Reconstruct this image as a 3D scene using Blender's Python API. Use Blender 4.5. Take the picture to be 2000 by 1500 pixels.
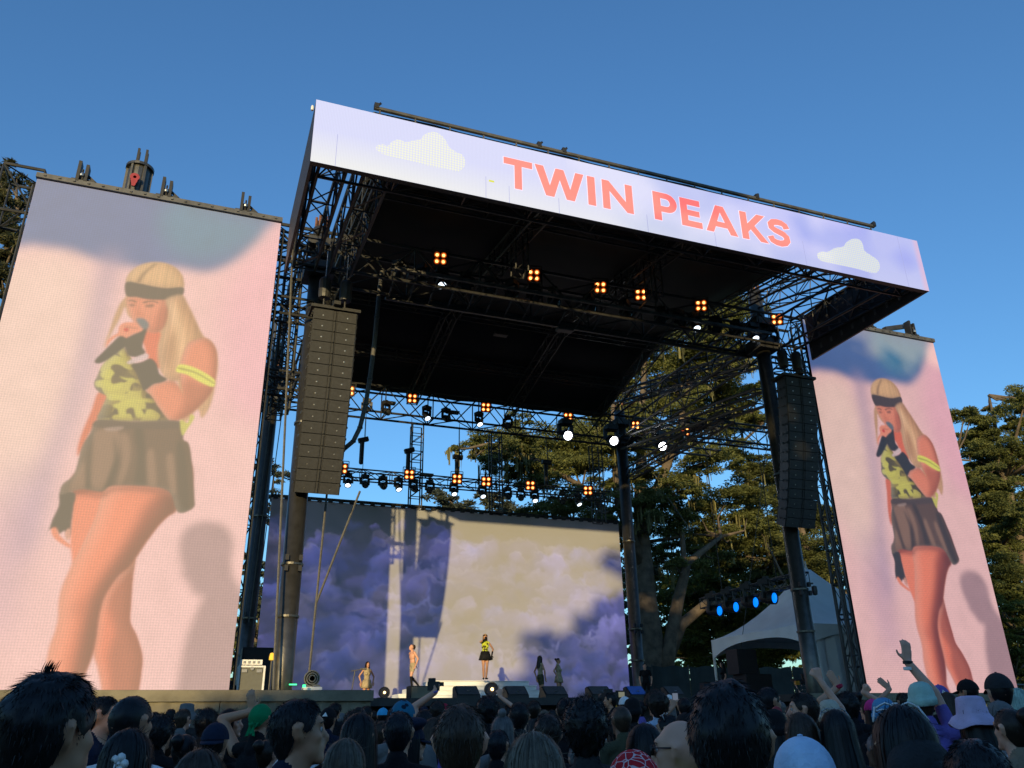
import bpy, bmesh, math, random
import numpy as np
from mathutils import Vector, Matrix
R = math.radians
sc = bpy.context.scene
for o in list(bpy.data.objects): bpy.data.objects.remove(o)
COL = sc.collection

# ---------------------------------------------------------------- camera
CAM = Vector((0, 0, 1.65))
PITCH, ROLL, YAW = .4041, .0184, .3672
fw = Vector((math.sin(YAW)*math.cos(PITCH), math.cos(YAW)*math.cos(PITCH), math.sin(PITCH)))
r0 = Vector((math.cos(YAW), -math.sin(YAW), 0)); u0 = r0.cross(fw)
rt = r0*math.cos(ROLL) - u0*math.sin(ROLL); up = r0*math.sin(ROLL) + u0*math.cos(ROLL)
cd = bpy.data.cameras.new('camera'); cam = bpy.data.objects.new('camera', cd); COL.objects.link(cam)
cam.matrix_world = Matrix(((rt.x, up.x, -fw.x, CAM.x), (rt.y, up.y, -fw.y, CAM.y), (rt.z, up.z, -fw.z, CAM.z), (0, 0, 0, 1)))
cd.sensor_width = 36; cd.lens = 1592.67/2000*36; cd.clip_start = .05; cd.clip_end = 3000
sc.camera = cam

# ---------------------------------------------------------------- world, sun, exposure
SUN_EL, SUN_AZ = R(9.4), R(206.9)           # low evening sun behind the audience, to its left
w = bpy.data.worlds.new('World'); sc.world = w; w.use_nodes = True
nt = w.node_tree; bgn = nt.nodes['Background']
sky = nt.nodes.new('ShaderNodeTexSky'); sky.sky_type = 'NISHITA'; sky.sun_disc = False
sky.sun_elevation = SUN_EL; sky.sun_rotation = SUN_AZ; sky.air_density = 1.25; sky.dust_density = .5; sky.ozone_density = 2.2
wb = nt.nodes.new('ShaderNodeMix'); wb.data_type = 'RGBA'; wb.blend_type = 'MULTIPLY'; wb.inputs[0].default_value = 1; wb.inputs[7].default_value = (.66, 1.10, 1.60, 1)   # the phone's cool white balance, the same all over the sky
nt.links.new(sky.outputs[0], wb.inputs[6]); nt.links.new(wb.outputs[2], bgn.inputs[0]); bgn.inputs[1].default_value = .15
sl = bpy.data.lights.new('sun', 'SUN'); sl.energy = 4.8; sl.angle = R(.5); sl.color = (1, .76, .38)
sun = bpy.data.objects.new('sun', sl); COL.objects.link(sun)
TOSUN = Vector((math.sin(SUN_AZ)*math.cos(SUN_EL), math.cos(SUN_AZ)*math.cos(SUN_EL), math.sin(SUN_EL)))
sun.rotation_euler = (-TOSUN).to_track_quat('-Z', 'Y').to_euler(); sun.location = TOSUN*150
vs = sc.view_settings; vs.view_transform = 'Standard'; vs.look = 'None'; vs.exposure = 0.0; vs.gamma = 1; vs.use_curve_mapping = False
sc.cycles.max_bounces = 5; sc.cycles.diffuse_bounces = 2; sc.cycles.glossy_bounces = 2; sc.cycles.transparent_max_bounces = 8

# ---------------------------------------------------------------- helpers
class MB:
    def __init__(s): s.v = []; s.f = []; s.m = []
    def add(s, vs_, fs, mi=0):
        b = len(s.v); s.v += [tuple(p) for p in vs_]; s.f += [tuple(b+i for i in f) for f in fs]; s.m += [mi]*len(fs)
    def box(s, c, d, M=None, mi=0):
        c = Vector(c); P = []
        for x, y, z in ((-1,-1,-1),(1,-1,-1),(1,1,-1),(-1,1,-1),(-1,-1,1),(1,-1,1),(1,1,1),(-1,1,1)):
            q = Vector((x*d[0]/2, y*d[1]/2, z*d[2]/2))
            if M is not None: q = M @ q
            P.append(c+q)
        s.add(P, ((0,3,2,1),(4,5,6,7),(0,1,5,4),(1,2,6,5),(2,3,7,6),(3,0,4,7)), mi)
    def bar(s, p, q, a, b=None, mi=0, upv=(0,0,1)):          # rectangular beam from p to q
        p = Vector(p); q = Vector(q); b = b or a
        d = (q-p); L = d.length
        if L < 1e-6: return
        d /= L; u = Vector(upv)
        if abs(d.dot(u)) > .98: u = Vector((1,0,0))
        x = d.cross(u).normalized(); z = x.cross(d)
        M = Matrix((x, d, z)).transposed()
        s.box((p+q)/2, (a, L, b), M, mi)
    def tube(s, p, q, r, n=6, r2=None, mi=0, cap=True):
        p = Vector(p); q = Vector(q); r2 = r if r2 is None else r2
        d = q-p
        if d.length < 1e-6: return
        d.normalize(); u = Vector((0,0,1)) if abs(d.z) < .95 else Vector((1,0,0))
        x = d.cross(u).normalized(); y = d.cross(x)
        P = []
        for c, rr in ((p, r), (q, r2)):
            for i in range(n):
                a = 2*math.pi*i/n; P.append(c+(x*math.cos(a)+y*math.sin(a))*rr)
        F = [(i, (i+1) % n, n+(i+1) % n, n+i) for i in range(n)]
        if cap: F += [tuple(range(n-1, -1, -1)), tuple(range(n, 2*n))]
        s.add(P, F, mi)
    def path(s, pts, rs, n=6, mi=0):                          # bent tube, closed ends
        pts = [Vector(p) for p in pts]; k = len(pts)
        if not hasattr(rs, '__len__'): rs = [rs]*k
        P = []; x = None
        for i, p in enumerate(pts):
            d = (pts[min(i+1, k-1)]-pts[max(i-1, 0)]).normalized()
            if x is None:
                u = Vector((0,0,1)) if abs(d.z) < .9 else Vector((1,0,0)); x = d.cross(u).normalized()
            else:
                x = (x-d*x.dot(d)).normalized()
            y = d.cross(x)
            for j in range(n):
                a = 2*math.pi*j/n; P.append(p+(x*math.cos(a)+y*math.sin(a))*rs[i])
        F = [(i*n+j, i*n+(j+1) % n, (i+1)*n+(j+1) % n, (i+1)*n+j) for i in range(k-1) for j in range(n)]
        F += [tuple(range(n-1, -1, -1)), tuple(range((k-1)*n, k*n))]
        s.add(P, F, mi)
    def lathe(s, prof, c=(0,0,0), M=None, n=16, mi=0):        # prof: (radius, height) pairs
        c = Vector(c); P = []
        for r, z in prof:
            for i in range(n):
                a = 2*math.pi*i/n; q = Vector((r*math.cos(a), r*math.sin(a), z))
                if M is not None: q = M @ q
                P.append(c+q)
        k = len(prof)
        F = [(i*n+j, i*n+(j+1) % n, (i+1)*n+(j+1) % n, (i+1)*n+j) for i in range(k-1) for j in range(n)]
        if prof[0][0] > 1e-4: F.append(tuple(range(n-1, -1, -1)))
        if prof[-1][0] > 1e-4: F.append(tuple(range((k-1)*n, k*n)))
        s.add(P, F, mi)
    def prism(s, poly, o, ux, uy, t, mi=0):                   # flat outline given thickness t along ux x uy
        o = Vector(o); ux = Vector(ux); uy = Vector(uy); nn = ux.cross(uy).normalized()*t; n = len(poly)
        P = [o+ux*a+uy*b for a, b in poly]; P += [p+nn for p in P]
        F = [tuple(range(n-1, -1, -1)), tuple(range(n, 2*n))]+[(i, (i+1) % n, n+(i+1) % n, n+i) for i in range(n)]
        s.add(P, F, mi)
    def build(s, name, mats, parent=None, smooth=False, kind=None):
        off = world_loc(parent)
        me = bpy.data.meshes.new(name)
        me.from_pydata([(p[0]-off[0], p[1]-off[1], p[2]-off[2]) for p in s.v], [], s.f)
        if not isinstance(mats, (list, tuple)): mats = [mats]
        for m in mats: me.materials.append(m)
        if len(mats) > 1: me.polygons.foreach_set('material_index', s.m)
        if smooth: me.polygons.foreach_set('use_smooth', [True]*len(me.polygons))
        me.update()
        o = bpy.data.objects.new(name, me); COL.objects.link(o)
        if parent: o.parent = parent
        if kind: o['kind'] = kind
        return o

def world_loc(p):
    x = Vector((0,0,0))
    while p is not None: x = x+p.location; p = p.parent
    return x
def tag(o, label=None, cat=None, group=None, kind=None):
    if label: o['label'] = label
    if cat: o['category'] = cat
    if group: o['group'] = group
    if kind: o['kind'] = kind
    return o
def thing(name, label, cat, loc=(0,0,0), group=None):
    o = bpy.data.objects.new(name, None); COL.objects.link(o); o.location = loc; o.empty_display_size = .2
    return tag(o, label, cat, group)
def copy_tree(o, parent=None):
    c = o.copy(); COL.objects.link(c); c.parent = parent
    for ch in o.children: copy_tree(ch, c)
    return c
def mesh_np(name, V, F, mats, parent=None, mi=None, smooth=False, kind=None):
    me = bpy.data.meshes.new(name); n, k = F.shape
    me.vertices.add(len(V)); me.vertices.foreach_set('co', np.ascontiguousarray(V, np.float32).ravel())
    me.loops.add(n*k); me.loops.foreach_set('vertex_index', np.ascontiguousarray(F, np.int32).ravel())
    me.polygons.add(n); me.polygons.foreach_set('loop_start', np.arange(0, n*k, k, dtype=np.int32))
    if not isinstance(mats, (list, tuple)): mats = [mats]
    for m in mats: me.materials.append(m)
    if mi is not None: me.polygons.foreach_set('material_index', np.asarray(mi, np.int32))
    if smooth: me.polygons.foreach_set('use_smooth', np.ones(n, bool))
    me.update(calc_edges=True); me.validate()
    o = bpy.data.objects.new(name, me); COL.objects.link(o)
    if parent: o.parent = parent
    if kind: o['kind'] = kind
    return o

def lin(c):
    return tuple(((x/255)/12.92 if x/255 <= .04045 else ((x/255+.055)/1.055)**2.4) for x in c)
MATS = {}
def mat(name, col, rough=.6, metal=0., var=.25, scale=6., bump=0., bscale=40., emit=None, estr=0., spec=.5, island=0.):
    if name in MATS: return MATS[name]
    m = bpy.data.materials.new(name); m.use_nodes = True; t = m.node_tree; b = t.nodes['Principled BSDF']
    b.inputs['Roughness'].default_value = rough; b.inputs['Metallic'].default_value = metal; b.inputs['Specular IOR Level'].default_value = spec
    tc = t.nodes.new('ShaderNodeTexCoord'); nz = t.nodes.new('ShaderNodeTexNoise'); nz.inputs['Scale'].default_value = scale; nz.inputs['Detail'].default_value = 5
    t.links.new(tc.outputs['Object'], nz.inputs['Vector'])
    mr = t.nodes.new('ShaderNodeMapRange'); mr.inputs['From Min'].default_value = .3; mr.inputs['From Max'].default_value = .7
    mr.inputs['To Min'].default_value = 1-var; mr.inputs['To Max'].default_value = 1+var
    t.links.new(nz.outputs['Fac'], mr.inputs['Value'])
    fac = mr.outputs['Result']
    if island:
        g = t.nodes.new('ShaderNodeNewGeometry'); m2 = t.nodes.new('ShaderNodeMapRange'); m2.inputs['To Min'].default_value = 1-island; m2.inputs['To Max'].default_value = 1+island
        t.links.new(g.outputs['Random Per Island'], m2.inputs['Value'])
        mu = t.nodes.new('ShaderNodeMath'); mu.operation = 'MULTIPLY'; t.links.new(fac, mu.inputs[0]); t.links.new(m2.outputs['Result'], mu.inputs[1]); fac = mu.outputs[0]
    hs = t.nodes.new('ShaderNodeHueSaturation'); hs.inputs['Color'].default_value = (*col, 1); t.links.new(fac, hs.inputs['Value'])
    t.links.new(hs.outputs['Color'], b.inputs['Base Color'])
    if bump:
        n2 = t.nodes.new('ShaderNodeTexNoise'); n2.inputs['Scale'].default_value = bscale; n2.inputs['Detail'].default_value = 4; t.links.new(tc.outputs['Object'], n2.inputs['Vector'])
        bp = t.nodes.new('ShaderNodeBump'); bp.inputs['Strength'].default_value = bump; bp.inputs['Distance'].default_value = .02
        t.links.new(n2.outputs['Fac'], bp.inputs['Height']); t.links.new(bp.outputs['Normal'], b.inputs['Normal'])
    if emit:
        b.inputs['Emission Color'].default_value = (*emit, 1); b.inputs['Emission Strength'].default_value = estr
    MATS[name] = m
    return m

M_TRUSS = mat('black_truss_paint', (.045,.045,.045), .5, .2, .35, 3)
M_RAIL = mat('dark_grey_rail', (.09,.088,.085), .55, .2, .3, 4)
M_MAST = mat('satin_mast_metal', (.10,.094,.082), .36, .7, .2, 5, .12, 18)
M_SHEET = mat('black_roof_sheet', (.009,.0095,.011), .85, 0, .4, .7, .2, 3)
M_BLACK = mat('matt_black', (.014,.014,.015), .6, 0, .3, 8)
M_BLACKG = mat('black_plastic', (.016,.016,.017), .5, 0, .2, 10)
M_GRILLE = mat('speaker_grille', (.05,.05,.05), .8, 0, .15, 14, .25, 300, spec=.15)
M_CABLE = mat('grey_cable', (.1,.095,.085), .6, 0, .25, 12)
M_STEEL = mat('bright_steel', (.45,.44,.42), .35, .9, .15, 20)
M_RED = mat('red_paint', (.28,.015,.02), .5)
M_WHITE = mat('white_paint', (.78,.77,.74), .5, 0, .06)
M_DRAPE = mat('dark_stage_drape', (.2,.178,.125), .9, 0, .25, 2, .4, 60)
M_DECK = mat('black_deck_ply', (.03,.03,.03), .6, 0, .3, 3)
def glow(name, c, s, base=(.02,.02,.02)):
    return mat(name, base, .4, 0, .05, emit=c, estr=s)
M_AMBER = glow('amber_lamp', (1,.40,.10), 4.5)
M_LWHITE = glow('cold_white_lamp', (.75,.88,1), 3.2)
M_LHOT = glow('bright_white_lamp', (.92,.95,1), 30)
M_LBLUE = glow('blue_lamp', (.0,.15,.8), 2.0)
M_GREEN = glow('green_led', (.05,1,.3), 2.5)
M_HAL = glow('tungsten_lamp', (1,.6,.25), 6)
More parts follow.
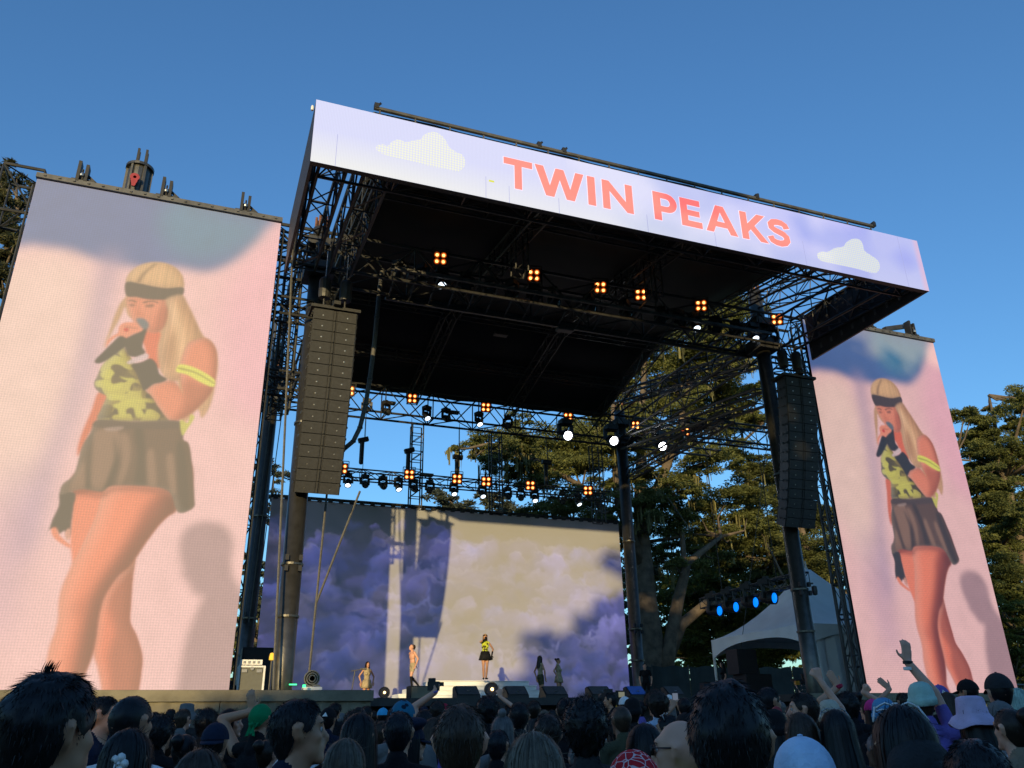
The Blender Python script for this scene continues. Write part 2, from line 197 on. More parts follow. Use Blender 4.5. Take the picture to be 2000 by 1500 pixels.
P={'bluetop':[(-0.0466,-0.0578),(1.1034,-0.091),(1.1125,-0.0353),(0.9582,0.0095),(0.9,0.0561),(0.8436,0.1014),(0.7859,0.1328),(0.7066,0.1557),(0.5818,0.1552),(0.5047,0.17),(0.4048,0.1699),(0.3362,0.1705),(0.2666,0.1652),(0.1864,0.1551),(0.1295,0.1548),(0.0367,0.156),(-0.0199,0.1523)],'teal':[(0.5188,0.0049),(0.7556,0.0047),(0.9359,0.0119),(0.8594,0.0736),(0.7396,0.1182),(0.5944,0.1263),(0.4965,0.0727)],'greyband':[(0.3075,0.1428),(0.3781,0.148),(0.3723,0.2212),(0.3649,0.3148),(0.3579,0.4043),(0.3321,0.5116),(0.3092,0.5932),(0.2956,0.6707),(0.2825,0.745),(0.2325,0.782),(0.2129,0.6924),(0.2421,0.5964),(0.273,0.4945),(0.288,0.3875),(0.2948,0.2749),(0.2912,0.1809)],'greyband2':[(0.134,0.6583),(0.2089,0.5979),(0.2468,0.737),(0.2513,0.8677),(0.2408,0.9175),(0.1594,0.869)],'pinkright':[(1.0256,0.0021),(1.1065,0.4448),(0.8828,0.4582),(0.8027,0.2916),(0.7976,0.1823),(0.865,0.0992),(0.9386,0.0252)],'creamleft':[(-0.0145,0.2106),(0.209,0.1649),(0.304,0.2741),(0.3002,0.4721),(0.2309,0.6544),(0.149,0.6947),(-0.0257,0.5123)],'shadow':[(0.7622,0.7373),(0.7652,0.7148),(0.7882,0.6979),(0.8291,0.6884),(0.8728,0.6879),(0.9187,0.6953),(0.9501,0.7156),(0.9603,0.7381),(0.9568,0.7639),(0.972,0.789),(1.0,0.8166),(1.0127,0.8869),(1.0224,1.0094),(0.8368,1.0089),(0.8256,0.9471),(0.8291,0.9066),(0.8418,0.877),(0.8599,0.8437),(0.8732,0.8252),(0.8398,0.8243),(0.8137,0.8048),(0.7857,0.79),(0.7865,0.7775),(0.7759,0.7653)],'hairback':[(0.4102,0.2077),(0.4136,0.1873),(0.4375,0.1687),(0.4736,0.1558),(0.5121,0.1495),(0.5528,0.1493),(0.5889,0.1561),(0.6142,0.1682),(0.6267,0.1815),(0.6301,0.2017),(0.6375,0.2213),(0.6627,0.2393),(0.6889,0.2611),(0.7159,0.2866),(0.7408,0.3043),(0.7738,0.3135),(0.7995,0.335),(0.8122,0.365),(0.8128,0.3954),(0.8115,0.4255),(0.8047,0.4518),(0.793,0.4708),(0.7764,0.4826),(0.7589,0.4655),(0.737,0.4813),(0.7154,0.4969),(0.6989,0.4835),(0.6666,0.4126),(0.6401,0.4107),(0.6116,0.4015),(0.5863,0.3809),(0.566,0.3447),(0.5432,0.3005),(0.4476,0.2851),(0.4247,0.2637),(0.417,0.2799),(0.4075,0.3),(0.395,0.32),(0.3839,0.3435),(0.3735,0.3592),(0.3784,0.3364),(0.3852,0.3094),(0.3921,0.282),(0.4029,0.2558),(0.4181,0.2368)],'rightarmhang':[(0.3865,0.4526),(0.4217,0.4574),(0.4155,0.4755),(0.4111,0.495),(0.4022,0.5076),(0.3927,0.5236),(0.3815,0.5429),(0.3694,0.5671),(0.3602,0.5825),(0.3545,0.5712),(0.3555,0.5477),(0.3635,0.5201),(0.3752,0.4901)],'neck':[(0.5042,0.3113),(0.5513,0.3057),(0.5764,0.3133),(0.5745,0.3403),(0.5937,0.3729),(0.5884,0.3882),(0.56,0.379),(0.5375,0.3638),(0.5207,0.3444),(0.5061,0.3284)],'face':[(0.4257,0.2401),(0.4267,0.2557),(0.4397,0.2702),(0.4527,0.2847),(0.4712,0.2986),(0.4936,0.3083),(0.5203,0.3112),(0.5495,0.3108),(0.5737,0.3039),(0.5847,0.2894),(0.5872,0.2656),(0.5758,0.2348),(0.5234,0.2334),(0.4714,0.236)],'cheekshade':[(0.5513,0.2608),(0.5795,0.2385),(0.5894,0.2733),(0.5819,0.2935),(0.5646,0.3065),(0.5333,0.3109),(0.5189,0.3063),(0.5357,0.2972),(0.5376,0.2815)],'brow1':[(0.4304,0.2468),(0.4446,0.2443),(0.4616,0.2468),(0.4613,0.25),(0.444,0.2487),(0.4328,0.2505)],'brow2':[(0.4862,0.2458),(0.506,0.2417),(0.5286,0.2397),(0.5459,0.2422),(0.544,0.2448),(0.5264,0.2435),(0.5059,0.2457),(0.4899,0.2495)],'eye1':[(0.4359,0.2561),(0.4482,0.2539),(0.4614,0.2566),(0.4512,0.2595),(0.4395,0.2593)],'eye2':[(0.4965,0.2536),(0.5149,0.2493),(0.5335,0.2496),(0.5243,0.2544),(0.5066,0.2567)],'nose':[(0.471,0.2519),(0.4693,0.2716),(0.4659,0.2816),(0.4823,0.2822),(0.496,0.278),(0.5025,0.2735),(0.4921,0.2717),(0.4821,0.2666)],'hairtop':[(0.4111,0.2064),(0.4146,0.1884),(0.4378,0.1695),(0.4738,0.1566),(0.5124,0.1503),(0.553,0.1501),(0.5891,0.1569),(0.6144,0.169),(0.6263,0.1824),(0.6299,0.2009),(0.5686,0.2048),(0.5154,0.2065),(0.4619,0.2049)],'parting':[(0.5032,0.1537),(0.5161,0.1516),(0.4938,0.1674),(0.4753,0.1835),(0.4613,0.203),(0.4494,0.2029),(0.4617,0.1827),(0.4832,0.1655)],'headband':[(0.4087,0.207),(0.462,0.2053),(0.5157,0.2072),(0.5691,0.2064),(0.6301,0.1992),(0.6318,0.2178),(0.5891,0.2296),(0.5507,0.2358),(0.4986,0.2388),(0.4587,0.2372),(0.4196,0.2375)],'hairside':[(0.5733,0.233),(0.6305,0.2179),(0.6594,0.2396),(0.6899,0.265),(0.7213,0.2941),(0.7404,0.3161),(0.7199,0.3409),(0.6997,0.3653),(0.6862,0.3889),(0.6655,0.409),(0.6406,0.4125),(0.6153,0.4031),(0.5905,0.3843),(0.5745,0.3517),(0.5786,0.3093),(0.5946,0.2847),(0.5926,0.2612)],'hairstreak':[(0.5924,0.2414),(0.6121,0.2396),(0.6414,0.273),(0.6672,0.3062),(0.6807,0.3438),(0.6713,0.3824),(0.6508,0.4025),(0.6503,0.3537),(0.6313,0.309),(0.6055,0.2759)],'hairstreak2':[(0.6162,0.3024),(0.6323,0.3244),(0.6287,0.3704),(0.6074,0.3869),(0.5926,0.3579),(0.6032,0.3266)],'shoulder':[(0.6854,0.3242),(0.713,0.3143),(0.7451,0.3079),(0.7742,0.3155),(0.7959,0.3314),(0.8064,0.3577),(0.809,0.3881),(0.8055,0.4147),(0.7937,0.434),(0.769,0.454),(0.7411,0.472),(0.7152,0.4844),(0.6769,0.4962),(0.6467,0.4908),(0.6088,0.4691),(0.5741,0.4479),(0.5564,0.4352),(0.5793,0.4228),(0.6061,0.4159),(0.6305,0.4113),(0.6602,0.413),(0.6856,0.4298),(0.6992,0.4418),(0.6793,0.4118),(0.6681,0.3827),(0.6697,0.3523)],'armshade':[(0.6992,0.4418),(0.6887,0.4223),(0.6966,0.4032),(0.7578,0.4103),(0.8022,0.4149),(0.7876,0.4363),(0.7575,0.4602),(0.7233,0.4785),(0.6825,0.4934),(0.6951,0.4693)],'shirt':[(0.4409,0.3485),(0.4272,0.3607),(0.402,0.3792),(0.3825,0.3953),(0.3741,0.4158),(0.3675,0.4324),(0.3743,0.4434),(0.3957,0.4527),(0.4187,0.4576),(0.415,0.4702),(0.4083,0.4864),(0.4054,0.5081),(0.4801,0.5053),(0.5713,0.5015),(0.6583,0.498),(0.6463,0.4894),(0.6124,0.4707),(0.5772,0.4477),(0.5517,0.4366),(0.5334,0.4178),(0.5023,0.3887),(0.4702,0.3669)],'camob1':[(0.3952,0.3962),(0.4299,0.3883),(0.4618,0.3805),(0.4801,0.3884),(0.4815,0.403),(0.5065,0.4123),(0.5283,0.4218),(0.5192,0.4333),(0.4944,0.424),(0.4658,0.4223),(0.4487,0.4271),(0.427,0.4177),(0.4351,0.4044),(0.4114,0.4078),(0.3825,0.4135),(0.3855,0.4042)],'camob2':[(0.3996,0.372),(0.4363,0.3694),(0.4515,0.3775),(0.436,0.3878),(0.4055,0.39)],'camob3':[(0.3764,0.4408),(0.3962,0.4359),(0.4225,0.4414),(0.4544,0.4447),(0.4385,0.4528),(0.4148,0.455),(0.3955,0.452)],'camob4':[(0.4041,0.4867),(0.4215,0.4751),(0.4495,0.4769),(0.4504,0.4892),(0.4772,0.4964),(0.4734,0.5035),(0.4425,0.5018),(0.4069,0.5039)],'camob5':[(0.509,0.4804),(0.5318,0.4737),(0.5503,0.4833),(0.5382,0.4946),(0.5194,0.4939)],'camob6':[(0.5475,0.4639),(0.5902,0.4595),(0.6197,0.4738),(0.6393,0.487),(0.6186,0.4917),(0.5851,0.4848),(0.564,0.4771)],'camoy1':[(0.3699,0.4305),(0.4046,0.4246),(0.4316,0.4318),(0.4669,0.4259),(0.4593,0.4408),(0.4242,0.4466),(0.3979,0.4412),(0.3764,0.4408)],'camoy2':[(0.4335,0.3509),(0.447,0.3537),(0.4651,0.371),(0.4601,0.375),(0.4363,0.3694)],'camoy3':[(0.3819,0.4117),(0.4096,0.4025),(0.4302,0.4084),(0.4155,0.4202),(0.3914,0.4219)],'camoy4':[(0.4459,0.4754),(0.4798,0.4662),(0.5157,0.4623),(0.5517,0.4779),(0.5651,0.4913),(0.5382,0.4946),(0.5201,0.4762),(0.4969,0.4811),(0.5013,0.495),(0.4778,0.4981),(0.4667,0.4829)],'camoy5':[(0.4151,0.4561),(0.4506,0.4521),(0.4886,0.455),(0.4655,0.46),(0.5146,0.4588),(0.5757,0.4532),(0.5969,0.4609),(0.5408,0.4625),(0.4787,0.4628),(0.4305,0.4657)],'camoy6':[(0.4507,0.4142),(0.4763,0.4162),(0.5009,0.4145),(0.5099,0.4194),(0.4778,0.4208)],'camoy7':[(0.4078,0.5066),(0.4427,0.5025),(0.4417,0.5067),(0.409,0.51)],'armband':[(0.6675,0.3733),(0.7295,0.3776),(0.8023,0.3961),(0.8051,0.4132),(0.7571,0.4074),(0.7008,0.3943),(0.6549,0.3892)],'armbandline':[(0.6641,0.3799),(0.7316,0.3858),(0.8041,0.4035),(0.8041,0.4065),(0.7313,0.3896),(0.6625,0.3838)],'handskin':[(0.4161,0.3069),(0.4324,0.2979),(0.4604,0.2949),(0.4867,0.2966),(0.5032,0.3018),(0.5003,0.3136),(0.4719,0.3215),(0.453,0.3325),(0.4503,0.344),(0.4233,0.3291),(0.3961,0.3425),(0.3826,0.3585),(0.3833,0.3416),(0.4011,0.329),(0.4147,0.3222)],'nail1':[(0.4341,0.3112),(0.4487,0.3089),(0.4521,0.3155),(0.4386,0.3173)],'knuckle':[(0.4379,0.3051),(0.4798,0.3056),(0.4806,0.3082),(0.4389,0.3081)],'michead':[(0.4717,0.2878),(0.4857,0.2827),(0.5057,0.2842),(0.5225,0.2925),(0.5231,0.3029),(0.5094,0.3071),(0.4913,0.3008)],'mic':[(0.3534,0.3857),(0.3735,0.3684),(0.3979,0.348),(0.4233,0.3291),(0.4459,0.3304),(0.4612,0.3383),(0.4545,0.3475),(0.4284,0.3644),(0.3968,0.3826),(0.3751,0.3914),(0.357,0.3927)],'gloveup':[(0.4467,0.333),(0.4719,0.3215),(0.4998,0.3117),(0.5112,0.3023),(0.5201,0.3062),(0.5169,0.3256),(0.5144,0.3448),(0.5293,0.358),(0.5026,0.369),(0.472,0.3686),(0.4537,0.355),(0.441,0.341)],'bracelet':[(0.4702,0.381),(0.5285,0.3596),(0.5411,0.3673),(0.4841,0.3852)],'glovelow':[(0.4848,0.3873),(0.5213,0.3781),(0.5517,0.3684),(0.5779,0.3785),(0.5954,0.3989),(0.6251,0.408),(0.6095,0.4164),(0.5793,0.4228),(0.5576,0.4351),(0.5444,0.4374),(0.5283,0.4218),(0.5086,0.403)],'skirt':[(0.4039,0.5075),(0.5286,0.5035),(0.7011,0.4938),(0.7202,0.5289),(0.7392,0.5352),(0.753,0.5513),(0.7746,0.5969),(0.7933,0.6467),(0.7967,0.6596),(0.7805,0.6691),(0.7392,0.6735),(0.708,0.6411),(0.6776,0.6314),(0.6309,0.6283),(0.5677,0.629),(0.4923,0.6331),(0.4628,0.645),(0.396,0.6429),(0.3527,0.6514),(0.3323,0.656),(0.3252,0.6506),(0.33,0.636),(0.3603,0.6153),(0.3681,0.5635),(0.388,0.5341)],'skirtlt1':[(0.402,0.5334),(0.4794,0.5219),(0.4966,0.5641),(0.4795,0.6051),(0.4647,0.6401),(0.4286,0.6367),(0.3981,0.589)],'skirtlt2':[(0.3688,0.6149),(0.386,0.5896),(0.4045,0.6426),(0.3554,0.6494)],'skirtlt3':[(0.4923,0.5336),(0.5192,0.5322),(0.5409,0.5721),(0.5298,0.6227),(0.5119,0.6333),(0.5137,0.5835)],'skirtlt4':[(0.595,0.5695),(0.6193,0.558),(0.649,0.6276),(0.6213,0.6267)],'skirtlt5':[(0.6696,0.571),(0.6922,0.5647),(0.7247,0.6344),(0.6995,0.6305)],'skirtdk1':[(0.381,0.5396),(0.3984,0.5387),(0.4216,0.6419),(0.4097,0.6424)],'skirtdk2':[(0.4691,0.5349),(0.5031,0.584),(0.4937,0.6321),(0.4734,0.6398),(0.4854,0.5848)],'skirtdk3':[(0.5377,0.5208),(0.5705,0.519),(0.6117,0.6251),(0.5706,0.6269),(0.5642,0.5709)],'skirtdk4':[(0.6995,0.5436),(0.7342,0.5523),(0.7787,0.6622),(0.7433,0.6685)],'skirtband':[(0.4022,0.5076),(0.5293,0.5056),(0.703,0.4937),(0.7067,0.5073),(0.5334,0.519),(0.4,0.5222)],'skirtglint':[(0.4342,0.5224),(0.4957,0.5158),(0.489,0.5235),(0.4451,0.5279)],'topback':[(0.6983,0.4907),(0.7266,0.4955),(0.7335,0.4779),(0.7503,0.4823),(0.73,0.5082),(0.7145,0.5218)],'gloveR':[(0.3263,0.6522),(0.3762,0.6517),(0.3806,0.677),(0.3839,0.7082),(0.3883,0.7296),(0.3763,0.7337),(0.3662,0.7211),(0.3516,0.7271),(0.3388,0.7195),(0.318,0.7202),(0.306,0.7322),(0.3162,0.7181),(0.3192,0.7026),(0.331,0.6757)],'handR':[(0.3224,0.72),(0.3366,0.7165),(0.3535,0.7292),(0.3766,0.7392),(0.3939,0.7454),(0.3939,0.7514),(0.3646,0.7441),(0.336,0.7343)],'handR2':[(0.3695,0.7241),(0.3811,0.716),(0.3883,0.7327),(0.38,0.7375)],'legback':[(0.5464,0.8163),(0.5828,0.7885),(0.6165,0.7632),(0.6207,0.8028),(0.6289,0.8475),(0.6359,0.8752),(0.6624,0.8966),(0.6861,0.9222),(0.6957,0.9392),(0.6981,0.9617),(0.699,0.9881),(0.7036,1.0086),(0.5937,1.0084),(0.5749,0.9813),(0.5528,0.9511),(0.5333,0.929),(0.5306,0.8923),(0.5275,0.8636),(0.5337,0.8373)],'legbackshade':[(0.5512,0.8311),(0.5744,0.7978),(0.6165,0.7632),(0.6207,0.8028),(0.6289,0.8475),(0.6359,0.8752),(0.6624,0.8966),(0.6861,0.9222),(0.6957,0.9392),(0.6981,0.9617),(0.699,0.9881),(0.7036,1.0086),(0.6152,1.0084),(0.599,0.9758),(0.5817,0.9399),(0.5816,0.9146),(0.589,0.8917),(0.5693,0.8688),(0.5515,0.8487)],'thighL':[(0.3722,0.6567),(0.4731,0.6479),(0.4748,0.6703),(0.4615,0.6993),(0.4405,0.7373),(0.4278,0.7651),(0.4154,0.7804),(0.4024,0.7597),(0.3915,0.7387),(0.3839,0.7113),(0.3784,0.6818)],'legfront':[(0.4679,0.6497),(0.492,0.6341),(0.5678,0.6293),(0.6401,0.6286),(0.7052,0.6312),(0.7208,0.6429),(0.7328,0.6705),(0.7075,0.6828),(0.6797,0.7015),(0.6478,0.7311),(0.6226,0.7584),(0.6052,0.7773),(0.5734,0.7948),(0.5515,0.8147),(0.5366,0.8343),(0.5312,0.8549),(0.5307,0.878),(0.5333,0.9065),(0.5304,0.9332),(0.5202,0.9581),(0.513,0.9759),(0.5233,1.0082),(0.407,1.0079),(0.3965,0.968),(0.3915,0.9437),(0.3916,0.9162),(0.3992,0.8938),(0.4004,0.8712),(0.3942,0.8513),(0.3921,0.8311),(0.396,0.812),(0.4054,0.7926),(0.4122,0.776),(0.4256,0.7591),(0.4464,0.7217),(0.4619,0.6835)],'legfrontshade':[(0.6257,0.6614),(0.7024,0.632),(0.7328,0.6705),(0.7075,0.6828),(0.6797,0.7015),(0.6478,0.7311),(0.6226,0.7584),(0.6052,0.7773),(0.5734,0.7948),(0.5515,0.8147),(0.5366,0.8343),(0.5312,0.8549),(0.5307,0.878),(0.5333,0.9065),(0.5304,0.9332),(0.5202,0.9581),(0.513,0.9759),(0.5233,1.0082),(0.4928,1.0081),(0.4767,0.9487),(0.478,0.907),(0.4843,0.8786),(0.4887,0.8439),(0.5027,0.8202),(0.5345,0.7805),(0.572,0.7365),(0.601,0.6977)],'kneeshade':[(0.4243,0.8479),(0.4583,0.8357),(0.4887,0.8439),(0.4847,0.8643),(0.4542,0.8704),(0.4322,0.8622)],'hemshade':[(0.3773,0.6549),(0.4196,0.6442),(0.4719,0.644),(0.4873,0.6376),(0.5683,0.6309),(0.6407,0.6306),(0.7028,0.6337),(0.7052,0.6419),(0.6313,0.6399),(0.5708,0.639),(0.501,0.6435),(0.4758,0.6558),(0.4239,0.6569)],'hipfill':[(0.3536,0.6205),(0.4468,0.5867),(0.6223,0.5681),(0.7585,0.5719),(0.7785,0.6473),(0.7237,0.6643),(0.65,0.6621),(0.4711,0.6592),(0.3891,0.6719),(0.3722,0.6583)],'legfrontshade2':[(0.6837,0.6526),(0.7173,0.6414),(0.7328,0.6705),(0.7075,0.6828),(0.6797,0.7015),(0.6478,0.7311),(0.6226,0.7584),(0.6052,0.7773),(0.5734,0.7948),(0.5515,0.8147),(0.5366,0.8343),(0.5312,0.8549),(0.5307,0.878),(0.5333,0.9065),(0.5304,0.9332),(0.5202,0.9581),(0.513,0.9759),(0.5077,0.9759),(0.5093,0.9347),(0.511,0.8925),(0.5127,0.8493),(0.5352,0.8166),(0.5686,0.7797),(0.6087,0.7417),(0.6441,0.7027)]}
# ---------------------------------------------------------------- moving picture shown on the two tall screens (drawn here, flat, as on the LEDs)
def smooth_poly(p, k=5):
    p = np.array(p, float); n = len(p); out = []
    t = np.linspace(0, 1, k, endpoint=False)[:, None]
    for i in range(n):
        a, b, c, d = p[i-1], p[i], p[(i+1) % n], p[(i+2) % n]
        out.append(.5*((2*b)+(c-a)*t+(2*a-5*b+4*c-d)*t**2+(3*b-a-3*c+d)*t**3))
    return np.concatenate(out)
def fill(poly, H, W, smooth=True):
    p = smooth_poly(poly) if smooth else np.array(poly, float)
    x = p[:, 0]*W; y = p[:, 1]*H; m = np.zeros((H, W), np.float32)
    x2 = np.roll(x, -1); y2 = np.roll(y, -1)
    for r in range(max(0, int(y.min())), min(H, int(y.max())+2)):
        yc = r+.5; hit = (y <= yc) != (y2 <= yc)
        if not hit.any(): continue
        xs = np.sort(x[hit]+(yc-y[hit])/(y2[hit]-y[hit])*(x2[hit]-x[hit]))
        for a, b in zip(xs[::2], xs[1::2]):
            a = max(0, int(a+.5)); b = min(W, int(b+.5))
            if b > a: m[r, a:b] = 1
    return m
def blur(a, r):
    r = max(1, int(r))
    for ax in (0, 1):
        for _ in range(3):
            pad = [(0, 0), (0, 0)]; pad[ax] = (r+1, r)
            c = np.cumsum(np.pad(a, pad, mode='edge'), axis=ax, dtype=np.float64); n = a.shape[ax]
            hi = np.take(c, range(2*r+1, 2*r+1+n), ax); lo = np.take(c, range(0, n), ax)
            a = ((hi-lo)/(2*r+1)).astype(np.float32)
    return a
def paint_picture():
    H, W = 1500, 760
    im = np.zeros((H, W, 3), np.float32); im[:] = lin((230,180,176))
    rng = np.random.default_rng(3)
    def form(m, k, d=14, r=13):                          # rounded body shading, lit from the left as in the broadcast picture
        s = blur(np.roll(m, -d, 1), r); e = blur(m, r//2)
        v = m*np.clip(1-s, 0, 1); hl = m*np.clip(blur(np.roll(m, d, 1), r)-.2, 0, 1)
        im[:] = im*(1-k*v[..., None]*np.array([.75, .95, 1.0], np.float32))*(1-.3*k*(m*np.clip(1-e, 0, 1))[..., None])
        hh = (m*np.clip(.85-blur(np.roll(m, d, 1), r), 0, 1)*.22*k)[..., None]; im[:] = im+(1-im)*hh*np.array([.9, .8, .65], np.float32)
    def L(n, c, al=1., bl=0, clip=None, smooth=True):
        m = fill(P[n], H, W, smooth)
        if bl: m = blur(m, bl)
        if clip is not None: m = m*clip
        m = (m*al)[..., None]; im[:] = im*(1-m)+np.array(lin(c), np.float32)*m
        return m[..., 0]
    L('creamleft', (230,192,178), .9, 40); L('pinkright', (228,165,176), .9, 40)
    L('bluetop', (72,94,146), 1, 14); L('teal', (60,116,146), .8, 26)
    L('greyband', (158,134,160), .62, 22); L('greyband2', (165,130,160), .6, 40)
    L('shadow', (160,122,126), .95, 9)
    n = rng.random((H//6+1, W//6+1)).astype(np.float32); n = blur(np.kron(n, np.ones((6,6), np.float32))[:H, :W], 14)
    im *= (1+.5*(n-.5))[..., None]
    hair = L('hairback', (190,140,100), .96, 2)
    arm = L('rightarmhang', (205,100,72), 1, 2)
    L('neck', (212,96,68), 1, 2); face = L('face', (214,124,96), 1, 2); L('cheekshade', (178,84,62), .7, 9, face)
    L('brow1', (100,58,46), .8, 1); L('brow2', (100,58,46), .8, 1); L('eye1', (86,48,42), .8, 2); L('eye2', (86,48,42), .8, 2); L('nose', (176,90,66), .5, 5); form(face, .6, 8, 8)
    ht = L('hairtop', (206,158,112), 1, 2); L('parting', (118,84,62), .8, 3, ht)
    L('headband', (70,48,46), 1, 1)
    hs = L('hairside', (200,146,104), .95, 3); L('hairstreak', (232,184,138), .6, 7, hs); L('hairstreak2', (140,92,66), .5, 7, hs); form(hs, .6, 14, 14); form(ht, .5, 10, 12)
    sh = L('shoulder', (218,122,92), 1, 2); L('armshade', (168,82,58), .75, 9, sh); form(sh, .8, 10, 12)
    s = L('shirt', (140,120,58), 1, 1)
    def spots(seed, thr, c):
        q = np.random.default_rng(seed).random((H//20+1, W//20+1)).astype(np.float32); q = blur(blur(np.kron(q, np.ones((20,20), np.float32))[:H, :W], 7), 5)
        m = (np.clip((q-thr)*40, 0, 1)*s)[..., None]; im[:] = im*(1-m)+np.array(lin(c), np.float32)*m
    spots(5, .53, (92,72,38)); spots(8, .56, (70,54,34))
    for k in range(1, 7): L('camob%d' % k, (86,68,38), .8, 1, s)
    spots(6, .595, (184,170,76))
    for k in range(1, 8): L('camoy%d' % k, (192,180,78), .95, 1, s)
    form(s, .9, 12, 12)
    L('handskin', (222,130,102), 1, 1); L('knuckle', (160,84,66), .6, 1); L('nail1', (190,40,40), 1, 1)
    L('mic', (44,30,36), 1, 1); L('gloveup', (50,34,36), 1, 1); L('glovelow', (48,33,35), 1, 1); L('bracelet', (198,170,170), .9, 1)
    L('michead', (92,96,104), 1, 2); L('handskin', (226,128,100), .0, 1)
    L('armband', (214,206,84), 1, 1); L('armbandline', (140,122,54), .8, 1)
    L('hipfill', (150,70,52), 1, 2)
    L('legback', (222,112,82), 1, 2); lb = fill(P['legback'], H, W); L('legbackshade', (164,80,60), .9, 8, lb); form(lb, .7, 12, 12)
    L('thighL', (226,120,90), 1, 2)
    lf = L('legfront', (230,122,90), 1, 2); L('legfrontshade', (160,70,52), .95, 13, lf); L('legfrontshade2', (130,56,44), .7, 14, lf); L('kneeshade', (190,92,68), .5, 12, lf); form(lf, .9, 26, 24)
    L('hemshade', (150,66,50), .7, 5)
    L('gloveR', (58,42,40), 1, 1); L('handR', (224,124,94), 1, 1); L('handR2', (206,140,120), 1, 1)
    sk = L('skirt', (92,62,50), 1, 1)
    for k in range(1, 6): L('skirtlt%d' % k, (140,102,82), .75, 4, sk)
    for k in range(1, 5): L('skirtdk%d' % k, (52,34,30), .75, 4, sk)
    form(sk, .5, 10, 12)
    L('skirtband', (74,52,48), .8, 1, sk); L('skirtglint', (160,130,120), .6, 1); L('topback', (190,178,80), 1, 1)
    # strand streaks in the hair
    g = rng.random((1, W)).astype(np.float32); g = blur(np.repeat(g, H, 0), 1); hm = np.clip(hair+hs, 0, 1)*(1-np.clip(sh+s, 0, 1))
    im *= (1+.5*hm*(g-.5))[..., None]
    for ch in range(3): im[..., ch] = blur(im[..., ch], 1.6 if False else 2)*.55+im[..., ch]*.45
    im *= (1+.05*rng.normal(size=(H//2, W//2, 1)).repeat(2, 0).repeat(2, 1)).astype(np.float32)
    im = im.reshape(H//2, 2, W//2, 2, 3).mean((1, 3))
    return np.clip(im, 0, 1)
def make_image(name, arr):
    h, w_, _ = arr.shape
    img = bpy.data.images.new(name, w_, h, alpha=False, float_buffer=False)
    s = np.where(arr <= .0031308, arr*12.92, 1.055*np.power(np.maximum(arr, 1e-8), 1/2.4)-.055)
    px = np.ones((h, w_, 4), np.float32); px[..., :3] = s[::-1]
    img.pixels.foreach_set(px.ravel()); img.update(); img.pack()
    return img
def led_material(name, img, strength, base=.16, rows=340, cols=170, depth=.28, tint=(1,1,1)):
    m = bpy.data.materials.new(name); m.use_nodes = True; t = m.node_tree; b = t.nodes['Principled BSDF']
    b.inputs['Base Color'].default_value = (base, base, base, 1); b.inputs['Roughness'].default_value = .7; b.inputs['Specular IOR Level'].default_value = .2
    uv = t.nodes.new('ShaderNodeTexCoord'); sep = t.nodes.new('ShaderNodeSeparateXYZ'); t.links.new(uv.outputs['UV'], sep.inputs[0])
    def wave(out, k):
        a = t.nodes.new('ShaderNodeMath'); a.operation = 'MULTIPLY'; a.inputs[1].default_value = k*2*math.pi; t.links.new(out, a.inputs[0])
        s = t.nodes.new('ShaderNodeMath'); s.operation = 'SINE'; t.links.new(a.outputs[0], s.inputs[0])
        r = t.nodes.new('ShaderNodeMapRange'); r.inputs['From Min'].default_value = -1; r.inputs['To Min'].default_value = 1-depth; r.inputs['To Max'].default_value = 1+depth*.6
        t.links.new(s.outputs[0], r.inputs['Value']); return r.outputs[0]
    mul = t.nodes.new('ShaderNodeMath'); mul.operation = 'MULTIPLY'; t.links.new(wave(sep.outputs['Y'], rows), mul.inputs[0]); t.links.new(wave(sep.outputs['X'], cols), mul.inputs[1])
    ms = t.nodes.new('ShaderNodeMath'); ms.operation = 'MULTIPLY'; ms.inputs[1].default_value = strength; t.links.new(mul.outputs[0], ms.inputs[0])
    ti = t.nodes.new('ShaderNodeTexImage'); ti.image = img; t.links.new(uv.outputs['UV'], ti.inputs[0])
    t.links.new(ti.outputs[0], b.inputs['Emission Color']); t.links.new(ms.outputs[0], b.inputs['Emission Strength'])
    return m
def uv_quad(name, a, b, c, d, m, parent, back=.12):      # a bl, b br, c tr, d tl; a slab with the picture on its front face
    off = world_loc(parent); a, b, c, d = [Vector(p)-off for p in (a, b, c, d)]
    n = (b-a).cross(d-a).normalized()*-back
    V = [a, b, c, d]+[p+n for p in (a, b, c, d)]
    F = [(0,1,2,3),(7,6,5,4),(1,0,4,5),(2,1,5,6),(3,2,6,7),(0,3,7,4)]
    me = bpy.data.meshes.new(name); me.from_pydata([tuple(v) for v in V], [], F); me.materials.append(m); me.materials.append(M_BLACK)
    for i, p in enumerate(me.polygons): p.material_index = 0 if i == 0 else 1
    uvl = me.uv_layers.new(name='UVMap'); uvs = {0:(0,0),1:(1,0),2:(1,1),3:(0,1)}
    for li in me.polygons[0].loop_indices: uvl.data[li].uv = uvs[me.loops[li].vertex_index]
    o = bpy.data.objects.new(name, me); COL.objects.link(o); o.parent = parent
    return o
